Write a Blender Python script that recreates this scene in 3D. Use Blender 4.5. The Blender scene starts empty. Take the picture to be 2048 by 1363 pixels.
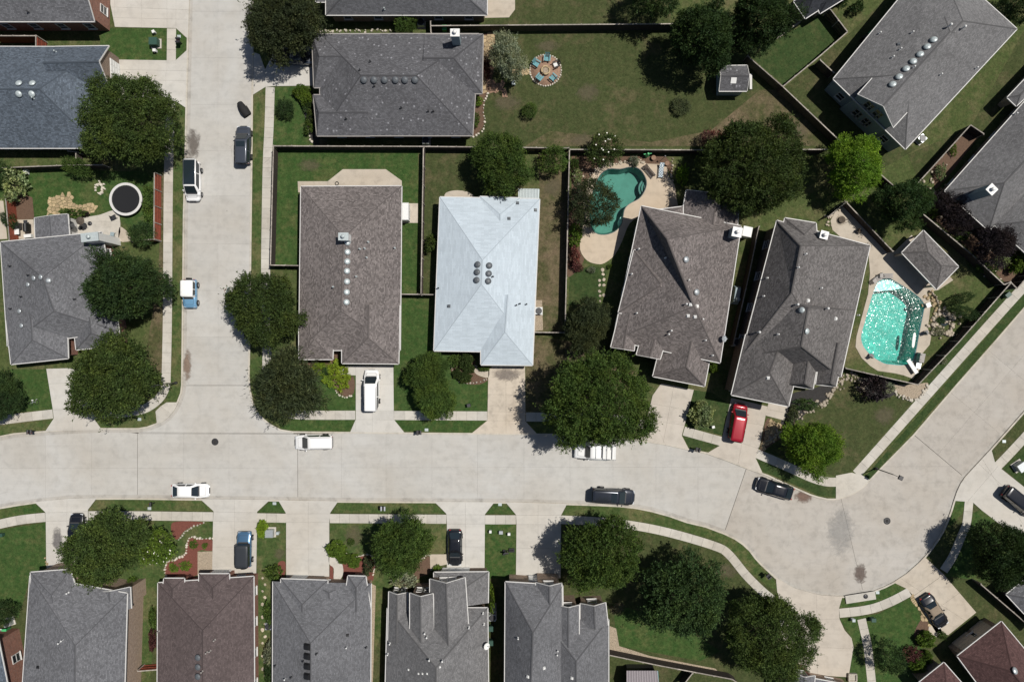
import bpy, bmesh, math, random
import numpy as np
from mathutils import Vector, Matrix
from mathutils.bvhtree import BVHTree
from mathutils.geometry import tessellate_polygon

random.seed(7)
scene = bpy.context.scene
COL = scene.collection
R = math.radians

# ------------------------------------------------------------------ camera, sky, sun, exposure
S, CAMH, CX, CY = 0.065, 90.0, 1024.0, 681.5      # metres per photo pixel on the ground, drone height
cam_data = bpy.data.cameras.new('camera')
cam = bpy.data.objects.new('camera', cam_data)
COL.objects.link(cam)
cam.location = (0, 0, CAMH)
cam_data.sensor_fit = 'HORIZONTAL'
cam_data.angle = 2 * math.atan(1024 * S / CAMH)
cam_data.clip_start = 1.0
cam_data.clip_end = 4000
scene.camera = cam

SUN = Vector((0.43, 0.18, 1.0)).normalized()       # towards the sun
world = bpy.data.worlds.new('World')
scene.world = world
world.use_nodes = True
wn = world.node_tree.nodes
wl = world.node_tree.links
sky = wn.new('ShaderNodeTexSky')
sky.sky_type = 'NISHITA'
sky.sun_disc = False
sky.sun_elevation = math.asin(SUN.z)
sky.sun_rotation = math.atan2(SUN.x, SUN.y)
wl.new(sky.outputs[0], wn['Background'].inputs[0])
wn['Background'].inputs[1].default_value = 0.05
sl = bpy.data.lights.new('sun', 'SUN')
sl.energy = 4.6
sl.angle = R(0.53)
sl.color = (1.0, 0.955, 0.89)
sun = bpy.data.objects.new('sun', sl)
COL.objects.link(sun)
sun.rotation_euler = SUN.to_track_quat('Z', 'Y').to_euler()
sun.location = (60, 25, 140)
scene.view_settings.view_transform = 'Standard'
scene.view_settings.look = 'None'
scene.view_settings.exposure = 0.0
scene.view_settings.gamma = 1.0
scene.cycles.max_bounces = 6
scene.cycles.transparent_max_bounces = 8
scene.cycles.use_denoising = True

# ------------------------------------------------------------------ helpers
def P(px, py, z=0.0):
    k = S * (CAMH - z) / CAMH
    return Vector(((px - CX) * k, (CY - py) * k, z))

def W(pts, z=0.0):
    return [P(x, y, z) for x, y in pts]

def smooth(pts, n=5, closed=True):
    out = []
    m = len(pts)
    rng = range(m) if closed else range(m - 1)
    for i in rng:
        if closed:
            p0, p1, p2, p3 = pts[i - 1], pts[i], pts[(i + 1) % m], pts[(i + 2) % m]
        else:
            p0, p1, p2, p3 = pts[max(i - 1, 0)], pts[i], pts[i + 1], pts[min(i + 2, m - 1)]
        for k in range(n):
            t = k / n
            q = []
            for a in (0, 1):
                q.append(0.5 * ((2 * p1[a]) + (-p0[a] + p2[a]) * t + (2 * p0[a] - 5 * p1[a] + 4 * p2[a] - p3[a]) * t * t
                                + (-p0[a] + 3 * p1[a] - 3 * p2[a] + p3[a]) * t ** 3))
            out.append(tuple(q))
    if not closed:
        out.append(tuple(pts[-1]))
    return out

def circle(cx, cy, r, n=28, ry=None, a0=0.0):
    ry = ry or r
    return [(cx + r * math.cos(a0 + 2 * math.pi * i / n), cy + ry * math.sin(a0 + 2 * math.pi * i / n)) for i in range(n)]

def tag(o, label=None, cat=None, group=None, kind=None):
    if label: o['label'] = label
    if cat: o['category'] = cat
    if group: o['group'] = group
    if kind: o['kind'] = kind
    return o

def link(name, data, parent=None, loc=None):
    o = bpy.data.objects.new(name, data)
    COL.objects.link(o)
    if loc is not None:
        o.location = loc
    if parent is not None:
        o.parent = parent
    return o

def thing(name, label, cat, loc=(0, 0, 0), rz=0.0, group=None):
    o = link(name, None, None, loc)
    o.rotation_euler = (0, 0, rz)
    o.empty_display_size = 0.3
    return tag(o, label, cat, group)

def worldpart(o, root):
    """child built in world coordinates under an unrotated root"""
    o.parent = root
    o.matrix_parent_inverse = Matrix.Translation(-Vector(root.location))
    return o

class MB:
    def __init__(s):
        s.v, s.f, s.uv, s.sm = [], [], [], []
    def face(s, pts, uvs=None, sm=False):
        b = len(s.v)
        s.v += [tuple(p) for p in pts]
        s.f.append(tuple(range(b, b + len(pts))))
        s.uv.append(uvs)
        s.sm.append(sm)
    def mesh(s, verts, faces, sm=False):
        b = len(s.v)
        s.v += [tuple(p) for p in verts]
        for f in faces:
            s.f.append(tuple(b + i for i in f))
            s.uv.append(None)
            s.sm.append(sm)
    def box(s, c, d, rz=0.0, taper=1.0):
        c = Vector(c); x, y, z = d[0] / 2, d[1] / 2, d[2] / 2
        ca, sa = math.cos(rz), math.sin(rz)
        vs = []
        for k in (-1, 1):
            t = taper if k > 0 else 1.0
            for i, j in ((-1, -1), (1, -1), (1, 1), (-1, 1)):
                a, b = i * x * t, j * y * t
                vs.append((c.x + a * ca - b * sa, c.y + a * sa + b * ca, c.z + k * z))
        s.mesh(vs, [(3, 2, 1, 0), (4, 5, 6, 7), (0, 1, 5, 4), (1, 2, 6, 5), (2, 3, 7, 6), (3, 0, 4, 7)])
        return s
    def bar(s, a, b, w, h, up=Vector((0, 0, 1))):
        a, b = Vector(a), Vector(b)
        d = (b - a).normalized()
        sd = d.cross(up)
        if sd.length < 1e-4: sd = Vector((1, 0, 0))
        sd.normalize(); u = sd.cross(d).normalized()
        vs = []
        for p in (a, b):
            for i, j in ((-1, -1), (1, -1), (1, 1), (-1, 1)):
                vs.append(p + sd * (i * w / 2) + u * (j * h / 2))
        s.mesh(vs, [(3, 2, 1, 0), (4, 5, 6, 7), (0, 1, 5, 4), (1, 2, 6, 5), (2, 3, 7, 6), (3, 0, 4, 7)])
        return s
    def tube(s, pts, rad, n=8, cap=True, sm=True):
        pts = [Vector(p) for p in pts]
        rad = rad if isinstance(rad, (list, tuple)) else [rad] * len(pts)
        vs, fs = [], []
        for i, p in enumerate(pts):
            d = (pts[min(i + 1, len(pts) - 1)] - pts[max(i - 1, 0)]).normalized()
            a = d.orthogonal().normalized()
            if abs(d.z) > .99: a = Vector((1, 0, 0))
            b = d.cross(a).normalized(); a = b.cross(d)
            for k in range(n):
                t = 2 * math.pi * k / n
                vs.append(p + a * (rad[i] * math.cos(t)) + b * (rad[i] * math.sin(t)))
        for i in range(len(pts) - 1):
            for k in range(n):
                k2 = (k + 1) % n
                fs.append((i * n + k, i * n + k2, (i + 1) * n + k2, (i + 1) * n + k))
        s.mesh(vs, fs, sm)
        if cap:
            s.mesh(vs[:n], [tuple(range(n - 1, -1, -1))]); s.mesh(vs[-n:], [tuple(range(n))])
        return s
    def lathe(s, c, prof, n=16, sm=True):
        """prof: (r, z) from bottom to top"""
        c = Vector(c); vs, fs = [], []
        for r, z in prof:
            for k in range(n):
                t = 2 * math.pi * k / n
                vs.append((c.x + r * math.cos(t), c.y + r * math.sin(t), c.z + z))
        for i in range(len(prof) - 1):
            for k in range(n):
                k2 = (k + 1) % n
                fs.append((i * n + k, i * n + k2, (i + 1) * n + k2, (i + 1) * n + k))
        s.mesh(vs, fs, sm)
        s.mesh(vs[-n:], [tuple(range(n))])
        return s
    def prism(s, outer, z0, z1, holes=()):
        loops = [[Vector((p[0], p[1], 0)) for p in outer]] + [[Vector((p[0], p[1], 0)) for p in h] for h in holes]
        flat = [p for l in loops for p in l]
        tris = tessellate_polygon(loops)
        if not callable(z1):
            zt = lambda p: z1
        else:
            zt = z1
        vs = [(p.x, p.y, zt(p)) for p in flat] + [(p.x, p.y, z0) for p in flat]
        n = len(flat); fs = []
        for a, b, c in tris:
            A, B, C = flat[a], flat[b], flat[c]
            if (B - A).cross(C - A).z < 0: b, c = c, b
            fs.append((a, b, c))
        base = 0
        for li, l in enumerate(loops):
            m = len(l)
            area = sum(l[i].x * l[(i + 1) % m].y - l[(i + 1) % m].x * l[i].y for i in range(m))
            ccw = area > 0
            if li > 0: ccw = not ccw
            for i in range(m):
                j = (i + 1) % m
                q = (base + i, base + i + n, base + j + n, base + j)
                fs.append(q if ccw else q[::-1])
            base += m
        s.mesh(vs, fs)
        return s
    def data(s, name, mat):
        me = bpy.data.meshes.new(name)
        me.from_pydata(s.v, [], s.f)
        if any(u for u in s.uv):
            ul = me.uv_layers.new(name='UVMap')
            li = 0
            for f, u in zip(s.f, s.uv):
                for k in range(len(f)):
                    if u: ul.data[li].uv = u[k]
                    li += 1
        if any(s.sm):
            me.polygons.foreach_set('use_smooth', s.sm)
        if mat is not None:
            me.materials.append(mat)
        me.update()
        return me
    def build(s, name, mat, parent=None, world=True):
        o = link(name, s.data(name, mat))
        if parent is not None:
            if world: worldpart(o, parent)
            else: o.parent = parent
        return o

def copy_tree(o, parent=None):
    c = o.copy()
    COL.objects.link(c)
    if parent is not None: c.parent = parent
    for ch in list(o.children):
        copy_tree(ch, c)
    return c

# ------------------------------------------------------------------ materials
class NT:
    """tiny node helper"""
    def __init__(s, name):
        s.m = bpy.data.materials.new(name)
        s.m.use_nodes = True
        s.t = s.m.node_tree
        s.b = s.t.nodes['Principled BSDF']
        s.geo = None
    def n(s, kind, **kw):
        x = s.t.nodes.new('ShaderNode' + kind)
        for k, v in kw.items():
            setattr(x, k, v)
        return x
    def l(s, a, b):
        s.t.links.new(a, b)
    def pos(s):
        if s.geo is None: s.geo = s.n('NewGeometry')
        return s.geo.outputs['Position']
    def uv(s):
        return s.n('TexCoord').outputs['UV']
    def noise(s, vec, scale, detail=4, rough=.55, dist=0.0):
        x = s.n('TexNoise')
        x.inputs['Scale'].default_value = scale
        x.inputs['Detail'].default_value = detail
        x.inputs['Roughness'].default_value = rough
        x.inputs['Distortion'].default_value = dist
        s.l(vec, x.inputs['Vector'])
        return x.outputs['Fac']
    def ramp(s, fac, stops):
        x = s.n('ValToRGB')
        e = x.color_ramp.elements
        while len(e) < len(stops): e.new(.5)
        for i, (p, c) in enumerate(stops):
            e[i].position = p
            e[i].color = (c, c, c, 1) if isinstance(c, (int, float)) else (*c, 1)
        s.l(fac, x.inputs[0])
        return x.outputs[0]
    def mix(s, fac, a, b, mode='MIX'):
        x = s.n('MixRGB', blend_type=mode)
        for i, v in ((0, fac), (1, a), (2, b)):
            if isinstance(v, (int, float)): x.inputs[i].default_value = v if i == 0 else (v, v, v, 1)
            elif isinstance(v, tuple): x.inputs[i].default_value = (*v, 1)
            else: s.l(v, x.inputs[i])
        return x.outputs[0]
    def rnd(s, lo, hi):
        o = s.n('ObjectInfo')
        x = s.n('MapRange')
        x.inputs['To Min'].default_value = lo
        x.inputs['To Max'].default_value = hi
        s.l(o.outputs['Random'], x.inputs[0])
        return x.outputs[0]
    def bump(s, h, strength=.4, dist=.02):
        x = s.n('Bump')
        x.inputs['Strength'].default_value = strength
        x.inputs['Distance'].default_value = dist
        s.l(h, x.inputs['Height'])
        s.l(x.outputs[0], s.b.inputs['Normal'])
    def out(s, col, rough=.8, spec=.3):
        if isinstance(col, tuple): s.b.inputs['Base Color'].default_value = (*col, 1)
        else: s.l(col, s.b.inputs['Base Color'])
        s.b.inputs['Roughness'].default_value = rough
        s.b.inputs['Specular IOR Level'].default_value = spec
        return s.m

def mul(c, k): return tuple(min(1.0, x * k) for x in c)

def concrete(name, c, warm=.0, stain=.25, rnd=.07):
    t = NT(name); p = t.pos()
    big = t.noise(p, .09, 3, .6, .6)
    mid = t.noise(p, .9, 5, .65, .3)
    fine = t.noise(p, 14, 3, .7)
    c2 = (c[0] * .90, c[1] * .865, c[2] * .82)
    col = t.mix(t.ramp(big, [(.35, 0), (.68, 1)]), c, c2)
    st = t.ramp(mid, [(.30, 1 - stain), (.52, 1.0), (.75, 1.04)])
    col = t.mix(1.0, col, st, 'MULTIPLY')
    col = t.mix(1.0, col, t.ramp(fine, [(.25, .93), (.75, 1.05)]), 'MULTIPLY')
    streak = t.n('Mapping'); streak.inputs['Scale'].default_value = (.05, .55, 1)
    t.l(p, streak.inputs['Vector'])
    col = t.mix(1.0, col, t.ramp(t.noise(streak.outputs[0], 1.0, 5, .7, 1.0), [(.36, .94), (.56, 1.0)]), 'MULTIPLY')
    v = t.n('TexVoronoi', feature='DISTANCE_TO_EDGE'); v.inputs['Scale'].default_value = .11
    nz = t.n('TexNoise'); nz.inputs['Scale'].default_value = .8; nz.inputs['Detail'].default_value = 4
    t.l(p, nz.inputs['Vector'])
    w = t.mix(.28, p, nz.outputs['Color'], 'ADD'); t.l(w, v.inputs['Vector'])
    crack = t.ramp(v.outputs['Distance'], [(.0, .72), (.003, 1)])
    gate = t.ramp(t.noise(p, .07, 2), [(.60, 0), (.66, 1)])
    crack = t.mix(gate, 1.0, crack)
    col = t.mix(1.0, col, crack, 'MULTIPLY')
    sp = t.n('TexVoronoi'); sp.inputs['Scale'].default_value = .55
    t.l(p, sp.inputs['Vector'])
    spots = t.ramp(sp.outputs['Distance'], [(.035, .45), (.075, 1)])
    col = t.mix(t.ramp(t.noise(p, .23, 2), [(.57, 0), (.62, 1)]), col, t.mix(1.0, col, spots, 'MULTIPLY'))
    col = t.mix(1.0, col, t.rnd(1 - rnd, 1 + rnd * .6), 'MULTIPLY')
    t.bump(fine, .25, .01)
    return t.out(col, .88, .25)

def grass(name, c1, c2, dry, amt=.5, seed=0.0):
    t = NT(name)
    mp = t.n('Mapping'); mp.inputs['Location'].default_value = (seed * 13.1, seed * 7.7, 0)
    t.l(t.pos(), mp.inputs['Vector']); p = mp.outputs[0]
    a = t.noise(p, .22, 5, .62, .5)
    b = t.noise(p, 1.3, 4, .65)
    f = t.noise(p, 9, 4, .75)
    g = t.noise(p, 3.4, 3, .7)
    col = t.mix(t.ramp(b, [(.35, 0), (.65, 1)]), c1, c2)
    d0 = .72 - .42 * amt
    dm = t.mix(.3, a, b)
    col = t.mix(t.ramp(dm, [(d0 - .08, 0), (d0 + .13, 1)]), col, dry)
    mow = t.n('Mapping'); mow.inputs['Scale'].default_value = (1.1, .12, 1); mow.inputs['Rotation'].default_value = (0, 0, 1.55 + seed)
    t.l(p, mow.inputs['Vector'])
    col = t.mix(1.0, col, t.ramp(t.noise(mow.outputs[0], 1, 2), [(.38, .95), (.62, 1.04)]), 'MULTIPLY')
    col = t.mix(1.0, col, t.ramp(f, [(.3, .66), (.7, 1.42)]), 'MULTIPLY')
    col = t.mix(1.0, col, t.ramp(g, [(.3, .72), (.7, 1.25)]), 'MULTIPLY')
    sp = t.n('TexVoronoi'); sp.inputs['Scale'].default_value = 1.4; t.l(p, sp.inputs['Vector'])
    col = t.mix(t.ramp(sp.outputs['Distance'], [(.03, .8), (.06, 0)]), col, mul(dry, 2.2))
    t.bump(f, .9, .05)
    return t.out(col, .95, .1)

def shingle(name, c, var=.35, tint=None, fleck=0.0, bw=.26, rh=.16, grain=.24, wear=1.0):
    t = NT(name); u = t.uv()
    br = t.n('TexBrick')
    br.inputs['Scale'].default_value = 1
    br.inputs['Brick Width'].default_value = bw
    br.inputs['Row Height'].default_value = rh
    br.inputs['Mortar Size'].default_value = .012
    br.inputs['Mortar Smooth'].default_value = .3
    br.offset = .37
    c2 = tint or mul(c, 1 - var)
    br.inputs['Color1'].default_value = (*mul(c, 1.10), 1)
    br.inputs['Color2'].default_value = (*c2, 1)
    br.inputs['Mortar'].default_value = (*mul(c, 1 - .45 * wear), 1)
    t.l(u, br.inputs['Vector'])
    n1 = t.noise(u, 6.5, 4, .85)
    n2 = t.noise(t.pos(), .16, 5, .65, .6)
    n3 = t.noise(t.pos(), 1.1, 4, .6)
    col = t.mix(1.0, br.outputs['Color'], t.ramp(n1, [(.30, 1 - grain), (.70, 1 + grain)]), 'MULTIPLY')
    col = t.mix(1.0, col, t.ramp(n2, [(.3, 1 - .12 * wear), (.7, 1 + .12 * wear)]), 'MULTIPLY')
    col = t.mix(1.0, col, t.ramp(n3, [(.3, 1 - .08 * wear), (.7, 1 + .07 * wear)]), 'MULTIPLY')
    st = t.n('Mapping'); st.inputs['Scale'].default_value = (1.6, .12, 1)
    t.l(u, st.inputs['Vector'])
    col = t.mix(1.0, col, t.ramp(t.noise(st.outputs[0], 1, 4, .6), [(.34, 1 - .05 * wear), (.58, 1.02)]), 'MULTIPLY')
    if fleck:
        v = t.n('TexVoronoi'); v.inputs['Scale'].default_value = 1.35; t.l(u, v.inputs['Vector'])
        col = t.mix(t.ramp(v.outputs['Distance'], [(.10, fleck), (.2, 0)]), col, mul(c, 2.6))
    t.bump(t.mix(.5, br.outputs['Fac'], n1), .5 * wear, .02)
    return t.out(col, .9, .2)

def brick(name, c, c2, mortar, bw=.24, rh=.08):
    t = NT(name); u = t.uv()
    br = t.n('TexBrick')
    br.inputs['Scale'].default_value = 1
    br.inputs['Brick Width'].default_value = bw
    br.inputs['Row Height'].default_value = rh
    br.inputs['Mortar Size'].default_value = .008
    br.inputs['Color1'].default_value = (*c, 1)
    br.inputs['Color2'].default_value = (*c2, 1)
    br.inputs['Mortar'].default_value = (*mortar, 1)
    t.l(u, br.inputs['Vector'])
    col = t.mix(1.0, br.outputs['Color'], t.ramp(t.noise(u, 3, 4, .7), [(.3, .75), (.7, 1.2)]), 'MULTIPLY')
    t.bump(br.outputs['Fac'], .3, -.01)
    return t.out(col, .9, .2)

def plain(name, c, rough=.7, spec=.35, var=.12, scale=6, metal=0.0, coat=0.0, rnd=0.0):
    t = NT(name)
    n = t.noise(t.n('TexCoord').outputs['Object'], scale, 4, .6)
    col = t.mix(1.0, c, t.ramp(n, [(.3, 1 - var), (.7, 1 + var * .7)]), 'MULTIPLY')
    if rnd: col = t.mix(1.0, col, t.rnd(1 - rnd, 1 + rnd), 'MULTIPLY')
    t.b.inputs['Metallic'].default_value = metal
    if coat:
        t.b.inputs['Coat Weight'].default_value = coat
        t.b.inputs['Coat Roughness'].default_value = .04
    return t.out(col, rough, spec)

def leafmat(name, c, c2, trans=.35, spread=.5):
    t = NT(name)
    g = t.n('NewGeometry')
    col = t.mix(g.outputs['Random Per Island'], c, c2)
    r2 = t.n('MapRange'); r2.inputs['To Min'].default_value = 1 - spread; r2.inputs['To Max'].default_value = 1 + spread
    wn_ = t.n('TexWhiteNoise'); wn_.noise_dimensions = '1D'
    t.l(g.outputs['Random Per Island'], wn_.inputs['W'])
    t.l(wn_.outputs['Value'], r2.inputs[0])
    col = t.mix(1.0, col, r2.outputs[0], 'MULTIPLY')
    col = t.mix(1.0, col, t.ramp(t.noise(t.pos(), .8, 3, .6), [(.3, .66), (.7, 1.34)]), 'MULTIPLY')
    col = t.mix(t.ramp(t.noise(t.pos(), .45, 3, .6, .5), [(.42, 0), (.68, .75)]), col, t.mix(1.0, col, (1.55, 1.28, .9), 'MULTIPLY'))
    col = t.mix(1.0, col, t.rnd(.82, 1.28), 'MULTIPLY')
    t.out(col, .62, .16)
    tr = t.n('BsdfTranslucent')
    t.l(t.mix(1.0, col, (1.1, 1.25, .55), 'MULTIPLY'), tr.inputs['Color'])
    mx = t.n('MixShader'); mx.inputs[0].default_value = trans
    t.l(t.b.outputs[0], mx.inputs[1]); t.l(tr.outputs[0], mx.inputs[2])
    t.l(mx.outputs[0], t.t.nodes['Material Output'].inputs['Surface'])
    return t.m

M = {}
M['road'] = concrete('road concrete', (.45, .442, .418), stain=.12, rnd=.03)
M['road_warm'] = concrete('older warm road concrete', (.412, .390, .356), stain=.18, rnd=.03)
M['walk'] = concrete('sidewalk concrete', (.49, .47, .425), stain=.18, rnd=.08)
M['drive'] = concrete('driveway concrete', (.50, .485, .45), stain=.12, rnd=.035)
M['drive_tan'] = concrete('stained driveway concrete', (.52, .465, .39), stain=.25, rnd=.05)
M['kerb'] = concrete('kerb concrete', (.50, .47, .41), stain=.3, rnd=.0)
M['drive_beige'] = concrete('beige driveway concrete', (.49, .455, .405), stain=.14, rnd=.03)
M['deck'] = concrete('pool deck concrete', (.50, .42, .325), stain=.15, rnd=.03)
M['patio'] = concrete('patio concrete', (.47, .42, .35), stain=.2, rnd=.03)
M['joint'] = plain('joint sealant', (.075, .068, .058), .9)
M['soil'] = plain('soil', (.10, .07, .045), .95, var=.4, scale=2)
M['grass'] = grass('grass', (0.0514, 0.0728, 0.0235), (0.0706, 0.0856, 0.0310), (0.1241, 0.1091, 0.0556), .38, 1)
M['grass_green'] = grass('lush grass', (0.0310, 0.0663, 0.0171), (0.0524, 0.0813, 0.0246), (0.0942, 0.0984, 0.0385), .30, 2)
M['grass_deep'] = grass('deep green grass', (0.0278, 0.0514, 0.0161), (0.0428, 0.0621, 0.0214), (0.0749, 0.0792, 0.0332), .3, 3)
M['grass_olive'] = grass('olive grass', (0.0430, 0.0568, 0.0206), (0.0585, 0.0671, 0.0267), (0.1015, 0.0860, 0.0464), .30, 4)
M['grass_dry'] = grass('dry grass', (0.0533, 0.0602, 0.0241), (0.0740, 0.0722, 0.0327), (0.1359, 0.1049, 0.0654), .56, 5)
M['grass_verge'] = grass('verge grass', (0.0407, 0.0706, 0.0203), (0.0642, 0.0856, 0.0289), (0.1241, 0.1134, 0.0535), .42, 6)
M['mulch'] = plain('brown mulch', (.12, .075, .05), .95, var=.5, scale=14)
M['mulch_red'] = plain('red mulch', (.155, .055, .04), .95, var=.5, scale=14)
M['mulch_dark'] = plain('dark mulch', (.035, .033, .032), .95, var=.6, scale=14)
M['gravel'] = plain('tan gravel', (.33, .27, .20), .95, var=.5, scale=10)
M['stone'] = plain('limestone', (.40, .345, .27), .85, var=.25, scale=4, rnd=.3)
M['stone_tan'] = plain('tan flagstone', (.38, .29, .17), .85, var=.25, scale=3, rnd=.25)
M['stone_white'] = plain('white edging stone', (.47, .43, .36), .85, var=.2, scale=4, rnd=.25)
M['paver'] = plain('brown paver', (.30, .19, .13), .9, var=.3, scale=5, rnd=.2)
M['sh_grey'] = shingle('grey shingles', (.150, .152, .162))
M['sh_fleck'] = shingle('flecked grey shingles', (.118, .118, .126), fleck=.75)
M['sh_blue'] = shingle('blue grey shingles', (.105, .128, .158), var=.45)
M['sh_brown'] = shingle('brown shingles', (.185, .163, .156), var=.5)
M['sh_taupe'] = shingle('taupe shingles', (.160, .150, .146), var=.45)
M['sh_light'] = shingle('light grey shingles', (.172, .170, .172), var=.3)
M['sh_mid'] = shingle('mid grey shingles', (.145, .147, .156), var=.3)
M['sh_white'] = shingle('pale blue white shingles', (.425, .485, .53), var=.05, bw=.9, rh=.2, grain=.07, wear=.3)
M['sh_plum'] = shingle('dark plum shingles', (.112, .088, .086), var=.3)
M['sh_maroon'] = shingle('maroon shingles', (.10, .056, .053), var=.4)
M['sh_dark'] = shingle('dark slate shingles', (.032, .035, .042), var=.3)
M['brick_red'] = brick('red brick', (.26, .105, .07), (.18, .075, .055), (.32, .27, .23))
M['brick_tan'] = brick('tan brick', (.36, .26, .19), (.27, .19, .14), (.42, .37, .31))
M['brick_brown'] = brick('brown brick', (.24, .17, .125), (.16, .115, .09), (.30, .26, .22))
M['siding_blue'] = plain('blue grey siding', (.25, .31, .33), .7)
M['trim'] = plain('white trim', (.56, .55, .53), .6, var=.1)
M['trim_dark'] = plain('grey trim', (.30, .28, .26), .6)
M['trim_tan'] = plain('tan trim', (.36, .31, .26), .6)
M['white'] = plain('white paint', (.68, .68, .66), .5, var=.06)
M['galv'] = plain('galvanised metal', (.46, .49, .50), .38, .5, metal=.5)
M['metal_pale'] = plain('pale vent metal', (.46, .51, .51), .4, .5, metal=.2)
M['dark_metal'] = plain('dark metal', (.03, .03, .033), .45, .5)
M['black'] = plain('black plastic', (.012, .012, .013), .5, .4)
M['grey_vent'] = plain('grey vent', (.10, .11, .12), .5)
M['fence_dark'] = plain('weathered dark fence', (.045, .035, .030), .9, var=.35, scale=5, rnd=.18)
M['fence_red'] = plain('red stained fence', (.24, .062, .035), .85, var=.3, scale=5, rnd=.12)
M['fence_cap'] = plain('bleached fence cap', (.30, .27, .235), .9, var=.35, scale=3, rnd=.25)
M['glass'] = plain('window glass', (.02, .025, .03), .06, .8, var=0)
M['bark'] = plain('bark', (.085, .068, .052), .95, var=.4, scale=9)
M['green_bin'] = plain('green bin plastic', (.03, .20, .06), .5, .4)
M['green_lid'] = plain('bright green lid', (.07, .42, .16), .5, .4)
M['green_dark'] = plain('dark green paint', (.03, .075, .055), .5, .4)
M['teal'] = plain('teal paint', (.12, .29, .32), .6)
M['water'] = None
M['leaf_oak'] = leafmat('dark oak leaves', (0.0282, 0.0512, 0.0128), (0.0666, 0.0998, 0.0282), .28)
M['leaf_deep'] = leafmat('deep green leaves', (0.0205, 0.0435, 0.0154), (0.0461, 0.0819, 0.0282), .28)
M['leaf_mid'] = leafmat('mid green leaves', (0.0384, 0.0768, 0.0166), (0.0845, 0.1344, 0.0333), .3)
M['leaf_bright'] = leafmat('bright green leaves', (0.0794, 0.1600, 0.0179), (0.1600, 0.2624, 0.0384), .4)
M['leaf_brownish'] = leafmat('grey green leaves', (.032, .046, .021), (.064, .082, .038), .28)
M['leaf_silver'] = leafmat('silver green leaves', (0.0960, 0.1216, 0.0768), (0.2432, 0.2688, 0.1920), .3)
M['leaf_purple'] = leafmat('purple leaves', (.018, .014, .019), (.036, .028, .033), .25)
M['leaf_plum'] = leafmat('plum red leaves', (0.0640, 0.0256, 0.0282), (0.1408, 0.0576, 0.0512), .25)
M['leaf_lime'] = leafmat('lime leaves', (.12, .20, .018), (.20, .28, .030), .4, .3)
M['leaf_varieg'] = leafmat('variegated leaves', (.085, .135, .05), (.28, .33, .18), .35)
M['leaf_hedge'] = leafmat('clipped hedge leaves', (0.0576, 0.1088, 0.0154), (0.1088, 0.1728, 0.0282), .3)
M['petal'] = plain('white petals', (.78, .76, .68), .6)
# ------------------------------------------------------------------ ground, roads, pavements
def struct(o, label, cat='ground'):
    return tag(o, label, cat, None, 'structure')

def inpoly(x, y, poly):
    c = False
    j = len(poly) - 1
    for i in range(len(poly)):
        xi, yi = poly[i][0], poly[i][1]; xj, yj = poly[j][0], poly[j][1]
        if (yi > y) != (yj > y) and x < (xj - xi) * (y - yi) / (yj - yi + 1e-12) + xi: c = not c
        j = i
    return c

def sheet(name, label, pts, z0, z1, mat, holes=(), cat='ground'):
    b = MB().prism(W(pts), z0, z1, [W(h) for h in holes])
    return struct(b.build(name, mat), label, cat)

def pieces_of(pts, lines, holes=()):
    """cut a polygon (px) along lines ((x,y),(x,y),gap_m) into bmesh pieces"""
    loops = [W(pts)] + [W(h) for h in holes]
    flat = [p for l in loops for p in l]
    bm = bmesh.new()
    vs = [bm.verts.new((p.x, p.y, 0)) for p in flat]
    for a, b, c in tessellate_polygon(loops):
        try: bm.faces.new((vs[a], vs[b], vs[c]))
        except ValueError: pass
    ps = [bm]
    for (a, b, gap) in lines:
        A, B = P(*a), P(*b)
        d = (B - A).normalized(); n = Vector((-d.y, d.x, 0))
        out = []
        for p in ps:
            ds = [(v.co - A).dot(n) for v in p.verts]
            if not ds: continue
            if min(ds) > -.02 or max(ds) < .02:
                out.append(p); continue
            q = p.copy()
            for bmx, sg in ((p, 1), (q, -1)):
                g = bmx.verts[:] + bmx.edges[:] + bmx.faces[:]
                bmesh.ops.bisect_plane(bmx, geom=g, plane_co=A + n * (sg * gap / 2), plane_no=n * sg, clear_inner=True)
                if len(bmx.faces): out.append(bmx)
        ps = out
    return ps

def slab_mesh(bm, z0, z1, mat, name):
    for f in bm.faces:
        f.normal_update()
    vs, fs = [], []
    idx = {}
    n = len(bm.verts)
    for i, v in enumerate(bm.verts):
        idx[v] = i; vs.append((v.co.x, v.co.y, z1))
    vs += [(x, y, z0) for x, y, _ in vs]
    for f in bm.faces:
        l = [idx[v] for v in f.verts]
        if f.normal.z < 0: l = l[::-1]
        fs.append(tuple(l))
        m = len(l)
        for i in range(m):
            a, b = l[i], l[(i + 1) % m]
            e = bm.edges.get((list(bm.verts)[a], list(bm.verts)[b])) if False else None
            fs.append((a, a + n, b + n, b))
    # keep only side quads on the border
    cnt = {}
    for q in fs:
        if len(q) == 4 and q[1] == q[0] + n:
            cnt[frozenset((q[0], q[3]))] = cnt.get(frozenset((q[0], q[3])), 0) + 1
    fs = [q for q in fs if not (len(q) == 4 and q[1] == q[0] + n and cnt[frozenset((q[0], q[3]))] > 1)]
    me = bpy.data.meshes.new(name)
    me.from_pydata(vs, [], fs)
    me.materials.append(mat)
    me.update()
    return me

def paved(name, label, pts, lines, z0, z1, mat, holes=(), cat='pavement', part='slab'):
    c = W(pts)
    ctr = sum(c, Vector()) / len(c)
    root = link(name, None, None, (ctr.x, ctr.y, 0))
    struct(root, label, cat)
    for bm in pieces_of(pts, lines, holes):
        mm = mat
        if mat is M['road'] and sum(v.co.x for v in bm.verts) / len(bm.verts) > 27: mm = M['road_warm']
        worldpart(link(part, slab_mesh(bm, z0, z1, mm, part)), root)
        bm.free()
    return root

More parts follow.
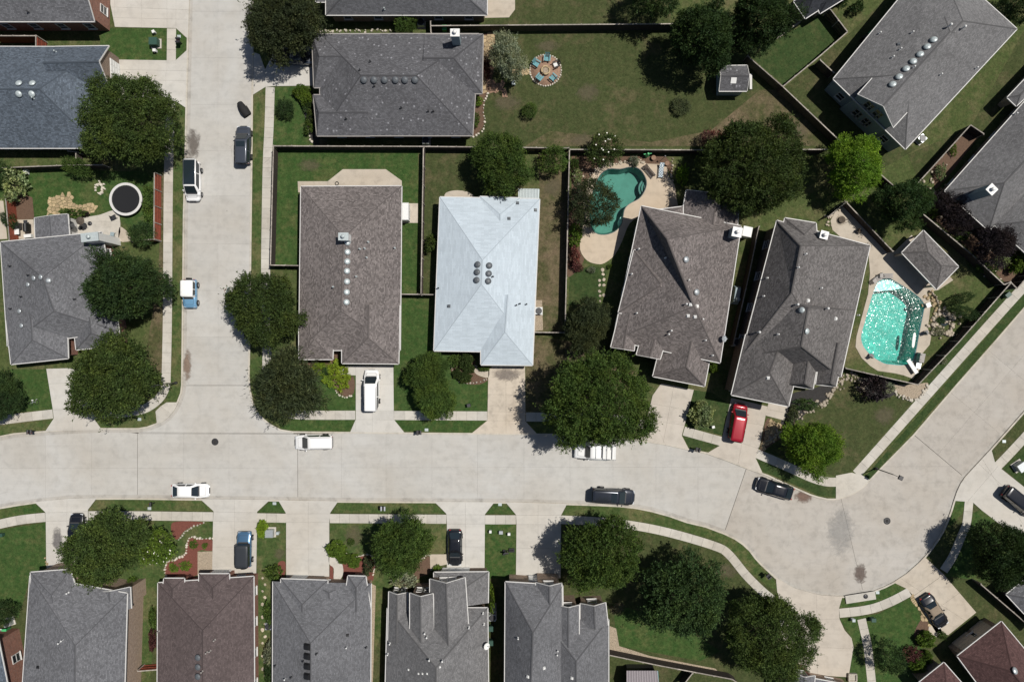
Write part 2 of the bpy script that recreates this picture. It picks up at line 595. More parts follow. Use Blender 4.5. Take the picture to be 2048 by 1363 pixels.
def grid_lines(xs=(), ys=(), gap=.012):
    return [((x, 0), (x, 100), gap) for x in xs] + [((0, y), (100, y), gap) for y in ys]

# block outlines (kerb lines), photo pixels
KL = [(382, -900), (379, 0), (372, 341), (369.5, 430), (367, 682), (366, 769)]
KLC = [(364, 786), (357, 804), (349, 820), (337, 834), (325, 843), (312, 849), (295, 855), (277, 858)]
KLB = [(205, 858), (125, 861), (30, 868), (0, 874), (-150, 900), (-900, 1030)]
left_block = KL + KLC + KLB + [(-2600, 1300), (-2600, -2600), (382, -2600)]
KC0 = [(510, -900), (507.5, 60), (505, 341), (501, 682), (499.5, 752)]
KC1 = [(501, 776), (506, 800), (513, 818), (523, 832), (537, 844), (550, 852), (562, 858), (587, 862)]
KC2 = [(800, 864), (1024, 866), (1150, 867), (1220, 870), (1274, 878), (1330, 886), (1374, 896), (1414, 904), (1456, 919), (1494, 934), (1536, 949), (1586, 972), (1620, 987), (1636, 992)]
KC3 = [(1654, 996), (1671, 996), (1690, 991), (1706, 984), (1726, 971), (1743, 953), (1761, 934), (1826, 868), (1911, 769), (1988, 682), (2048, 613), (2648, -77)]
mid_block = KC0 + KC1 + KC2 + KC3 + [(4600, -2600), (510, -2600)]
KS = [(-900, 1150), (-150, 1048), (0, 1014), (35, 1008), (70, 1003), (140, 996), (195, 995), (277, 995), (400, 997), (512, 998), (677, 1001), (1024, 1003), (1134, 1006), (1200, 1008), (1240, 1010), (1274, 1014), (1304, 1020), (1340, 1030), (1374, 1042), (1412, 1051), (1449, 1065), (1470, 1075), (1486, 1086), (1500, 1099), (1511, 1114), (1522, 1126), (1536, 1139), (1551, 1153), (1567, 1164), (1586, 1174), (1610, 1182), (1636, 1188), (1662, 1191), (1690, 1191), (1720, 1187), (1748, 1180), (1768, 1172), (1786, 1163), (1812, 1146), (1836, 1125), (1856, 1104), (1873, 1080), (1884, 1062), (1893, 1042), (1901, 1020), (1907, 1000), (1913, 982), (1921, 965), (1930, 952), (1941, 940), (1981, 897), (2048, 821), (2648, 131)]
south_block = KS + [(4600, 131), (4600, 3600), (-2600, 3600), (-2600, 1150)]
pool_a = smooth([(1216, 338), (1240, 338), (1258, 334), (1273, 335), (1284, 343), (1292, 358), (1293, 371), (1288, 385), (1278, 398), (1258, 409), (1249, 420), (1246, 437), (1242, 451), (1229, 464), (1209, 470), (1190, 466), (1180, 446), (1178, 409), (1187, 378), (1198, 352)], 3)
pool_b = smooth([(1754, 565), (1766, 558), (1781, 558), (1802, 570), (1821, 582), (1840, 597), (1848, 611), (1846, 624), (1838, 664), (1831, 702), (1823, 723), (1808, 730), (1785, 729), (1766, 726), (1743, 712), (1726, 693), (1721, 672), (1728, 645), (1739, 605), (1747, 580)], 3)

g = MB(); g.face([(-1500, -1500, -2.4), (1500, -1500, -2.4), (1500, 1500, -2.4), (-1500, 1500, -2.4)])
struct(g.build('ground', M['soil']), 'bare earth sheet under the whole neighbourhood', 'ground')
sheet('terrain', 'grassy ground of the blocks left of the side street', left_block, -2.4, .10, M['grass'])
sheet('terrain', 'grassy ground of the middle block behind the white roofed house', mid_block, -2.4, .10, M['grass'], [pool_a, pool_b])
sheet('terrain', 'grassy ground of the block south of the curving street', south_block, -2.4, .10, M['grass_olive'])

def kerb(label, line, w=.19, lo=None, hi=.02, z0=-.06, z1=.128, mat='kerb', name='kerb'):
    L = W(line)
    n = len(L)
    ins = []
    for i, p in enumerate(L):
        d = (L[min(i + 1, n - 1)] - L[max(i - 1, 0)]).normalized()
        ins.append((p, Vector((-d.y, d.x, 0))))
    b = MB()
    lo = -w if lo is None else lo
    if True:
        for i in range(n - 1):
            (p, a), (q, c) = ins[i], ins[i + 1]
            quad = [p + a * lo, p + a * hi, q + c * hi, q + c * lo]
            top = [Vector((v.x, v.y, z1)) for v in quad]; bot = [Vector((v.x, v.y, z0)) for v in quad]
            b.face(top if (top[1] - top[0]).cross(top[2] - top[0]).z > 0 else top[::-1])
            b.face([top[0], top[3], bot[3], bot[0]]); b.face([top[1], bot[1], bot[2], top[2]])
    return struct(b.build(name, M[mat]), label, 'kerb')
kerb('pale concrete kerb round the left block', KL + KLC + KLB)
kerb('pale concrete kerb round the middle block', KC0 + KC1 + KC2 + KC3)
kerb('pale concrete kerb along the south block and the turning bulb', KS)

M['gutter_pan'] = concrete('gutter concrete', (.405, .39, .36), stain=.3, rnd=.0)
kerb('worn gutter strip round the left block', KL + KLC + KLB, 0, .022, .42, -.02, .004, 'gutter_pan', 'road_gutter')
kerb('worn gutter strip round the middle block', KC0 + KC1 + KC2 + KC3, 0, .022, .42, -.02, .004, 'gutter_pan', 'road_gutter')
kerb('worn gutter strip along the south block', KS, 0, .022, .42, -.02, .004, 'gutter_pan', 'road_gutter')

# road: a dark bed and the cast slabs on it
sheet('road_bed', 'dark bed under the street slabs', [(-2000, -2500), (4000, -2500), (4000, 3000), (-2000, 3000)], -2.39, -.05, M['joint'], [pool_a, pool_b], cat='road')
J, F = .055, .010
rev = lambda l: list(reversed(l))
side_street = KL + rev(KC0)
side_street = [(382, -900)] + KL[1:] + [(366, 770), (499.5, 770), (499.5, 752)] + rev(KC0[:-1])
paved('side_street', 'pale concrete side street running up the left of the picture', side_street,
      grid_lines([436], [-160, -68, 23, 116, 209, 302, 392, 488, 581, 674], F), -.06, 0, M['road'], cat='road')
mouth = [(366, 770.8), (364, 786)] + KLC[1:] + [(277, 866), (587, 867)] + rev(KC1) + [(499.5, 770.8)]
paved('street_mouth', 'concrete apron where the side street meets the main street', mouth, [((275, 864), (590, 866), .03), ((366, 770), (430, 770), .01)], -.06, .0, M['road'], cat='road')
main_street = [(-900, 1030)] + rev(KLB[:-1]) + [(277, 866.6), (587, 867.6)] + KC2 + KC3[:5] + [(1761, 934), (1826, 868), (1926, 952)] + \
    rev(KS[KS.index((-900, 1150)):KS.index((1921, 965)) + 1])
ml = [((275, 800), (275, 1100), J), ((595, 800), (596, 1100), J), ((1493, 935), (1449, 1063), J), ((1683, 1000), (1722, 1165), .03)]
ml += grid_lines([-93, -1, 91, 183, 367, 458, 683, 772, 864, 955, 1048, 1140, 1226, 1312, 1396], [], F)
ml += [((0, 936), (1000, 934), F)]
paved('main_street', 'wide pale concrete street curving across the picture', main_street, ml, -.06, .0, M['road'], cat='road')
far_street = [(1826.6, 867.4), (1911, 769), (1988, 682), (2048, 613), (2648, -77), (2648, 131), (2048, 821), (1981, 897), (1941, 940), (1926.6, 951.4)]
fl = [((1873, 911), (2000, 765), F)] + [((1826 + k * 74, 868 - k * 85), (1926 + k * 74, 952 - k * 85), .012) for k in range(1, 8)]
paved('diagonal_street', 'concrete street climbing to the right edge of the picture', far_street, fl, -.06, .0, M['road'], cat='road')

# lawns laid on the blocks
Z1 = .104
for lab, mat, pts in [
    ('green front lawn beside the transformer box top left', 'grass_green', [(204, 57), (335, 57), (335, 122), (232, 121), (200, 100)]),
    ('little green triangle verge by the mailbox top left', 'grass_green', [(353, 58), (376, 80), (375, 101), (353, 121)]),
    ('lush back lawn with the trampoline', 'grass_green', [(0, 335), (160, 340), (315, 345), (309, 480), (265, 478), (235, 430), (60, 440), (40, 395), (0, 395)]),
    ('green verge strip left of the side street', 'grass_verge', [(354, 205), (371, 215), (365, 769), (357, 802), (334, 803), (341, 765), (345, 682), (347, 341)]),
    ('dry strip between left sidewalk and red fence', 'grass_dry', [(322, 345), (330, 341), (326, 765), (300, 780), (285, 760), (300, 660), (318, 560)]),
    ('green front lawn of the left grey house', 'grass_green', [(20, 738), (95, 738), (107, 817), (30, 825)]),
    ('verge by the black mailbox on the left', 'grass_verge', [(0, 853), (109, 837), (92, 859), (30, 866), (0, 871)]),
    ('verge under the left corner tree', 'grass_verge', [(188, 835), (313, 824), (316, 847), (277, 857), (205, 857)]),
    ('verge strip right of the side street', 'grass_verge', [(509, 190), (531, 205), (529, 341), (526, 530), (521, 640), (527, 700), (527, 775), (520, 812), (503, 780), (501, 752), (503, 600), (506, 341)]),
    ('front lawn of the flecked grey house', 'grass_green', [(549, 175), (600, 174), (630, 260), (640, 290), (546, 290)]),
    ('vivid green fenced back lawn of the brown house', 'grass_green', [(549, 296), (836, 297), (838, 590), (802, 590), (803, 372), (597, 372), (597, 531), (543, 530)]),
    ('green side lawn between brown and white houses', 'grass_green', [(798, 592), (866, 592), (866, 700), (975, 735), (975, 822), (787, 820), (788, 727)]),
    ('front lawn of the brown house', 'grass_green', [(545, 725), (712, 730), (712, 820), (543, 820)]),
    ('verge before the brown house', 'grass_green', [(553, 838), (711, 838), (700, 861), (587, 860), (562, 856)]),
    ('verge before the white roofed house', 'grass_green', [(788, 839), (972, 841), (943, 864), (810, 862)]),
    ('wide olive back lawn with the fire pit', 'grass_olive', [(968, 66), (1345, 62), (1500, 110), (1660, 296), (950, 296), (948, 190), (968, 187)]),
    ('dry earth along the back fence', 'grass_dry', [(1100, 262), (1300, 285), (1420, 262), (1520, 180), (1560, 180), (1660, 292), (1050, 293)]),
    ('olive lawn behind the top fence', 'grass_olive', [(1018, 0), (1350, -40), (1340, 47), (970, 50), (972, 40), (1025, 38)]),
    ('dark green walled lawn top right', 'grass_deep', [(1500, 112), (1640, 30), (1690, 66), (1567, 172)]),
    ('olive yard beside the big top right house', 'grass_olive', [(1568, 176), (1700, 66), (1800, -30), (1820, 0), (1700, 160), (1830, 300), (1760, 340), (1690, 290)]),
    ('olive lawn right of the big top right house', 'grass_olive', [(1815, 310), (1940, 255), (2048, 60), (2048, 160), (1940, 300), (1840, 370)]),
    ('worn olive strip right of the white roofed house', 'grass_dry', [(1076, 305), (1136, 302), (1126, 664), (1068, 663), (1070, 520), (1080, 398)]),
    ('shaded back lawn left of the white roofed house', 'grass_olive', [(850, 300), (960, 300), (960, 390), (880, 392), (870, 588), (846, 588)]),
    ('patchy front lawn right of the tan driveway', 'grass_dry', [(1052, 668), (1222, 696), (1290, 770), (1280, 830), (1090, 824), (1052, 822)]),
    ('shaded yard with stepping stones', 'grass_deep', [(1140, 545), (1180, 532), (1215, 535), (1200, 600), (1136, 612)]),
    ('grass by the clipped round bush', 'grass_deep', [(1386, 779), (1425, 785), (1462, 810), (1444, 870), (1368, 850)]),
    ('small verge by the paired mailboxes', 'grass_deep', [(1365, 869), (1441, 890), (1414, 902), (1377, 894)]),
    ('wide dark olive corner lawn', 'grass_olive', [(1640, 800), (1700, 755), (1725, 757), (1760, 790), (1830, 797), (1700, 943), (1672, 952), (1600, 930), (1530, 900), (1600, 840)]),
    ('long green verge beside the diagonal street', 'grass_deep', [(1727, 955), (2048, 585), (2048, 611), (1911, 767), (1761, 932), (1735, 962)]),
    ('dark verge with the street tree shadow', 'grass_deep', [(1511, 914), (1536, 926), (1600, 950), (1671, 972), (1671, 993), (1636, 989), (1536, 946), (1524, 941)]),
    ('strip of grass between pool fence and sidewalk', 'grass_deep', [(1838, 770), (2015, 572), (2030, 575), (1936, 682), (1850, 785)]),
    ('bright green lawn bottom left', 'grass_green', [(0, 1058), (92, 1044), (96, 1136), (62, 1150), (38, 1235), (0, 1200)]),
    ('left verge of the south side', 'grass_green', [(0, 1016), (70, 1005), (90, 1022), (0, 1036)]),
    ('verge before the big left magnolia', 'grass_verge', [(195, 997), (402, 999), (427, 1021), (178, 1019)]),
    ('front lawn between the red mulch beds', 'grass_verge', [(178, 1040), (427, 1041), (427, 1150), (320, 1165), (300, 1363), (285, 1363), (270, 1180), (180, 1150)]),
    ('small triangle verge between two driveways', 'grass_green', [(541, 1002), (557, 1002), (572, 1024), (516, 1023)]),
    ('front lawn with the transformer box', 'grass_verge', [(514, 1043), (573, 1043), (571, 1120), (560, 1150), (514, 1150)]),
    ('long verge by the grey mailbox', 'grass_verge', [(677, 1003), (869, 1005), (892, 1026), (663, 1024)]),
    ('patchy front lawn with hedge border', 'grass_verge', [(660, 1044), (893, 1046), (893, 1107), (850, 1110), (800, 1180), (750, 1300), (745, 1165), (660, 1120)]),
    ('triangle verge with the white meter lid', 'grass_green', [(990, 1005), (1010, 1005), (1031, 1027), (972, 1026)]),
    ('narrow front lawn with the fallen hoop', 'grass_green', [(969, 1047), (1032, 1048), (1031, 1145), (1010, 1155), (978, 1155), (968, 1140)]),
    ('curving verge of the south kerb', 'grass_verge', [(1134, 1008), (1200, 1010), (1274, 1016), (1340, 1032), (1412, 1053), (1470, 1077), (1500, 1101), (1536, 1141), (1560, 1180), (1536, 1172), (1499, 1143), (1464, 1101), (1436, 1080), (1349, 1057), (1275, 1041), (1124, 1029)]),
    ('wide corner lawn under the three south trees', 'grass_olive', [(1122, 1050), (1275, 1062), (1343, 1075), (1428, 1101), (1449, 1114), (1486, 1156), (1530, 1190), (1560, 1230), (1570, 1363), (1464, 1350), (1220, 1300), (1217, 1160), (1122, 1145)]),
    ('green lawn corner behind the front gables', 'grass_green', [(1225, 1205), (1345, 1240), (1440, 1300), (1400, 1320), (1235, 1290)]),
    ('green wedge round the storm inlet', 'grass_green', [(1684, 1193), (1750, 1182), (1788, 1164), (1812, 1177), (1748, 1207), (1678, 1214)]),
    ('green front lawn of the maroon house', 'grass_green', [(1679, 1236), (1755, 1226), (1823, 1192), (1842, 1235), (1850, 1260), (1830, 1363), (1695, 1363), (1706, 1290), (1700, 1270)]),
    ('green triangle by the right sidewalk', 'grass_green', [(1910, 998), (1933, 998), (1924, 1025), (1900, 1050), (1895, 1045)]),
    ('green lawn below the right driveway', 'grass_green', [(1944, 1025), (1962, 1018), (2035, 1080), (2048, 1150), (1960, 1160), (1890, 1150)]),
    ('verge beside the far right kerb', 'grass_olive', [(1983, 897), (2048, 824), (2048, 850), (1990, 924)]),
    ('grass with the right transformer box', 'grass_deep', [(2004, 936), (2048, 892), (2048, 972)]),
]:
    sheet('lawn', lab, pts, .06, Z1, M[mat], cat='lawn')
    Z1 += .00012

# sidewalks
def walk(label, line, w=18, step=20, mat='walk', z=.135, name='sidewalk'):
    L = W(smooth(line, 6, False) if len(line) > 2 else line)
    w *= S; step *= S
    acc = [0.0]
    for a, b in zip(L, L[1:]): acc.append(acc[-1] + (b - a).length)
    def at(s):
        s = max(0, min(acc[-1], s))
        for i in range(len(L) - 1):
            if s <= acc[i + 1]:
                t = (s - acc[i]) / max(1e-6, acc[i + 1] - acc[i])
                return L[i].lerp(L[i + 1], t)
        return L[-1]
    n = max(1, round(acc[-1] / step)); st = acc[-1] / n
    root = link(name, None, None, (L[0].x, L[0].y, 0))
    struct(root, label, 'sidewalk')
    def nrm(s):
        d = (at(s + .2) - at(s - .2)).normalized()
        return Vector((-d.y, d.x, 0))
    for i in range(n):
        s0, s1 = i * st + .010, (i + 1) * st - .010
        k = 3 if len(line) > 2 else 1
        ss = [s0 + (s1 - s0) * j / k for j in range(k + 1)]
        lo = [at(s) - nrm(s) * (w / 2) for s in ss]; hi = [at(s) + nrm(s) * (w / 2) for s in ss]
        b = MB().prism(lo + hi[::-1], .03, z + random.uniform(-.004, .004))
        worldpart(link('slab', b.data('slab', M[mat])), root)
    return root
walk('sidewalk slab strip between the two top left driveways', [(344, 58), (343.5, 122)])
walk('sidewalk left of the side street', [(343, 205), (338, 341), (336, 600), (335, 682), (333, 765)])
walk('sidewalk curving round the left corner', [(333, 766), (327, 785), (312, 803), (285, 818), (235, 826), (183, 827)])
walk('sidewalk left of the left driveway', [(107, 827), (55, 833), (0, 840), (-80, 850)])
walk('sidewalk right of the side street', [(541, 175), (539, 250), (535, 341), (532, 530), (533, 640), (534.5, 700), (534, 780)])
walk('sidewalk round the corner before the brown house', [(534, 781), (540, 800), (556, 818), (590, 828), (640, 829.5), (711, 829.5)])
walk('sidewalk between the brown and white houses driveways', [(788, 830), (975, 831)])
walk('sidewalk under the huge street tree', [(1052, 833), (1160, 834), (1230, 838), (1288, 848)])
walk('short sidewalk by the clipped round bush', [(1367, 861), (1443, 882)])
walk('sidewalk under the bright green street tree', [(1513, 906), (1560, 926), (1620, 953), (1650, 962), (1671, 963)])
walk('long straight sidewalk beside the diagonal street', [(1712, 947), (1948, 682), (2060, 558)], 19, 24)
walk('sidewalk along the bottom left lawn', [(-60, 1062), (0, 1047), (45, 1038), (92, 1033)])
walk('sidewalk under the big left magnolia', [(178, 1030), (260, 1030), (427, 1032)])
walk('short sidewalk by the transformer lawn', [(514, 1034), (573, 1035)])
walk('sidewalk by the hedge bordered lawn', [(660, 1035.5), (893, 1037)])
walk('short sidewalk by the fallen hoop', [(970, 1038), (1032, 1038)])
walk('long curving sidewalk of the south corner', [(1122, 1038), (1200, 1042), (1275, 1051), (1346, 1066), (1430, 1091), (1457, 1107), (1492, 1149), (1530, 1186), (1556, 1205)], 17, 22)
walk('curved sidewalk by the storm inlet', [(1678, 1224.5), (1720, 1220), (1752, 1213), (1786, 1199), (1818, 1182)])
walk('sidewalk under the right edge tree', [(1886, 1140), (1905, 1110), (1922, 1070), (1932, 1045), (1937, 1000)], 17, 22)
walk('sidewalk at the far right above the driveway', [(1994, 931), (2024, 900), (2070, 850)])
walk('front walk leading down to the bottom edge', [(1722, 1236), (1734, 1290), (1740, 1340), (1746, 1400)], 17, 22)

# driveways
def drive(label, pts, lines, mat='drive', name='driveway', z=.14):
    return paved(name, label, pts, lines, .02, z, M[mat])
q = .014
drive('broad driveway at the top left corner', [(222, -120), (382, -120), (377, 79), (353, 57.5), (231, 55), (222, 10)],
      [((216, 15), (380, 21), q), ((335, 0), (335, 10), q), ((230, 0), (230, 10), q), ((284, 0), (284, 10), q), ((353, 0), (353, 10), q), ((335, 39), (380, 40), q)])
drive('driveway of the blue grey roofed house', [(226, 120), (352, 122), (375, 101), (372, 216), (353, 203), (226, 200)],
      [((333, 0), (333, 10), q), ((226, 161), (375, 162), q), ((279, 0), (279, 10), q), ((333, 142), (375, 143), q)])
drive('driveway of the left grey house', [(94, 737), (166, 735), (182, 817), (188, 835), (205, 859), (160, 860), (92, 861.5), (109, 836), (107, 818)],
      [((95, 819), (190, 816), q), ((140, 700), (148, 900), q), ((100, 767), (180, 764), q)])
drive('driveway under the dark pickup at the top', [(531, 140), (548, 105), (560, 95), (640, 95), (640, 172), (549, 173), (531, 175), (507, 190), (508, 105), (520, 110)],
      [((549, 0), (549, 10), q), ((580, 0), (580, 10), q), ((531, 0), (531, 10), q), ((500, 135), (640, 135), q)])
drive('driveway of the brown house', [(680, 731), (787, 731), (788, 838), (809, 864), (701, 863), (712, 838), (712, 750), (680, 749)],
      [((700, 820.5), (800, 820.5), q), ((700, 838), (800, 839), q), ((745, 0), (745, 10), q), ((712, 0), (712, 10), q), ((700, 768), (800, 768), q)])
drive('tan stained driveway of the white roofed house', [(977, 732), (1050, 733), (1051, 842), (1074, 867), (943, 866), (975, 840)],
      [((970, 822.5), (1060, 823), q), ((970, 840.5), (1060, 841), q), ((1012, 0), (1012, 10), q), ((970, 788), (1060, 789), q)], 'drive_tan')
drive('beige driveway right of the huge tree', [(1322, 766), (1387, 779), (1368, 852), (1363, 870), (1377, 897), (1330, 887), (1274, 878), (1289, 862), (1292, 845), (1305, 790)],
      [((1296, 839), (1370, 850), q), ((1347, 772), (1325, 890), q), ((1300, 806), (1380, 820), q)], 'drive_beige')
drive('driveway under the red van', [(1462, 795), (1534, 812), (1519, 889), (1510, 914), (1524, 944), (1494, 935), (1456, 920), (1414, 905), (1441, 889), (1444, 872)],
      [((1443, 873), (1520, 897), q), ((1498, 800), (1475, 930), q), ((1450, 838), (1530, 850), q)], 'drive_beige')
drive('driveway with the parked dark car bottom left', [(94, 1130), (93, 1042), (92, 1023), (70, 1002.5), (140, 995.5), (195, 994.5), (177, 1018), (178, 1140), (96, 1140)],
      [((90, 1041.5), (180, 1039), q), ((90, 1024), (180, 1021), q), ((135, 0), (135, 10), q), ((90, 1085), (180, 1085), q)])
drive('driveway with the blue off road car', [(427, 1042), (428, 1021), (401, 996.5), (541, 998), (515, 1022), (513, 1155), (425, 1155)],
      [((420, 1041), (520, 1042.5), q), ((420, 1022), (520, 1024), q), ((470, 0), (470, 10), q), ((420, 1092), (520, 1092), q)])
drive('empty driveway below the triangle verge', [(573, 1043), (572, 1024), (557, 999), (677, 1001), (661, 1024), (659, 1043), (659, 1165), (573, 1165)],
      [((570, 1043.5), (670, 1043.5), q), ((570, 1026), (670, 1026), q), ((617, 0), (617, 10), q), ((570, 1096), (670, 1096), q)])
drive('driveway with the black sedan', [(894, 1046), (893, 1026), (869, 1002), (989, 1003), (970, 1027), (969, 1150), (894, 1150)],
      [((890, 1046.5), (980, 1046.5), q), ((890, 1028), (980, 1028), q), ((931, 0), (931, 10), q), ((890, 1092), (980, 1092), q)])
drive('driveway beside the round south tree', [(1033, 1048), (1032, 1028), (1011, 1003), (1134, 1006.5), (1122, 1029), (1121, 1155), (1032, 1155)],
      [((1030, 1047.5), (1130, 1047.5), q), ((1030, 1029), (1130, 1029), q), ((1076, 0), (1076, 10), q), ((1030, 1095), (1130, 1095), q)])
drive('wide driveway below the turning bulb', [(1551, 1153), (1586, 1174), (1636, 1188), (1684, 1191.5), (1677, 1215), (1678, 1236), (1688, 1258), (1702, 1274), (1706, 1292), (1696, 1352), (1580, 1345), (1560, 1250)],
      [((1630, 1000), (1635, 1400), q), ((1550, 1236), (1720, 1236), q), ((1550, 1290), (1720, 1296), q)], 'drive_beige')
drive('driveway with the black and tan car', [(1786, 1163), (1812, 1146), (1836, 1125), (1848, 1112), (1886, 1147), (1951, 1223), (1895, 1268), (1870, 1262), (1826, 1190), (1813, 1176)],
      [((1826, 1190), (1888, 1146), .03), ((1800, 1155), (1930, 1240), q), ((1860, 1225), (1930, 1175), q)], 'patio')
drive('curved driveway at the right edge', [(1981, 897), (1989, 925), (2003, 938), (2100, 1015), (2100, 1115), (2035, 1075), (1962, 1019), (1944, 1003), (1907, 1000), (1913, 982), (1921, 965), (1941, 940)],
      [((1935, 1000), (2000, 925), q), ((1990, 960), (2040, 1040), q), ((1960, 930), (2100, 1060), q)])
drive('corner ramp at the mouth of the side street', [(334, 804), (357, 804), (349, 820), (337, 834), (325, 843), (315, 848), (312, 822), (322, 812)], [((322, 812), (345, 828), q)], 'walk', 'kerb_ramp', .132)
drive('corner ramp beside the right street lamp', [(1671, 950), (1702, 944), (1726, 950), (1738, 958), (1722, 976), (1706, 985), (1690, 992), (1671, 997)], [], 'walk', 'kerb_ramp', .132)
drive('curved front path of the white roofed house', smooth([(946, 730), (962, 733), (977, 735), (977, 754), (962, 752), (949, 744)], 3), [], 'patio', 'path')
drive('curved front path with the red mulch strip', smooth([(659, 1108), (672, 1112), (684, 1124), (687, 1145), (678, 1160), (668, 1158), (668, 1135), (659, 1126)], 3), [], 'walk', 'path')
drive('front path beside the black sedan', [(860, 1107), (894, 1107), (894, 1127), (880, 1130), (861, 1140)], [], 'patio', 'path')
drive('little front landing of the corner house', [(1536, 806), (1577, 812), (1568, 840), (1530, 830)], [((1534, 818), (1572, 825), q)], 'drive_beige', 'path')
drive('curved front path of the maroon house', smooth([(1858, 1248), (1868, 1246), (1882, 1258), (1876, 1268), (1862, 1275), (1856, 1262)], 3), [], 'patio', 'path')
drive('patio behind the brown house', [(596, 363), (656, 363), (686, 339), (772, 339), (804, 362), (804, 385), (597, 385)], [((656, 300), (656, 310), q)], 'patio', 'patio')
drive('rounded patio behind the white roofed house', smooth([(890, 400), (892, 386), (915, 381), (940, 386), (955, 400), (960, 412), (900, 412)], 3), [], 'patio', 'patio')
drive('small slab under the white cabinet', [(800, 407), (836, 407), (836, 446), (800, 446)], [], 'patio', 'patio')
drive('patio behind the left grey house', smooth([(135, 470), (140, 448), (165, 436), (200, 430), (228, 421), (240, 432), (238, 478), (200, 486)], 3), [((190, 443), (238, 443), q)], 'walk', 'patio')
drive('quarter round step of the left patio', smooth([(240, 455), (252, 460), (263, 475), (262, 482), (240, 482)], 3), [], 'patio', 'patio')
drive('grill pad at the left edge', [(30, 440), (68, 439), (72, 478), (35, 478)], [], 'patio', 'patio')
drive('concrete patio at the top behind the flecked house', [(960, -30), (1030, -30), (1030, 20), (1018, 36), (970, 37)], [], 'patio', 'patio')
drive('pale strip at the far left edge', [(-40, 400), (8, 402), (16, 478), (-40, 480)], [], 'patio', 'patio')
# ------------------------------------------------------------------ beds, stones, pools
def bed(label, pts, mat, n=3, z=None):
    global BZ
    BZ += .0003
    return sheet('planting_bed', label, smooth(pts, n) if n > 1 else pts, .06, BZ, M[mat], cat='planting bed')
BZ = .118
bed('brown mulch bed by the lime ground cover', [(590, 720), (640, 715), (676, 700), (680, 748), (707, 752), (708, 785), (690, 792), (672, 780), (640, 745), (610, 735)], 'mulch')
bed('tan mulch bed with clipped balls', [(903, 733), (948, 712), (950, 742), (962, 753), (978, 757), (960, 768), (930, 766), (910, 750)], 'mulch')
bed('mulch bed with stone edge left of flecked house', [(596, 176), (628, 190), (640, 290), (622, 282), (612, 240)], 'mulch_dark')
bed('mulch bed right of flecked house', [(946, 190), (975, 190), (968, 210), (968, 235), (966, 255), (945, 271)], 'mulch')
bed('flagstone strip bed beside flecked house', [(965, 68), (992, 68), (990, 130), (978, 188), (962, 188)], 'mulch', 1)
bed('brown mulch bed behind the teal pool', [(1143, 312), (1330, 312), (1345, 330), (1344, 352), (1330, 330), (1290, 328), (1240, 325), (1195, 345), (1174, 385), (1168, 410), (1143, 430)], 'mulch', 1)
bed('leafy bed below the teal pool', [(1134, 430), (1160, 440), (1160, 500), (1168, 520), (1150, 545), (1132, 545)], 'mulch')
bed('dark mulch bed in front of the corner house', [(1576, 790), (1630, 775), (1672, 760), (1668, 782), (1650, 800), (1620, 818), (1590, 845), (1560, 860), (1566, 825)], 'mulch_dark')
bed('stony gravel bed beside the red van driveway', [(1535, 835), (1560, 850), (1590, 838), (1575, 865), (1540, 890), (1520, 905), (1524, 870)], 'mulch')
bed('dark mulch bed with purple shrub by the pool fence', [(1718, 757), (1745, 752), (1790, 762), (1800, 778), (1775, 795), (1745, 798), (1726, 785)], 'mulch_dark')
bed('tan rock bed at the pool fence corner', [(1786, 770), (1830, 768), (1855, 765), (1850, 782), (1834, 797), (1810, 796), (1795, 785)], 'gravel')
bed('red mulch bed beside the big magnolia', [(344, 1046), (362, 1041), (400, 1042), (410, 1045), (385, 1052), (368, 1062), (355, 1078), (345, 1066)], 'mulch_red')
bed('winding red mulch bed of the plum roofed house', [(382, 1074), (395, 1077), (425, 1078), (426, 1100), (396, 1101), (396, 1148), (340, 1154), (331, 1140), (336, 1122), (355, 1116), (370, 1106), (373, 1086)], 'mulch_red')
bed('beige gravel square by the red mulch', [(396, 1102), (426, 1101), (425, 1150), (396, 1150)], 'gravel', 1)
bed('red mulch bed along the clipped hedge', [(660, 1090), (672, 1084), (690, 1102), (704, 1113), (722, 1111), (740, 1108), (751, 1120), (748, 1150), (740, 1162), (690, 1160), (686, 1130), (672, 1112)], 'mulch_red')
bed('small red mulch strip in the front path', [(660, 1130), (666, 1128), (667, 1160), (661, 1165)], 'mulch_red')
bed('red mulch patch beside the empty driveway', [(556, 1125), (571, 1122), (570, 1150), (560, 1152)], 'mulch_red')
bed('brown bed beside the black sedan path', [(830, 1118), (860, 1112), (860, 1145), (842, 1152), (820, 1170), (790, 1168), (786, 1160), (815, 1140)], 'mulch')
bed('brown bed before the maroon house', [(1842, 1236), (1850, 1234), (1860, 1255), (1860, 1275), (1845, 1290), (1830, 1285), (1828, 1262)], 'mulch')
bed('rocky planting behind the right fence', [(1850, 370), (1900, 400), (1990, 490), (2048, 540), (2048, 590), (2010, 566), (1950, 510), (1850, 425)], 'mulch', 1)
bed('bed between fence and the far right house', [(1860, 340), (1930, 262), (1962, 266), (1890, 360), (1870, 380)], 'mulch', 1)
bed('bare strip below the white house unit', [(1068, 600), (1084, 600), (1086, 660), (1068, 662)], 'gravel', 1)
bed('worn dirt strip beside the rightmost gables', [(1219, 1250), (1232, 1255), (1238, 1290), (1300, 1310), (1430, 1335), (1440, 1345), (1219, 1300)], 'gravel', 1)
bed('bare dirt strip between two south houses', [(742, 1165), (752, 1170), (746, 1363), (740, 1363)], 'gravel', 1)
bed('mulch strip with stepping stones', [(516, 1150), (545, 1140), (545, 1363), (516, 1363)], 'grass_verge', 1)
bed('brown strip under the left fence', [(20, 380), (66, 395), (70, 438), (35, 440), (24, 478)], 'mulch', 1)

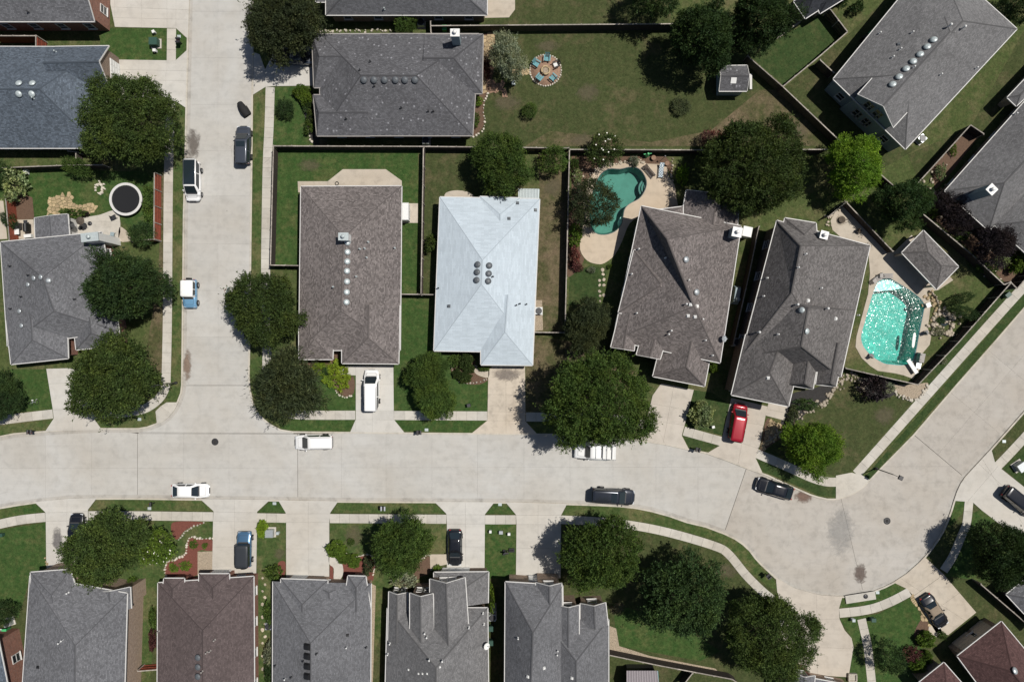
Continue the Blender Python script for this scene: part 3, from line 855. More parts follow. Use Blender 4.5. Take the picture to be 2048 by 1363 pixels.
# rocks: real stones joined per edging
def stone(b, p, r, h):
    n = random.choice((6, 7, 8)); a0 = random.random() * 6
    el = random.uniform(.65, 1.0)
    ring = []
    for i in range(n):
        a = 2 * math.pi * i / n
        k = r * random.uniform(.75, 1.1)
        x, y = k * math.cos(a), k * el * math.sin(a)
        ring.append((x * math.cos(a0) - y * math.sin(a0), x * math.sin(a0) + y * math.cos(a0)))
    vs = [(p.x + x, p.y + y, p.z - .05) for x, y in ring] + [(p.x + x * .95, p.y + y * .95, p.z + h * .6) for x, y in ring] + [(p.x + x * .6, p.y + y * .6, p.z + h) for x, y in ring]
    fs = [(i, (i + 1) % n, n + (i + 1) % n, n + i) for i in range(n)] + [(n + i, n + (i + 1) % n, 2 * n + (i + 1) % n, 2 * n + i) for i in range(n)] + [tuple(range(2 * n, 3 * n))]
    b.mesh(vs, fs)

def edging(label, line, r=2.6, step=5.2, mat='stone_white', closed=False, h=.18, jit=1.0, rows=1):
    L = smooth(line, 8, closed)
    b = MB(); d = 0; last = None
    for p in L:
        if last is not None:
            d += math.hypot(p[0] - last[0], p[1] - last[1])
        if last is None or d >= step:
            d = 0
            for k in range(rows):
                q = P(p[0] + random.uniform(-jit, jit) * (1 + 2 * k), p[1] + random.uniform(-jit, jit) * (1 + 2 * k), .12)
                stone(b, q, r * S * random.uniform(.6, 1.35), h * random.uniform(.7, 1.2))
        last = p
    o = b.build('stone_edging', M[mat])
    return tag(o, label, 'edging', None, 'stuff')
edging('white stone edging curving left of flecked house', [(594, 186), (600, 200), (612, 225), (615, 250), (620, 275), (624, 285)])
edging('white stone edging of the bed right of flecked house', [(976, 188), (968, 205), (967, 225), (970, 245), (965, 262), (945, 275)])
edging('low white edging in front of the lime ground cover', [(672, 780), (678, 790), (690, 794), (706, 790)], 2.2, 4)
edging('pale edging round the clipped balls', [(904, 735), (910, 752), (926, 766), (950, 765), (975, 757)], 2, 4)
edging('rock edging winding past the dark front bed', [(1536, 880), (1560, 862), (1585, 845), (1605, 825), (1630, 812), (1655, 798), (1668, 778), (1680, 764), (1700, 754), (1718, 758), (1726, 775), (1728, 786)], 3.4, 4.2, 'stone', rows=3, jit=2.2)
edging('boulder edging of the pool fence corner', [(1790, 782), (1800, 794), (1820, 799), (1836, 795), (1848, 784), (1855, 768)], 3.2, 5, 'stone_white', rows=2, jit=1.5)
edging('pale stone edging of the red magnolia bed', [(408, 1044), (386, 1053), (370, 1064), (358, 1080)], 2.4, 4.5)
edging('pale stone edging winding round red mulch', [(425, 1076), (400, 1076), (384, 1072), (374, 1086), (371, 1106), (352, 1117), (335, 1122), (330, 1140), (334, 1154)], 2.5, 4.6)
edging('white concrete edging along the clipped hedge', [(662, 1086), (674, 1085), (690, 1102), (703, 1112), (718, 1111), (734, 1108), (747, 1114), (750, 1128), (746, 1150)], 1.9, 3.2, jit=.2)
edging('pale edging beside the black sedan path', [(842, 1120), (852, 1110), (862, 1108)], 1.8, 4)
edging('white stones of the bed before the brown gables', [(788, 1150), (786, 1164), (792, 1172), (805, 1170)], 2.2, 5)
edging('rock rim of the bed behind the teal pool', [(1345, 318), (1344, 335), (1342, 350), (1347, 365)], 2.6, 5, 'stone')
edging('rock rim along the teal pool back edge', [(1172, 372), (1180, 352), (1196, 338), (1212, 330), (1240, 327), (1270, 322), (1290, 327)], 3, 5, 'stone', rows=2, jit=2)
edging('rock heap round the small garden pond', circle(1885, 646, 21, 20), 4, 4, 'stone', True, .3, 3, 3)
edging('rock spill between pond and pool deck', [(1858, 590), (1868, 600), (1870, 615), (1866, 632)], 4, 5, 'stone_tan', rows=3, jit=4, h=.2)
edging('pale curved rock wall above the pond', [(1858, 582), (1868, 592), (1874, 607), (1876, 618)], 2.6, 3, 'stone', h=.45, jit=.3)
edging('stacked rocks beside the round patio', [(1690, 404), (1678, 412), (1664, 426), (1657, 436), (1658, 450)], 3.4, 4, 'stone', rows=2, jit=2)
edging('white rock line along the top of flecked house', [(640, 63), (700, 62), (780, 62)], 2.6, 4, rows=2, jit=1.2)
edging('scattered rocks in the planting by the far right house', [(1862, 362), (1885, 405), (1960, 470), (1985, 505), (2015, 535)], 3.6, 6, 'stone', rows=3, jit=9)
edging('white stone nest in the trampoline lawn', circle(199, 377, 6, 12, 9), 2.8, 5, 'stone_white', True, .2, 2, 2)
edging('tan rocks along the round brown deck bed', [(1150, 345), (1156, 360), (1160, 378), (1164, 392)], 3.2, 5, 'stone', rows=2, jit=5)
edging('tan stones in the bed by the left driveway', [(350, 1136), (90, 1115), (94, 1128)][1:], 2.4, 5, 'stone_tan')

def clip_half(poly, a, n):
    out = []
    for i in range(len(poly)):
        p, q = poly[i], poly[(i + 1) % len(poly)]
        dp = (p[0] - a[0]) * n[0] + (p[1] - a[1]) * n[1]; dq = (q[0] - a[0]) * n[0] + (q[1] - a[1]) * n[1]
        if dp <= 0: out.append(p)
        if (dp < 0 < dq) or (dq < 0 < dp):
            t = dp / (dp - dq); out.append((p[0] + (q[0] - p[0]) * t, p[1] + (q[1] - p[1]) * t))
    return out

def flags(label, poly, cell, mat, name='flagstone_patio', gap=.7, z=.15, cat='patio'):
    xs = [p[0] for p in poly]; ys = [p[1] for p in poly]
    pts = []
    y = min(ys)
    while y < max(ys) + cell:
        x = min(xs)
        while x < max(xs) + cell:
            pts.append((x + random.uniform(-.42, .42) * cell, y + random.uniform(-.42, .42) * cell)); x += cell
        y += cell * .9
    c = P(sum(xs) / len(xs), sum(ys) / len(ys))
    root = link(name, None, None, (c.x, c.y, 0)); struct(root, label, cat)
    k = 0
    for i, p in enumerate(pts):
        if not inpoly(p[0], p[1], poly): continue
        r = cell * .85
        cellp = [(p[0] - r, p[1] - r), (p[0] + r, p[1] - r), (p[0] + r, p[1] + r), (p[0] - r, p[1] + r)]
        for j, o in enumerate(pts):
            if j == i: continue
            d = (o[0] - p[0], o[1] - p[1]); l = math.hypot(*d)
            if l < .3 or l > cell * 2.6: continue
            cellp = clip_half(cellp, (p[0] + d[0] / 2 - d[0] / l * gap / 2, p[1] + d[1] / 2 - d[1] / l * gap / 2), (d[0] / l, d[1] / l))
            if len(cellp) < 3: break
        if len(cellp) < 3: continue
        b = MB().prism(W(cellp), .08, z + random.uniform(-.01, .012))
        worldpart(link('stone', b.data('stone', M[mat])), root); k += 1
    return root
flags('tan flagstone terrace behind the left grey house', [(100, 392), (145, 390), (147, 408), (190, 406), (200, 425), (150, 432), (95, 430)], 7.5, 'stone_tan')
flags('buff flagstone path beside the flecked house', [(966, 70), (990, 70), (987, 118), (972, 122), (975, 186), (962, 186), (964, 120)], 8, 'stone_tan')
flags('brown paver landing by the silver leaved tree', [(976, 165), (1013, 166), (1011, 188), (976, 187)], 9, 'paver')
flags('stepping flags of the fire pit walk', [(1030, 136), (1062, 136), (1062, 150), (1030, 150)], 7, 'stone_tan')
flags('narrow flagstone strip beside the black and tan car', [(1818, 1193), (1824, 1191), (1862, 1250), (1855, 1253)], 6.5, 'stone_tan')
flags('brown rubble bed along the red van driveway', [(1538, 838), (1562, 852), (1548, 880), (1524, 900), (1528, 870)], 6, 'stone_tan')

# stepping stones, each on its own
sm = []
for k in range(5):
    b = MB(); random.seed(100 + k); stone(b, Vector((0, 0, 0)), .24, .07); sm.append(b.data('stepping_stone', M['stone']))
random.seed(11)
steps = [(1199, 561), (1208, 559), (1199, 570), (1208, 570), (1199, 582), (1200, 591), (1208, 590), (1200, 602), (1205, 540), (1206, 548)]
steps += [(527 + (i % 2) * 5 - 2, 1155 + i * 13) for i in range(16)]
for i, (x, y) in enumerate(steps):
    o = link('stepping_stone', sm[i % 5], None, P(x, y, .118))
    o.rotation_euler.z = random.random() * 6
    s = random.uniform(.8, 1.25); o.scale = (s, s, 1)
    if i < 10: tag(o, 'pale stepping stone in the shaded grass below the teal pool', 'stepping stone', 'stepping stones below the teal pool')
    else: tag(o, 'pale stepping stone in the strip between plum and mid grey roofs', 'stepping stone', 'stepping stones between the south houses')

# ---- pools
def watermat(name, tint, bump, scale, rough):
    t = NT(name)
    for n in list(t.t.nodes):
        if n.type == 'BSDF_PRINCIPLED': t.t.nodes.remove(n)
    tr = t.n('BsdfTransparent'); tr.inputs['Color'].default_value = (*tint, 1)
    gl = t.n('BsdfGlossy'); gl.inputs['Roughness'].default_value = rough
    fr = t.n('Fresnel'); fr.inputs['IOR'].default_value = 1.33
    mx = t.n('MixShader')
    p = t.pos()
    bp = t.n('Bump'); bp.inputs['Strength'].default_value = bump; bp.inputs['Distance'].default_value = .06
    t.l(t.noise(p, scale, 3, .55, .8), bp.inputs['Height'])
    t.l(bp.outputs[0], gl.inputs['Normal']); t.l(bp.outputs[0], fr.inputs['Normal'])
    t.l(fr.outputs[0], mx.inputs[0]); t.l(tr.outputs[0], mx.inputs[1]); t.l(gl.outputs[0], mx.inputs[2])
    t.l(mx.outputs[0], t.t.nodes['Material Output'].inputs['Surface'])
    return t.m
def plaster(name, c, caustic):
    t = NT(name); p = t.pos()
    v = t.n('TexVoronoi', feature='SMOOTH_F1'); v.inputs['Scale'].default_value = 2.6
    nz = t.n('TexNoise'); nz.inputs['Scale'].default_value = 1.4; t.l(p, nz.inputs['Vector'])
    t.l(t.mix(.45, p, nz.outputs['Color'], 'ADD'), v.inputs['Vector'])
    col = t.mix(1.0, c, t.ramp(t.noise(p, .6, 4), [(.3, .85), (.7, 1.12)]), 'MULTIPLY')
    col = t.mix(1.0, col, t.ramp(v.outputs['Distance'], [(.1, 1 - caustic * .5), (.5, 1.0), (.75, 1 + caustic)]), 'MULTIPLY')  # light ripples of the water, painted into the plaster colour
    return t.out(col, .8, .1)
M['water_still'] = watermat('still pool water', (.72, .95, .90), .10, 1.6, .02)
M['water_ripple'] = watermat('rippling pool water', (.74, .98, .95), .02, 3.0, .15)
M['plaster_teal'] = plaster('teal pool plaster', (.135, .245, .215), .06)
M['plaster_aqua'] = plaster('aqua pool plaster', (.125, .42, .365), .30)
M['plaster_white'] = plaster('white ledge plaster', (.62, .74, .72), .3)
M['tile_dark'] = plain('dark waterline tile', (.02, .05, .06), .3)
M['pond'] = plain('dark pond water', (.015, .025, .03), .05, .8)

def basin(root, pts, zf, mat):
    b = MB(); L = W(pts); n = len(L)
    ar = sum(L[i].x * L[(i + 1) % n].y - L[(i + 1) % n].x * L[i].y for i in range(n))
    if ar < 0: L = L[::-1]
    c = sum(L, Vector()) / n
    lo = [c + (p - c) * .9 for p in L]
    for i in range(n):
        j = (i + 1) % n
        b.face([(L[i].x, L[i].y, .09), (L[j].x, L[j].y, .09), (lo[j].x, lo[j].y, zf), (lo[i].x, lo[i].y, zf)][::-1])
    b.face([(p.x, p.y, zf) for p in lo])
    return b.build('basin', mat, root)
def water(root, pts, z, mat):
    b = MB(); b.face([(p.x, p.y, z) for p in W(pts)])
    bm = bmesh.new(); me = b.data('water', mat); bm.from_mesh(me); bmesh.ops.triangulate(bm, faces=bm.faces[:])
    for f in bm.faces:
        f.normal_update()
        if f.normal.z < 0: f.normal_flip()
    bm.to_mesh(me); bm.free()
    return worldpart(link('water', me), root)
def ring_line(b, pts, w, z0, z1, closed=True):
    L = W(pts); n = len(L)
    for i in range(n if closed else n - 1):
        b.bar(Vector((L[i].x, L[i].y, (z0 + z1) / 2)), Vector((L[(i + 1) % n].x, L[(i + 1) % n].y, (z0 + z1) / 2)), w, z1 - z0)
c = P(1235, 400)
pa = thing('swimming_pool', 'kidney shaped teal swimming pool with curved steps and tan deck', 'swimming pool', (c.x, c.y, 0))
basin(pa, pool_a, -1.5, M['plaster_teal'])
water(pa, pool_a, .0, M['water_still'])
b = MB(); ring_line(b, pool_a, .14, -.16, .085); b.build('tile_band', M['tile_dark'], pa)
for r, z in ((21, -.62), (16, -.42), (11, -.22)):
    cc = circle(1300, 375, r, 32)
    cc = [p for p in cc if inpoly(p[0], p[1], pool_a)]
    if len(cc) > 3:
        cc.sort(key=lambda p: math.atan2(p[1] - 375, 1300 - p[0]))
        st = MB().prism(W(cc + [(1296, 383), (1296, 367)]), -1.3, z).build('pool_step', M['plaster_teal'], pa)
        b = MB(); ring_line(b, cc, .09, z - .05, z + .03, False); b.build('step_edge', M['tile_dark'], st); st.children[0].matrix_parent_inverse = Matrix.Identity(4); st.children[0].parent = st
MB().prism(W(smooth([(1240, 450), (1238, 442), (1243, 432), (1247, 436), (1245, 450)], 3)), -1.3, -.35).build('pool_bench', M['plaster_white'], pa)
deck_a = [(1205, 326), (1240, 328), (1275, 322), (1295, 328), (1330, 331), (1337, 354), (1348, 369), (1352, 395), (1352, 425), (1300, 440), (1284, 432), (1259, 447), (1244, 482), (1229, 510), (1209, 526), (1194, 528), (1174, 521), (1160, 499), (1163, 464), (1168, 440), (1166, 405), (1176, 372), (1188, 345)]
paved('pool_deck', 'tan concrete deck round the teal pool', smooth(deck_a, 3), [((1190, 480), (1187, 528), q), ((1220, 470), (1222, 520), q), ((1300, 371), (1345, 366), q), ((1300, 392), (1334, 402), q)][:0], .03, .145, M['deck'], [pool_a])
c = P(1785, 645)
pb = thing('swimming_pool', 'bright aqua swimming pool glittering in the sun with diving board', 'swimming pool', (c.x, c.y, 0))
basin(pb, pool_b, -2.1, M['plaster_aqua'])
def wavy(root, pts, z, mat, d=.08, h=.0034):
    L = W(pts); xs = [q_.x for q_ in L]; ys = [q_.y for q_ in L]
    x0, y0 = min(xs) - d, min(ys) - d
    nx, ny = int((max(xs) - x0) / d) + 2, int((max(ys) - y0) / d) + 2
    rr = random.Random(4)
    vs = [(x0 + i * d + rr.uniform(-.02, .02), y0 + j * d + rr.uniform(-.02, .02), z + rr.uniform(-h, h) + .006 * math.sin(i * .9 + j * .35)) for j in range(ny) for i in range(nx)]
    fs = []
    for j in range(ny - 1):
        for i in range(nx - 1):
            if any(inpoly(x0 + (i + a) * d, y0 + (j + c_) * d, [(q_.x, q_.y) for q_ in L]) for a in (0, 1) for c_ in (0, 1)):
                k = j * nx + i
                if (i + j) % 2: fs += [(k, k + 1, k + nx + 1), (k, k + nx + 1, k + nx)]
                else: fs += [(k, k + 1, k + nx), (k + 1, k + nx + 1, k + nx)]
    b = MB(); b.mesh(vs, fs)
    return b.build('water', mat, root)
wavy(pb, pool_b, .02, M['water_ripple'])
b = MB(); ring_line(b, pool_b, .12, -.14, .09); b.build('tile_band', M['teal'], pb)
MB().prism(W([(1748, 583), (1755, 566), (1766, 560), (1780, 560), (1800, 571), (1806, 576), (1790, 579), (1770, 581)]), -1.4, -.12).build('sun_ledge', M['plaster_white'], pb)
MB().prism(W(smooth([(1823, 690), (1826, 667), (1830, 665), (1831, 672), (1828, 692), (1825, 695)], 2)), -.02, .09).build('pool_float', M['white'], pb)
deck_b = [(1739, 545), (1735, 588), (1712, 672), (1710, 693), (1722, 715), (1739, 731), (1754, 741), (1789, 746), (1806, 750), (1825, 757), (1840, 735), (1842, 708), (1858, 689), (1861, 673), (1854, 656), (1857, 635), (1861, 603), (1852, 584), (1875, 580), (1905, 560), (1822, 470), (1788, 503), (1740, 460), (1700, 416), (1685, 414), (1668, 425), (1660, 442), (1664, 460), (1680, 474), (1735, 494)]
paved('pool_deck', 'beige concrete deck round the glittering aqua pool', deck_b, [], .03, .145, M['patio'], [pool_b])
pn = MB().prism(W(circle(1887, 640, 10, 20, 12)), .05, .16).build('garden_pond', M['pond']); tag(pn, 'small dark garden pond ringed by rocks', 'pond')
# stains with a shape of their own, damp patches on the road
def stain(label, pts, c, z=.006, amax=.8):
    t = NT(label); p = t.pos()
    t.out(t.mix(1.0, c, t.ramp(t.noise(p, 3, 4), [(.3, .75), (.7, 1.2)]), 'MULTIPLY'), .75, .3)
    gm = t.n('Mapping'); gm.inputs['Location'].default_value = (-1, -1, 0); gm.inputs['Scale'].default_value = (2, 2, 0)
    t.l(t.n('TexCoord').outputs['Generated'], gm.inputs['Vector'])
    gr = t.n('TexGradient', gradient_type='SPHERICAL'); t.l(gm.outputs[0], gr.inputs['Vector'])
    a = t.n('Math', operation='ADD'); t.l(gr.outputs['Fac'], a.inputs[0])
    nz = t.n('Math', operation='MULTIPLY_ADD'); nz.inputs[1].default_value = 1.3; nz.inputs[2].default_value = -.65
    t.l(t.noise(p, 1.3, 6, .7, .8), nz.inputs[0]); t.l(nz.outputs[0], a.inputs[1])
    tr = t.n('BsdfTransparent'); mx = t.n('MixShader')
    t.l(t.ramp(a.outputs[0], [(.22, 0), (.62, amax)]), mx.inputs[0]); t.l(tr.outputs[0], mx.inputs[1]); t.l(t.b.outputs[0], mx.inputs[2])
    t.l(mx.outputs[0], t.t.nodes['Material Output'].inputs['Surface'])
    xs = [q_[0] for q_ in pts]; ys = [q_[1] for q_ in pts]
    x0, x1, y0, y1 = min(xs) - 6, max(xs) + 6, min(ys) - 6, max(ys) + 6
    b = MB(); b.face([P(x0, y1, z), P(x1, y1, z), P(x1, y0, z), P(x0, y0, z)])
    return struct(b.build('stain', t.m), label, 'stain')
stain('damp brown stain on the road by the leaning black sedan', [(1590, 985), (1604, 982), (1622, 990), (1626, 998), (1614, 1003), (1598, 997)], (.16, .10, .075))
stain('dark wet patch on the road above the storm inlet', [(1712, 1128), (1722, 1124), (1728, 1140), (1732, 1155), (1722, 1167), (1712, 1166), (1708, 1145)], (.13, .10, .085))
stain('dirty streak in the gutter beside the left kerb', [(374, 250), (384, 275), (398, 285), (395, 305), (382, 320), (374, 325)], (.14, .12, .105), amax=.7)
stain('brown gutter streak near the crosswalk joint', [(369, 690), (376, 705), (380, 740), (376, 768), (369, 765)], (.22, .16, .12))
stain('worn grey oil stain on the bottom left driveway', [(108, 1058), (120, 1055), (124, 1075), (122, 1100), (112, 1100), (106, 1080)], (.16, .15, .145), .1445)
stain('dark tyre worn patch on the tan driveway', [(983, 738), (1046, 738), (1046, 752), (1000, 760), (984, 752)], (.22, .19, .165), .1445)
stain('grey worn patch in the middle of the turning bulb', [(1650, 1010), (1690, 1000), (1700, 1050), (1712, 1110), (1690, 1120), (1668, 1090)], (.27, .27, .265), amax=.35)

for lab, x, y, w_, h_ in (('bare dirt patch on the hedge bordered lawn', 707, 1072, 22, 24), ('worn patch beside the transformer lawn', 560, 1108, 12, 12), ('bare patch in the strip right of the white roofed house', 1105, 375, 22, 20), ('bare brown patch on the lawn right of the tan driveway', 1150, 712, 40, 24),
        ('worn patch below the flecked house front lawn', 640, 282, 26, 8), ('dirt patch at the left of the fire pit lawn', 1015, 205, 34, 16), ('brown patch above the fire pit', 1095, 92, 28, 9), ('dry patch on the big olive lawn', 1175, 185, 30, 18), ('brown patch along the back fence', 1180, 280, 60, 12), ('bare patch by the back fence tree', 1590, 262, 34, 22),
        ('worn corner of the south lawn', 1235, 1215, 18, 14), ('dry patch under the south trees', 1450, 1140, 30, 16), ('pale patch on the vivid back lawn', 620, 330, 26, 12), ('dry patch on the corner lawn', 1770, 830, 26, 20)):
    stain(lab, [(x - w_, y - h_), (x + w_, y + h_)], (.13, .108, .066), .1125, .45)
# ------------------------------------------------------------------ houses
class House:
    def __init__(s, label, at, name='house', cat='house'):
        p = P(*at)
        s.root = thing(name, label, cat, (p.x, p.y, .1))
        s.v, s.f, s.walls = [], [], []
        s.bvh = None
    def addbvh(s, pts):
        b = len(s.v); s.v += [Vector(p) for p in pts]; s.f.append(tuple(range(b, b + len(pts)))); s.bvh = None
    def hit(s, px, py):
        if s.bvh is None: s.bvh = BVHTree.FromPolygons(s.v, s.f)
        o = Vector((0, 0, CAMH)); d = (P(px, py, 0) - o).normalized()
        loc, n, i, dist = s.bvh.ray_cast(o, d)
        if loc is None:
            return P(px, py, 3.0), Vector((0, 0, 1))
        if n.z < 0: n = -n
        return loc, n

def uvface(b, pts, e0, e1):
    d = (e1 - e0).normalized()
    n = (pts[1] - pts[0]).cross(pts[2] - pts[0]).normalized()
    u = n.cross(d)
    if u.z < 0: u = -u
    b.face(pts, [((p - e0).dot(d), (p - e0).dot(u)) for p in pts])

def inset_quad(c, ins):
    """inset per edge (edge i = c[i]..c[i+1]), CCW quad"""
    n = len(c); out = []
    for i in range(n):
        a, b, d = c[i - 1], c[i], c[(i + 1) % n]
        d1 = (b - a).normalized(); d2 = (d - b).normalized()
        n1 = Vector((-d1.y, d1.x, 0)); n2 = Vector((-d2.y, d2.x, 0))
        i1, i2 = ins[i - 1], ins[i]
        # solve for point at distance i1 from line1 and i2 from line2
        det = n1.x * n2.y - n1.y * n2.x
        if abs(det) < 1e-5: out.append(b + n1 * i1); continue
        x = (i1 * n2.y - i2 * n1.y) / det; y = (n1.x * i2 - n2.x * i1) / det
        out.append(Vector((b.x + x, b.y + y, 0)))
    return out

def wall_prism(b, pts, z0, z1):
    n = len(pts); off = 0
    for i in range(n):
        a, c = pts[i], pts[(i + 1) % n]
        l = (c - a).length
        b.face([(a.x, a.y, z0), (c.x, c.y, z0), (c.x, c.y, z1), (a.x, a.y, z1)], [(off, z0), (off + l, z0), (off + l, z1), (off, z1)])
        off += l
    b.face([(p.x, p.y, z1) for p in pts])

def window(root, a, b, n, t, z0, w, h, frame='trim'):
    d = (b - a).normalized(); c = a + d * t
    m = Vector((c.x, c.y, z0 + h / 2)) + n * .03
    rz = math.atan2(d.y, d.x)
    fb = MB()
    up = Vector((0, 0, 1))
    for sx in (-1, 1):
        fb.bar(m + d * (sx * w / 2) - up * (h / 2), m + d * (sx * w / 2) + up * (h / 2), .09, .09, n)
    for sz in (-1, 0, 1):
        fb.bar(m - d * (w / 2) + up * (sz * h / 2), m + d * (w / 2) + up * (sz * h / 2), .09 if sz else .05, .09, n)
    f = fb.build('window', M[frame], root)
    pb_ = MB(); x = m - n * .015
    pb_.box((x.x, x.y, x.z), (w, .03, h), rz)
    p = link('pane', pb_.data('pane', M['glass'])); p.parent = f
    sb = MB(); y = m + n * .06 - up * (h / 2 + .06); sb.box(y, (w + .2, .16, .06), rz)
    s_ = link('sill', sb.data('sill', M[frame])); s_.parent = f
    return f

def roof_block(H, cs, ze, ends=('hip', 'hip'), pitch=.66, mat='sh_grey', wall='brick_tan', trim='trim', over=.45, gut=True,
               hipk=1.0, zr=None, win=True, name='roof', z0=.1, gut_edges=None):
    c = [P(x, y, ze) for x, y in cs]
    ar = sum(c[i].x * c[(i + 1) % 4].y - c[(i + 1) % 4].x * c[i].y for i in range(4))
    ends = list(ends)
    if ar < 0:
        c = [c[1], c[0], c[3], c[2]]
    # c0-c1 is end A, c2-c3 is end B
    mA, mB = (c[0] + c[1]) / 2, (c[2] + c[3]) / 2
    half = ((c[0] - c[1]).length + (c[2] - c[3]).length) / 4
    rise = half * pitch if zr is None else zr - ze
    ax = (mB - mA); axn = ax.normalized()
    up = Vector((0, 0, 1))
    def rp(e, m, d):
        if isinstance(e, tuple): return P(e[0], e[1], ze + rise)
        if e in ('gable', 'open'): return m + up * rise
        return m + d * min(half * hipk, ax.length * .48) + up * rise
    rA, rB = rp(ends[0], mA, axn), rp(ends[1], mB, -axn)
    b = MB()
    def quad(p, q_, r, s_):
        # keep both triangles' UV in one frame
        uvface(b, [p, q_, r], p, q_); H.addbvh([p, q_, r])
        if (r - s_).length > .05:
            uvface(b, [p, r, s_], p, q_); H.addbvh([p, r, s_])
    quad(c[1], c[2], rB, rA)
    quad(c[3], c[0], rA, rB)
    if ends[0] not in ('gable', 'open'): uvface(b, [c[0], c[1], rA], c[0], c[1]); H.addbvh([c[0], c[1], rA])
    if ends[1] not in ('gable', 'open'): uvface(b, [c[2], c[3], rB], c[2], c[3]); H.addbvh([c[2], c[3], rB])
    dz = up * .10
    for i in range(4):
        j = (i + 1) % 4
        if (i == 0 and ends[0] in ('gable', 'open')) or (i == 2 and ends[1] in ('gable', 'open')): continue
        b.face([c[i] - dz, c[j] - dz, c[j], c[i]])
    roof = b.build(name, M[mat], H.root)
    # ridge caps
    cap = MB()
    def capline(p, q_, w=.11):
        d = (q_ - p); l = Vector((-d.y, d.x, 0))
        if l.length < .1: return
        l.normalize(); e = up * .02
        cap.face([p - l * w - up * .03, q_ - l * w - up * .03, q_ + e, p + e]); cap.face([p + e, q_ + e, q_ + l * w - up * .03, p + l * w - up * .03])
    if (rA - rB).length > .6: capline(rA, rB)
    if ends[0] not in ('gable', 'open'): capline(c[0], rA, .09); capline(c[1], rA, .09)
    if ends[1] not in ('gable', 'open'): capline(c[2], rB, .09); capline(c[3], rB, .09)
    cp = link('ridge_cap', cap.data('ridge_cap', M[mat])); cp.parent = roof
    # gutters and rakes
    if gut:
        for i in range(4):
            j = (i + 1) % 4
            d = (c[j] - c[i]).normalized(); n = Vector((d.y, -d.x, 0))
            if (i == 0 and ends[0] == 'open') or (i == 2 and ends[1] == 'open'): continue
            if (i == 0 and ends[0] == 'gable') or (i == 2 and ends[1] == 'gable'):
                r = rA if i == 0 else rB
                for e_ in (c[i], c[j]):
                    MB().bar(e_ + n * .03 - up * .02, r + n * .03 - up * .02, .06, .16).build('rake_board', M[trim], H.root)
            else:
                if gut_edges is not None and i not in gut_edges: continue
                MB().bar(c[i] + n * .05 - up * .08, c[j] + n * .05 - up * .08, .10, .13).build('gutter', M[trim], H.root)
    # walls
    ins = [over] * 4
    if ends[0] == 'gable': ins[0] = .28
    if ends[1] == 'gable': ins[2] = .28
    wp = inset_quad(c, ins)
    wb = MB(); wall_prism(wb, wp, z0, ze + .02)
    for k, e, r in ((0, ends[0], rA), (2, ends[1], rB)):
        if e == 'gable':
            p, q_ = wp[k], wp[k + 1]
            t_ = (p + q_) / 2
            k1 = (p - q_).length / (c[k] - c[k + 1]).length
            zt = ze + rise * k1 + .0
            wb.face([(p.x, p.y, ze), (q_.x, q_.y, ze), (t_.x, t_.y, zt + (1 - k1) * rise * .0)], [(0, ze), ((q_ - p).length, ze), ((q_ - p).length / 2, zt)])
    wo = wb.build('wall', M[wall], H.root)
    W4 = []
    for i in range(4):
        a, d = wp[i], wp[(i + 1) % 4]
        e = (d - a).normalized(); n = Vector((e.y, -e.x, 0))
        W4.append((a, d, n, ze))
        mid = (a + d) / 2
        if win and (Vector((0, 0, 0)) - mid).dot(n) > 8 and mid.length > 14:
            l = (d - a).length
            k = int(l / 3.4)
            for j in range(k):
                window(H.root, a, d, n, l * (j + .5) / k, .9, 1.0, 1.35)
                if ze > 4.6: window(H.root, a, d, n, l * (j + .5) / k, 3.6, 1.0, 1.25)
    H.walls.append(W4)
    return W4

def garage(H, blk, edge, t0, t1, kind='garage_door', z0=.13, z1=2.3, mat='white'):
    a, b, n, _ = H.walls[blk][edge]
    d = b - a; l = d.length; dn = d.normalized()
    p, q_ = a + d * t0, a + d * t1
    m = (p + q_) / 2 + n * .05
    rz = math.atan2(dn.y, dn.x)
    o = MB().box((m.x, m.y, (z0 + z1) / 2), ((q_ - p).length, .08, z1 - z0), rz).build(kind, M[mat], H.root)
    bb = MB()
    if kind == 'garage_door':
        for r in range(4):
            for k in range(4):
                c = p + (q_ - p) * ((k + .5) / 4) + n * .1
                bb.box((c.x, c.y, z0 + (r + .5) * (z1 - z0) / 4), ((q_ - p).length / 4 - .15, .03, (z1 - z0) / 4 - .14), rz)
        x = link('raised_panel', bb.data('raised_panel', M[mat])); x.parent = o
    else:
        h = p + (q_ - p) * .85 + n * .12
        x = link('handle', MB().box((h.x, h.y, 1.05), (.06, .06, .14), rz).data('handle', M['galv'])); x.parent = o
    return o

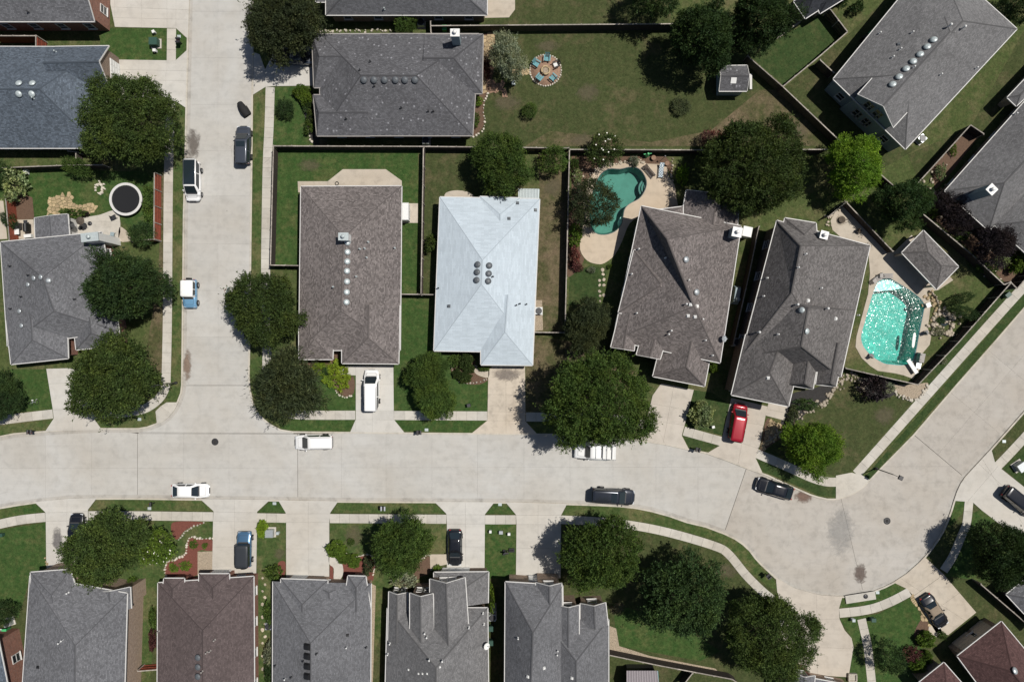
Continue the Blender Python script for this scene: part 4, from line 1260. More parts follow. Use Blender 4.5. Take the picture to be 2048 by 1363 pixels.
# ---- things fixed on roofs, all parts of their house
VM = {}
def rot_to(n):
    return Vector((0, 0, 1)).rotation_difference(n).to_matrix().to_4x4()
def on_roof(H, me, name, px, py, upright=False, rz=0.0, s=1.0):
    loc, n = H.hit(px, py)
    o = link(name, me)
    o.parent = H.root
    m = Matrix.Translation(loc - Vector(H.root.location)) @ (Matrix.Identity(4) if upright else rot_to(n)) @ Matrix.Rotation(rz, 4, 'Z') @ Matrix.Scale(s, 4)
    o.matrix_local = m
    return o
def vent_meshes():
    b = MB().lathe((0, 0, 0), [(.22, -.1), (.22, .10)], 14).lathe((0, 0, 0), [(.20, .10), (.36, .11), (.36, .16), (.30, .24), (.12, .29)], 18)
    VM['round'] = lambda m: b.data('roof_vent', M[m])
    c = MB().box((0, 0, .02), (.5, .5, .06)).box((0, 0, .13), (.42, .42, .16), 0, .8)
    VM['box'] = lambda m: c.data('box_vent', M[m])
    d = MB().tube([(0, 0, -.2), (0, 0, .42)], .055, 8).lathe((0, 0, 0), [(.12, 0), (.06, .12)], 8).lathe((0, 0, .4), [(.10, 0), (.10, .07), (.03, .11)], 8)
    VM['pipe'] = lambda m: d.data('vent_pipe', M[m])
    e = MB().tube([(0, 0, -.3), (0, 0, .75)], .09, 10).lathe((0, 0, .72), [(.10, 0), (.17, .04), (.17, .16), (.04, .24)], 10)
    VM['flue'] = lambda m: e.data('flue', M[m])
    f = MB()
    n = 18
    ring = [[(r * .42 * math.cos(2 * math.pi * k / n), r * .42 * math.sin(2 * math.pi * k / n), .55 + .10 * r * r) for k in range(n)] for r in (.05, .5, 1.0)]
    vs = [p for l in ring for p in l]
    f.mesh(vs, [(i * n + k, i * n + (k + 1) % n, (i + 1) * n + (k + 1) % n, (i + 1) * n + k) for i in range(2) for k in range(n)], True)
    f.tube([(0, 0, -.1), (0, 0, .55)], .03, 6).tube([(.4, 0, .6), (.15, 0, .95)], .02, 5).box((.12, 0, .97), (.12, .08, .08))
    VM['dish'] = lambda m: f.data('satellite_dish', M[m])
vent_meshes()
_vc = {}
def vent(H, kind, mat, pts, s=1.0, upright=None, rz=0.0):
    nm = {'round': 'roof_vent', 'box': 'box_vent', 'pipe': 'vent_pipe', 'flue': 'flue', 'dish': 'satellite_dish'}[kind]
    if (kind, mat) not in _vc: _vc[(kind, mat)] = VM[kind](mat)
    for x, y in pts:
        o = on_roof(H, _vc[(kind, mat)], nm, x, y, kind in ('pipe', 'flue', 'dish') if upright is None else upright, rz, s)
        if kind == 'dish': o.rotation_euler.y += .6

def chimney(H, base_px, w, d, ztop, mat='white', rz=0.0, capmat='metal_pale'):
    p = P(base_px[0], base_px[1], ztop)
    o = MB().box((p.x, p.y, ztop / 2 + .05), (w, d, ztop - .1), rz).build('chimney', M[mat], H.root)
    b = MB().box((p.x, p.y, ztop + .05), (w + .14, d + .14, .1), rz)
    b.lathe((p.x, p.y, ztop + .1), [(.16, 0), (.16, .22), (.24, .23), (.24, .36), (.1, .42)], 14)
    x = link('chimney_cap', b.data('chimney_cap', M[capmat])); x.parent = o
    return o

# 1 top left
h = House('grey roofed red brick house cut off by the top left corner', (100, -60))
roof_block(h, [(190, -170), (189, 43), (-160, 43), (-160, -170)], 3.9, ('gable', 'hip'), .62, 'sh_grey', 'brick_red', over=.5)
vent(h, 'pipe', 'dark_metal', [(58, 25)])
# 2 blue grey
h = House('low house with blue grey shingles behind the left oak', (100, 195))
roof_block(h, [(206, 94), (200, 296), (-150, 296), (-150, 93)], 2.75, ((78, 178), 'hip'), .62, 'sh_blue', 'brick_brown', over=.5, zr=5.6)
roof_block(h, [(218, 92), (222, 184), (110, 186), (110, 93.5)], 2.8, ('gable', 'open'), .8, 'sh_blue', 'brick_brown', over=.4, win=False)
garage(h, 1, 3 if False else 0, .18, .82)
roof_block(h, [(180, 200), (180, 240), (120, 240), (120, 200)], 2.95, ('gable', 'open'), .8, 'sh_blue', 'brick_brown', win=False)
vent(h, 'round', 'metal_pale', [(39, 168), (66, 168), (39, 188), (65, 188)], 1.1)
vent(h, 'pipe', 'metal_pale', [(112, 104), (68, 197)])
# 3 left grey
h = House('grey roofed house with pale gutters and white chimney on the left', (110, 600))
roof_block(h, [(1, 484), (203, 464), (238, 662), (15, 692)], 2.8, ((85, 555), (108, 622)), .28, 'sh_grey', 'brick_red', gut_edges=(0, 1, 2, 3))
roof_block(h, [(12, 640), (133, 626), (136, 716), (22, 728)], 2.86, ('open', 'hip'), .28, 'sh_grey', 'brick_red', win=False)
roof_block(h, [(146, 640), (232, 628), (241, 690), (152, 699)], 2.6, ('open', 'hip'), .4, 'sh_grey', 'brick_red', win=False)
roof_block(h, [(69, 436), (135, 428), (139, 476), (71, 484)], 2.5, ('gable', 'gable'), .12, 'sh_grey', 'trim', over=.3, win=False, name='patio_roof')
chimney(h, (180, 474), 2.0, .95, 5.0, 'white', .1)
vent(h, 'round', 'galv', [(69, 556), (83, 554), (98, 561)], .9)
vent(h, 'round', 'galv', [(57, 569), (40, 622), (44, 651)], .8)
vent(h, 'pipe', 'dark_metal', [(58, 550), (23, 617), (22, 532), (44, 593), (151, 598)])
# 4 top middle
h = House('grey roofed house along the middle of the top edge', (810, -60))
roof_block(h, [(652, -180), (974, -180), (974, 30), (652, 30)], 2.9, ('hip', 'hip'), .66, 'sh_mid', 'brick_brown')
roof_block(h, [(632, -100), (632, 4), (720, 4), (720, -100)], 2.8, ('hip', 'open'), .66, 'sh_mid', 'brick_brown', win=False)
vent(h, 'pipe', 'metal_pale', [(769, 19)])
# 5 flecked grey
h = House('wide house with white flecked dark grey shingles and a row of six turbine vents', (795, 170))
roof_block(h, [(640, 68), (640, 271), (945, 271), (958, 68)], 2.8, ((722, 151), (833, 151)), .66, 'sh_fleck', 'brick_brown', trim='trim_dark', zr=5.4)
roof_block(h, [(624, 68.5), (628, 175), (760, 175), (760, 68.5)], 2.84, ('hip', 'open'), .4, 'sh_fleck', 'brick_brown', trim='trim_dark', hipk=.35, win=False)
roof_block(h, [(627, 190), (634, 271.5), (740, 271.5), (740, 190)], 2.84, ('hip', 'open'), .42, 'sh_fleck', 'brick_brown', trim='trim_dark', hipk=.3, win=False)
roof_block(h, [(966, 69), (964, 187), (850, 187), (850, 69)], 2.84, ('hip', 'open'), .5, 'sh_fleck', 'brick_brown', trim='trim_dark', win=False)
vent(h, 'round', 'grey_vent', [(728, 160), (748, 160), (769, 160), (791, 160), (810, 160), (830, 160)], 1.15)
chimney(h, (910, 66), 1.0, .8, 6.4, 'siding_blue', 0.0, 'white')
vent(h, 'pipe', 'dark_metal', [(741, 124), (720, 141), (749, 173), (803, 216), (693, 238), (857, 223), (867, 223)])
# 6 brown
h = House('brown shingled house with a line of seven pale vents along the ridge', (700, 550))
roof_block(h, [(602, 373), (803, 372), (800, 700), (598, 700)], 2.75, ((687, 474), (682, 622)), .66, 'sh_brown', 'brick_tan', zr=4.6)
roof_block(h, [(598, 640), (598, 718), (665, 718), (668, 640)], 2.80, ('hip', 'hip'), .3, 'sh_brown', 'brick_tan', win=False, zr=3.4)
roof_block(h, [(684, 726), (797, 727), (799, 610), (684, 610)], 2.80, ('hip', 'open'), .36, 'sh_brown', 'brick_tan', win=False, hipk=.9)
vent(h, 'round', 'metal_pale', [(695, 485), (695, 504), (694.5, 523), (694, 542), (694, 563), (693.5, 584), (693, 604)], 1.05)
chimney(h, (687, 473), 1.1, .8, 6.0, 'white')
vent(h, 'pipe', 'metal_pale', [(720, 498), (737, 484), (734, 515), (713, 553), (790, 496), (730, 497)])
vent(h, 'flue', 'metal_pale', [(668, 574)], .7)
# 7 white roof
h = House('house with a very pale blue white roof and dark round vents', (975, 560))
roof_block(h, [(880, 394), (1079, 398), (1066, 704), (868, 701)], 2.75, ((965, 520), (963, 568)), .66, 'sh_white', 'brick_tan', zr=4.7)
roof_block(h, [(962, 729), (1065, 730), (1070, 590), (962, 590)], 2.80, ((1010, 664), 'open'), .36, 'sh_white', 'brick_tan', win=False)
roof_block(h, [(960, 393), (1040, 396), (1040, 470), (962, 470)], 2.78, ('hip', 'open'), .28, 'sh_white', 'brick_tan', win=False)
pr = MB()
for k in range(14):
    a = P(1037 + k * 3, 377, 2.5); b_ = P(1037 + k * 3, 402, 2.75)
    pr.bar(a, b_, .05, .07)
a0, a1, a2, a3 = P(1036, 377, 2.45), P(1079, 378, 2.45), P(1078, 402, 2.7), P(1036, 402, 2.7)
pr.face([a0, a3, a2, a1])
pr.build('metal_awning', M['metal_pale'], h.root)
aw = MB()
for x in (1038, 1077): aw.bar(P(x, 379, .1), P(x, 379, 2.45), .09, .09, Vector((1, 0, 0)))
aw.build('awning_post', M['trim'], h.root)
garage(h, 1, 0, .2, .8)
vent(h, 'round', 'grey_vent', [(956, 529), (955, 544), (954, 560), (978, 531), (977, 547), (976, 562)], 1.1)
vent(h, 'box', 'grey_vent', [(898, 612), (1018, 437), (1035, 406), (1071, 420)], .8)
vent(h, 'pipe', 'dark_metal', [(986, 553), (877, 576), (1033, 610), (1040, 607), (1053, 608)])
# 8 brown right
h = House('large taupe brown house between the two pools', (1350, 590))
roof_block(h, [(1283, 412), (1482, 452), (1440, 725), (1226, 680)], 4.3, ((1335, 478), (1388, 612)), .66, 'sh_brown', 'brick_brown', zr=8.1)
roof_block(h, [(1373, 380), (1478, 405), (1470, 520), (1352, 500)], 3.2, ('gable', 'hip'), .5, 'sh_brown', 'brick_brown', win=False, hipk=1.0)
roof_block(h, [(1318, 419), (1366, 413), (1366, 500), (1318, 490)], 3.3, ('hip', 'open'), .5, 'sh_brown', 'brick_brown', win=False, hipk=.4)
roof_block(h, [(1268, 500), (1380, 520), (1370, 640), (1237, 625)], 4.5, ('hip', 'hip'), .5, 'sh_brown', 'brick_brown', win=False)
roof_block(h, [(1222, 694), (1268, 701), (1276, 630), (1240, 622)], 4.33, ('gable', 'open'), .5, 'sh_brown', 'brick_brown', win=False)
roof_block(h, [(1273, 709), (1320, 718), (1345, 640), (1296, 630)], 4.36, ('gable', 'open'), .5, 'sh_brown', 'brick_brown', win=False)
roof_block(h, [(1306, 752), (1409, 772), (1432, 650), (1335, 635)], 3.4, ('hip', 'open'), .66, 'sh_brown', 'brick_brown', win=False, hipk=.6)
garage(h, 6, 0, .2, .8)
chimney(h, (1474, 464), 1.05, 1.05, 6.6, 'siding_blue', -.2, 'white')
vent(h, 'round', 'galv', [(1371, 519), (1392, 584)], 1.1)
vent(h, 'box', 'white', [(1381, 609), (1394, 612), (1376, 631), (1390, 633)], .8)
vent(h, 'flue', 'white', [(1371, 608), (1404, 638), (1341, 661), (1336, 668)], .7)
vent(h, 'pipe', 'white', [(1377, 560), (1330, 516), (1277, 498), (1263, 548), (1273, 626), (1410, 680), (1424, 710)])
vent(h, 'dish', 'galv', [(1440, 677)])
# 9 corner house by the aqua pool
h = House('sprawling grey brown roofed corner house beside the aqua pool', (1600, 620))
roof_block(h, [(1554, 441), (1740, 491), (1682, 752), (1482, 715)], 4.6, ((1602, 492), (1584, 585)), .66, 'sh_taupe', 'brick_brown', zr=8.3)
roof_block(h, [(1519, 576), (1711, 620), (1681, 753), (1484, 714)], 4.62, ((1617, 616), (1603, 692)), .66, 'sh_taupe', 'brick_brown', zr=8.8, win=False)
roof_block(h, [(1570, 436), (1632, 446), (1640, 540), (1550, 520)], 4.65, ('hip', 'open'), .62, 'sh_taupe', 'brick_brown', win=False, hipk=.8)
roof_block(h, [(1463, 789), (1577, 812), (1606, 690), (1492, 668)], 4.65, ((1540, 745), 'open'), .66, 'sh_taupe', 'brick_brown', win=False)
roof_block(h, [(1568, 768), (1626, 777), (1650, 640), (1585, 628)], 4.68, ('hip', 'open'), .9, 'sh_taupe', 'brick_brown', win=False, hipk=.25)
roof_block(h, [(1632, 768), (1672, 772), (1690, 690), (1645, 680)], 4.7, ('hip', 'open'), .9, 'sh_taupe', 'brick_brown', win=False, hipk=.25)
garage(h, 3, 0, .08, .6)
chimney(h, (1648, 470), .85, .85, 6.2, 'siding_blue', -.25, 'white')
vent(h, 'round', 'metal_pale', [(1604, 620), (1612, 662)], 1.0)
vent(h, 'flue', 'white', [(1591, 609), (1651, 617), (1515, 664)], .9)
vent(h, 'box', 'white', [(1616, 601), (1671, 637), (1536, 755)], .8)
vent(h, 'pipe', 'white', [(1533, 556), (1526, 592), (1641, 576), (1610, 508), (1595, 535), (1715, 630), (1555, 668)])
# 10 big top right
h = House('big two storey diagonal house with gable windows at the top right', (1840, 130))
roof_block(h, [(1667, 158), (1811, 298), (2034, 58), (1870, -90)], 4.0, ('hip', (1926, 42)), .6, 'sh_light', 'siding_blue', zr=7.2, hipk=.75)
roof_block(h, [(1716, 189), (1786, 255), (1950, 75), (1880, 5)], 5.6, ('gable', 'hip'), .76, 'sh_light', 'siding_blue', over=.2, win=False, zr=7.35)
w = h.walls[1][0]
for t_, z_ in ((.33, 4.3), (.6, 4.3), (.33, 1.4), (.62, 1.4)):
    window(h.root, w[0], w[1], w[2], (w[1] - w[0]).length * t_, z_, 1.05, 1.5, 'trim_dark')
    window(h.root, w[0], w[1], w[2], (w[1] - w[0]).length * t_ + .1, z_, .05, 1.5, 'trim_dark')
vent(h, 'round', 'metal_pale', [(1785, 170), (1798, 155), (1812, 139), (1826, 124), (1840, 110), (1854, 95), (1867, 81)], 1.15)
vent(h, 'flue', 'white', [(1895, 54), (1923, 58)], .9)
vent(h, 'pipe', 'white', [(1758, 67), (1823, 66), (1799, 99), (1784, 115), (1880, 150), (1951, 137), (1826, 135)])
vent(h, 'box', 'grey_vent', [(1797, 89)], .8)
# 11 right edge
h = House('grey roofed house with a tall blue chimney at the right edge', (2000, 360))
roof_block(h, [(1890, 382), (1978, 461), (2170, 270), (2070, 180)], 2.8, ('hip', 'hip'), .7, 'sh_light', 'brick_tan')
roof_block(h, [(1988, 449), (2110, 558), (2230, 430), (2110, 320)], 2.84, ('hip', 'hip'), .7, 'sh_light', 'brick_tan', win=False)
roof_block(h, [(2015, 195), (2033, 212), (2130, 120), (2110, 95)], 2.84, ('hip', 'hip'), .7, 'sh_light', 'brick_tan', win=False)
chimney(h, (1983, 379), .95, .95, 6.9, 'siding_blue', .78, 'white')
vent(h, 'pipe', 'white', [(2030, 228)])
# 12 top right dark
h = House('dark slate roofed house peeking in above the walled lawn', (1630, -40))
roof_block(h, [(1588, 3), (1611, 37), (1700, -20), (1672, -66)], 2.8, ('hip', 'hip'), .6, 'sh_dark', 'brick_tan')
roof_block(h, [(1634, 10), (1640, 27), (1730, -28), (1710, -60)], 2.84, ('hip', 'hip'), .6, 'sh_dark', 'brick_tan', win=False)
# 13 S1
h = House('two storey grey roofed brick house at the bottom left', (150, 1270))
roof_block(h, [(60, 1150), (254, 1186), (246, 1470), (38, 1470)], 4.7, ((150, 1290), (150, 1400)), .26, 'sh_grey', 'brick_tan', over=.35, win=False)
roof_block(h, [(61, 1144), (140, 1138), (172, 1240), (66, 1240)], 4.75, ('hip', 'open'), .2, 'sh_grey', 'brick_tan', over=.35, win=False)
roof_block(h, [(190, 1183), (260, 1173), (262, 1216), (190, 1240)], 4.3, ('gable', 'open'), .3, 'sh_grey', 'brick_tan', over=.3, win=False)
vent(h, 'flue', 'white', [(121, 1283), (127, 1278)], .6)
vent(h, 'pipe', 'white', [(137, 1184)])
vent(h, 'box', 'black', [(76, 1333)], .7)
# 14 S2
h = House('dark plum brown roofed house with three round vents at the bottom', (412, 1270))
roof_block(h, [(316, 1165), (507, 1152), (509, 1480), (314, 1480)], 2.9, ((405, 1260), (405, 1400)), .25, 'sh_plum', 'brick_red', gut_edges=(0, 1, 3))
roof_block(h, [(398, 1147), (458, 1147), (462, 1230), (398, 1230)], 2.95, ('hip', 'open'), .28, 'sh_plum', 'brick_red', win=False, hipk=.8)
roof_block(h, [(328, 1156), (368, 1156), (374, 1220), (320, 1220)], 2.95, ('hip', 'open'), .28, 'sh_plum', 'brick_red', win=False, hipk=.8)
vent(h, 'round', 'grey_vent', [(397, 1313), (397, 1332), (397, 1351)], 1.1)
vent(h, 'pipe', 'trim_dark', [(430, 1278), (421, 1300), (414, 1303), (405, 1341), (318, 1261)])
garage(h, 1, 0, .1, .9)
# 15 S3
h = House('mid grey roofed house with four dark square vents at the bottom', (645, 1270))
roof_block(h, [(546, 1162), (742, 1166), (740, 1480), (545, 1480)], 2.85, ((621, 1285), (621, 1400)), .6, 'sh_mid', 'brick_tan', zr=4.8, gut_edges=(1, 3))
roof_block(h, [(562, 1157), (655, 1160), (655, 1250), (562, 1250)], 2.9, ('hip', 'open'), .32, 'sh_mid', 'brick_tan', win=False)
roof_block(h, [(640, 1176), (678, 1176), (690, 1240), (640, 1240)], 2.94, ('hip', 'open'), .32, 'sh_mid', 'brick_tan', win=False, hipk=.3)
roof_block(h, [(696, 1151), (731, 1152), (742, 1220), (686, 1220)], 2.94, ('hip', 'open'), .32, 'sh_mid', 'brick_tan', win=False, hipk=.9)
vent(h, 'box', 'black', [(615, 1292), (615, 1311), (615, 1331), (615, 1351)], 1.65)
vent(h, 'flue', 'white', [(694, 1292), (571, 1355)], .6)
vent(h, 'box', 'black', [(695, 1269)], .7)
vent(h, 'pipe', 'dark_metal', [(634, 1305), (607, 1320), (733, 1292), (551, 1329), (583, 1352)])
garage(h, 1, 0, .55, .95)
# 16 S4
h = House('light grey house with three front gables behind the black sedan', (870, 1270))
roof_block(h, [(775, 1215), (975, 1215), (978, 1480), (768, 1480)], 2.9, ((872, 1335), (872, 1420)), .7, 'sh_light', 'brick_brown', zr=7.6)
roof_block(h, [(778, 1182), (815, 1184), (815, 1280), (776, 1280)], 3.1, ('gable', 'open'), .75, 'sh_light', 'brick_brown', over=.25, win=False)
roof_block(h, [(820, 1185), (866, 1186), (870, 1330), (820, 1330)], 4.6, ('gable', 'open'), .75, 'sh_light', 'brick_brown', over=.25, win=False)
roof_block(h, [(860, 1157), (930, 1154), (940, 1300), (860, 1300)], 4.2, ('gable', 'open'), .75, 'sh_light', 'brick_brown', over=.3, win=False)
roof_block(h, [(868, 1144), (977, 1143), (976, 1205), (868, 1205)], 2.7, ('hip', 'open'), .4, 'sh_light', 'brick_brown', over=.3, win=False, hipk=.9)
for bi, z_ in ((1, 1.2), (2, 2.2), (3, 3.4)):
    w = h.walls[bi][0]; l = (w[1] - w[0]).length
    for t_ in (.36, .64): window(h.root, w[0], w[1], w[2], l * t_, z_, .95, 1.3)
garage(h, 4, 0, .35, .92)
vent(h, 'flue', 'white', [(850, 1263), (854, 1271), (859, 1316), (885, 1318)], .7)
vent(h, 'box', 'white', [(837, 1346), (845, 1346), (854, 1346), (880, 1333), (817, 1338)], .45)
vent(h, 'pipe', 'white', [(938, 1253), (966, 1224), (968, 1246), (780, 1285), (776, 1306)])
vent(h, 'dish', 'white', [(968, 1288)])
# 17 S5
h = House('grey house with dark edged front gables under the round south tree', (1115, 1270))
roof_block(h, [(1011, 1163), (1125, 1170), (1130, 1480), (1009, 1480)], 4.4, ((1066, 1265), (1060, 1420)), .7, 'sh_mid', 'brick_tan', zr=7.4)
roof_block(h, [(1080, 1230), (1217, 1238), (1217, 1480), (1080, 1480)], 3.2, ('hip', 'hip'), .6, 'sh_mid', 'brick_tan', win=False)
roof_block(h, [(1072, 1164), (1123, 1165), (1125, 1290), (1076, 1290)], 4.5, ('gable', 'open'), .75, 'sh_mid', 'brick_tan', over=.25, win=False)
roof_block(h, [(1113, 1209), (1158, 1209), (1158, 1300), (1113, 1300)], 4.2, ('gable', 'open'), .6, 'sh_mid', 'brick_tan', over=.25, win=False)
roof_block(h, [(1161, 1206), (1211, 1204), (1216, 1250), (1161, 1252)], 3.3, ('gable', 'open'), .6, 'sh_mid', 'brick_tan', over=.25, win=False)
for bi, z_ in ((2, 3.4), (3, 3.0), (4, 1.5)):
    w = h.walls[bi][0]; l = (w[1] - w[0]).length
    window(h.root, w[0], w[1], w[2], l * .5, z_, 1.1, 1.2)
garage(h, 0, 0, .08, .6)
vent(h, 'box', 'white', [(1088, 1335), (1056, 1352), (1144, 1355)], .7)
vent(h, 'flue', 'white', [(1115, 1298), (1114, 1306)], .6)
vent(h, 'pipe', 'white', [(1036, 1274)])
# 18 bottom sliver
h = House('grey roofed house with a white dormer frame at the bottom edge', (1640, 1400))
roof_block(h, [(1573, 1346), (1712, 1372), (1700, 1500), (1560, 1480)], 3.0, ('hip', 'hip'), .55, 'sh_mid', 'brick_tan')
roof_block(h, [(1576, 1341), (1630, 1350), (1626, 1400), (1572, 1392)], 3.6, ('gable', 'open'), .6, 'sh_mid', 'brick_red', over=.25, win=False)
w = h.walls[1][0]; window(h.root, w[0], w[1], w[2], (w[1] - w[0]).length * .45, 2.2, 1.5, 1.2)
# 19 maroon
h = House('maroon brown hip roofed brick house at the bottom right', (1990, 1320))
roof_block(h, [(1915, 1311), (2003, 1242), (2110, 1370), (2010, 1440)], 3.1, ('hip', 'hip'), .7, 'sh_maroon', 'brick_brown', over=.5)
roof_block(h, [(1838, 1364), (1888, 1324), (1930, 1372), (1878, 1412)], 2.8, ('hip', 'hip'), .55, 'sh_maroon', 'brick_brown', win=False)
garage(h, 0, 0, .1, .42, mat='trim_tan'); garage(h, 0, 0, .5, .9, mat='trim_tan')
vent(h, 'round', 'galv', [(2027, 1340)], 1.2)
# 20 right sliver
h = House('grey roof corner showing below the right edge tree', (2060, 1190))
roof_block(h, [(2013, 1188), (2070, 1142), (2150, 1210), (2090, 1270)], 2.8, ('hip', 'hip'), .6, 'sh_grey', 'brick_brown')
# 21 bottom left sliver
h = House('blue grey roof sliver cut off at the bottom left corner', (-60, 1330))
roof_block(h, [(-4, 1278), (19, 1390), (-160, 1400), (-160, 1270)], 4.2, ('hip', 'hip'), .5, 'sh_blue', 'brick_red', over=.35)
# ------------------------------------------------------------------ trees and shrubs
def crown_mesh(seed, Rr, hz, nlobe, lobr, nspr, nleaf, ll, lw, spr, low=-.35, flat=.35):
    rng = np.random.default_rng(seed)
    i = np.arange(nlobe) + .5
    phi = i * 2.399963 + rng.uniform(-.3, .3, nlobe)
    zz = low + (1 - low) * (i / nlobe)
    rr = np.sqrt(np.maximum(0, 1 - zz * zz))
    d = np.stack([rr * np.cos(phi), rr * np.sin(phi), zz], 1)
    lr = Rr * lobr * rng.uniform(.72, 1.2, nlobe)
    lc = d * (Rr - lr)[:, None] * rng.uniform(.70, 1.13, (nlobe, 1))
    am = rng.uniform(0, 6.28, 4); ph = np.arctan2(lc[:, 1], lc[:, 0])
    lc *= (1 + .11 * np.sin(2 * ph + am[0]) + .10 * np.sin(3 * ph + am[1]) + .08 * np.sin(5 * ph + am[2]))[:, None]
    rogue = rng.random(nlobe) < .14; lc[rogue] *= 1.2; lr = np.where(rogue, lr * .8, lr)
    lc[:, 2] *= hz
    per = np.maximum(8, (nspr * lr ** 2 / np.sum(lr ** 2)).astype(int))
    ps, ds = [], []
    for k in range(nlobe):
        v = rng.normal(size=(per[k], 3)); v /= np.linalg.norm(v, axis=1)[:, None]
        v += .55 * lc[k] / (np.linalg.norm(lc[k]) + 1e-6) + np.array([0, 0, .25]); v /= np.linalg.norm(v, axis=1)[:, None]
        ps.append(lc[k] + v * lr[k] * rng.uniform(.6, 1.04, (per[k], 1)) * np.array([1, 1, .9])); ds.append(v)
    ps = np.concatenate(ps); ds = np.concatenate(ds)
    # drop sprigs deep inside other lobes
    dist = np.linalg.norm(ps[:, None, :] - lc[None], axis=2) / lr[None]
    keep = dist.min(1) > .55
    ps, ds = ps[keep], ds[keep]
    kk = (Rr - spr * .45) / np.percentile(np.linalg.norm(ps[:, :2], axis=1), 95)
    ps[:, :2] *= kk; lc[:, :2] *= kk
    n = len(ps)
    out = ps / (np.linalg.norm(ps, axis=1)[:, None] + 1e-6)
    sd = ds + .5 * out + rng.normal(scale=.45, size=(n, 3)); sd /= np.linalg.norm(sd, axis=1)[:, None]
    sl = spr * rng.uniform(.5, 1.3, n) * np.where(rng.random(n) < .10, 1.9, 1.0)
    N = n * nleaf
    sid = np.repeat(np.arange(n), nleaf)
    t = rng.uniform(-.2, 1, N)
    c = ps[sid] + sd[sid] * (t * sl[sid])[:, None] + rng.normal(scale=spr * .26, size=(N, 3)) * (1.15 - t)[:, None]
    ax = sd[sid] * 1.0 + rng.normal(scale=.75, size=(N, 3)); ax /= np.linalg.norm(ax, axis=1)[:, None]
    nm = rng.normal(scale=.75, size=(N, 3)) + np.array([0, 0, flat]) + .5 * out[sid]
    sdv = np.cross(ax, nm); sdv /= (np.linalg.norm(sdv, axis=1)[:, None] + 1e-9)
    nn = np.cross(sdv, ax)
    L = ll * rng.uniform(.6, 1.3, (N, 1)); Wd = lw * rng.uniform(.7, 1.3, (N, 1))
    v = np.empty((N, 4, 3))
    v[:, 0] = c; v[:, 1] = c + ax * L * .5 + sdv * Wd * .5 + nn * L * .06; v[:, 2] = c + ax * L; v[:, 3] = c + ax * L * .5 - sdv * Wd * .5 + nn * L * .06
    me = bpy.data.meshes.new('crown')
    me.vertices.add(N * 4); me.loops.add(N * 4); me.polygons.add(N)
    me.vertices.foreach_set('co', v.reshape(-1).astype(np.float32))
    me.loops.foreach_set('vertex_index', np.arange(N * 4, dtype=np.int32))
    me.polygons.foreach_set('loop_start', np.arange(0, N * 4, 4, dtype=np.int32))
    me.polygons.foreach_set('loop_total', np.full(N, 4, dtype=np.int32))
    me.materials.append(M['leaf_oak'])
    me.update(calc_edges=True)
    me.validate()
    return me, lc

def wood_mesh(lc, zc, rt, seed):
    random.seed(seed)
    b = MB()
    b.tube([(0, 0, -.3), (.02, 0, .1), (.05, -.03, zc * .35), (.0, .06, zc * .62)], [rt * 1.5, rt * 1.1, rt * .85, rt * .7], 9)
    me = b.data('trunk', M['bark'])
    b = MB()
    for k in range(0, len(lc), 2):
        e = Vector(lc[k]) + Vector((0, 0, zc)); s = Vector((0, .05, zc * random.uniform(.35, .62)))
        m = s.lerp(e, .5) + Vector((random.uniform(-.3, .3), random.uniform(-.3, .3), .3))
        b.tube([s, m, e], [rt * .5, rt * .3, rt * .1], 6)
    return me, b.data('limbs', M['bark'])

# kind: radius, centre height, list of (crown, trunk, limbs)
KIND = {}
def kind(name, Rr, zc, hz, seeds, rt, **kw):
    KIND[name] = (Rr, zc, [])
    for s in seeds:
        me, lc = crown_mesh(s, Rr, hz, **kw)
        tr, li = wood_mesh(lc, zc, rt, s)
        KIND[name][2].append((me, tr, li))
kind('oak', 5.3, 5.0, .78, (1, 2, 3, 4), .22, nlobe=40, lobr=.27, nspr=2500, nleaf=22, ll=.25, lw=.125, spr=.75)
kind('big', 7.4, 6.6, .74, (5, 6), .33, nlobe=64, lobr=.23, nspr=4600, nleaf=22, ll=.26, lw=.13, spr=.85)
kind('airy', 4.0, 4.6, .95, (7, 8), .14, nlobe=26, lobr=.36, nspr=1100, nleaf=20, ll=.26, lw=.12, spr=.75)
kind('small', 2.6, 2.6, .9, (9, 10), .09, nlobe=16, lobr=.42, nspr=560, nleaf=18, ll=.20, lw=.10, spr=.5)
kind('feather', 4.4, 4.4, .62, (11,), .17, nlobe=26, lobr=.3, nspr=1100, nleaf=16, ll=.55, lw=.09, spr=1.15, flat=.1)
kind('shrub', 1.0, .75, .8, (12, 13, 14), .04, nlobe=12, lobr=.42, nspr=130, nleaf=12, ll=.20, lw=.10, spr=.28, low=-.6)
kind('clipped', 1.0, .7, .85, (15,), .05, nlobe=30, lobr=.36, nspr=900, nleaf=12, ll=.11, lw=.08, spr=.10, low=-.8)

_tr = random.Random(5)
def tree(label, px, py, r, kd='oak', leaf='leaf_oak', sx=1.0, h=1.0, group=None, name='tree', cat='tree', rz=None, var=None, zc=None):
    Rr, zk, vs = KIND[kd]
    r *= .94
    s = r * S / Rr
    zc_ = zk * s * h if zc is None else zc
    p = P(px, py, zc_)
    s *= (CAMH - zc_) / CAMH
    root = thing(name, label, cat, (p.x, p.y, .1), _tr.random() * 6.28 if rz is None else rz, group)
    me, trk, lim = vs[_tr.randrange(len(vs)) if var is None else var]
    hs = zc_ / zk
    for nm, m, z in (('crown', me, zk), ('trunk', trk, 0), ('limbs', lim, 0)):
        o = link(nm, m, root)
        o.location = (0, 0, z * hs)
        o.scale = (s * sx, s / sx, s * h if nm == 'crown' else hs)
        if nm == 'crown':
            o.material_slots[0].link = 'OBJECT'
            o.material_slots[0].material = M[leaf]
    return root

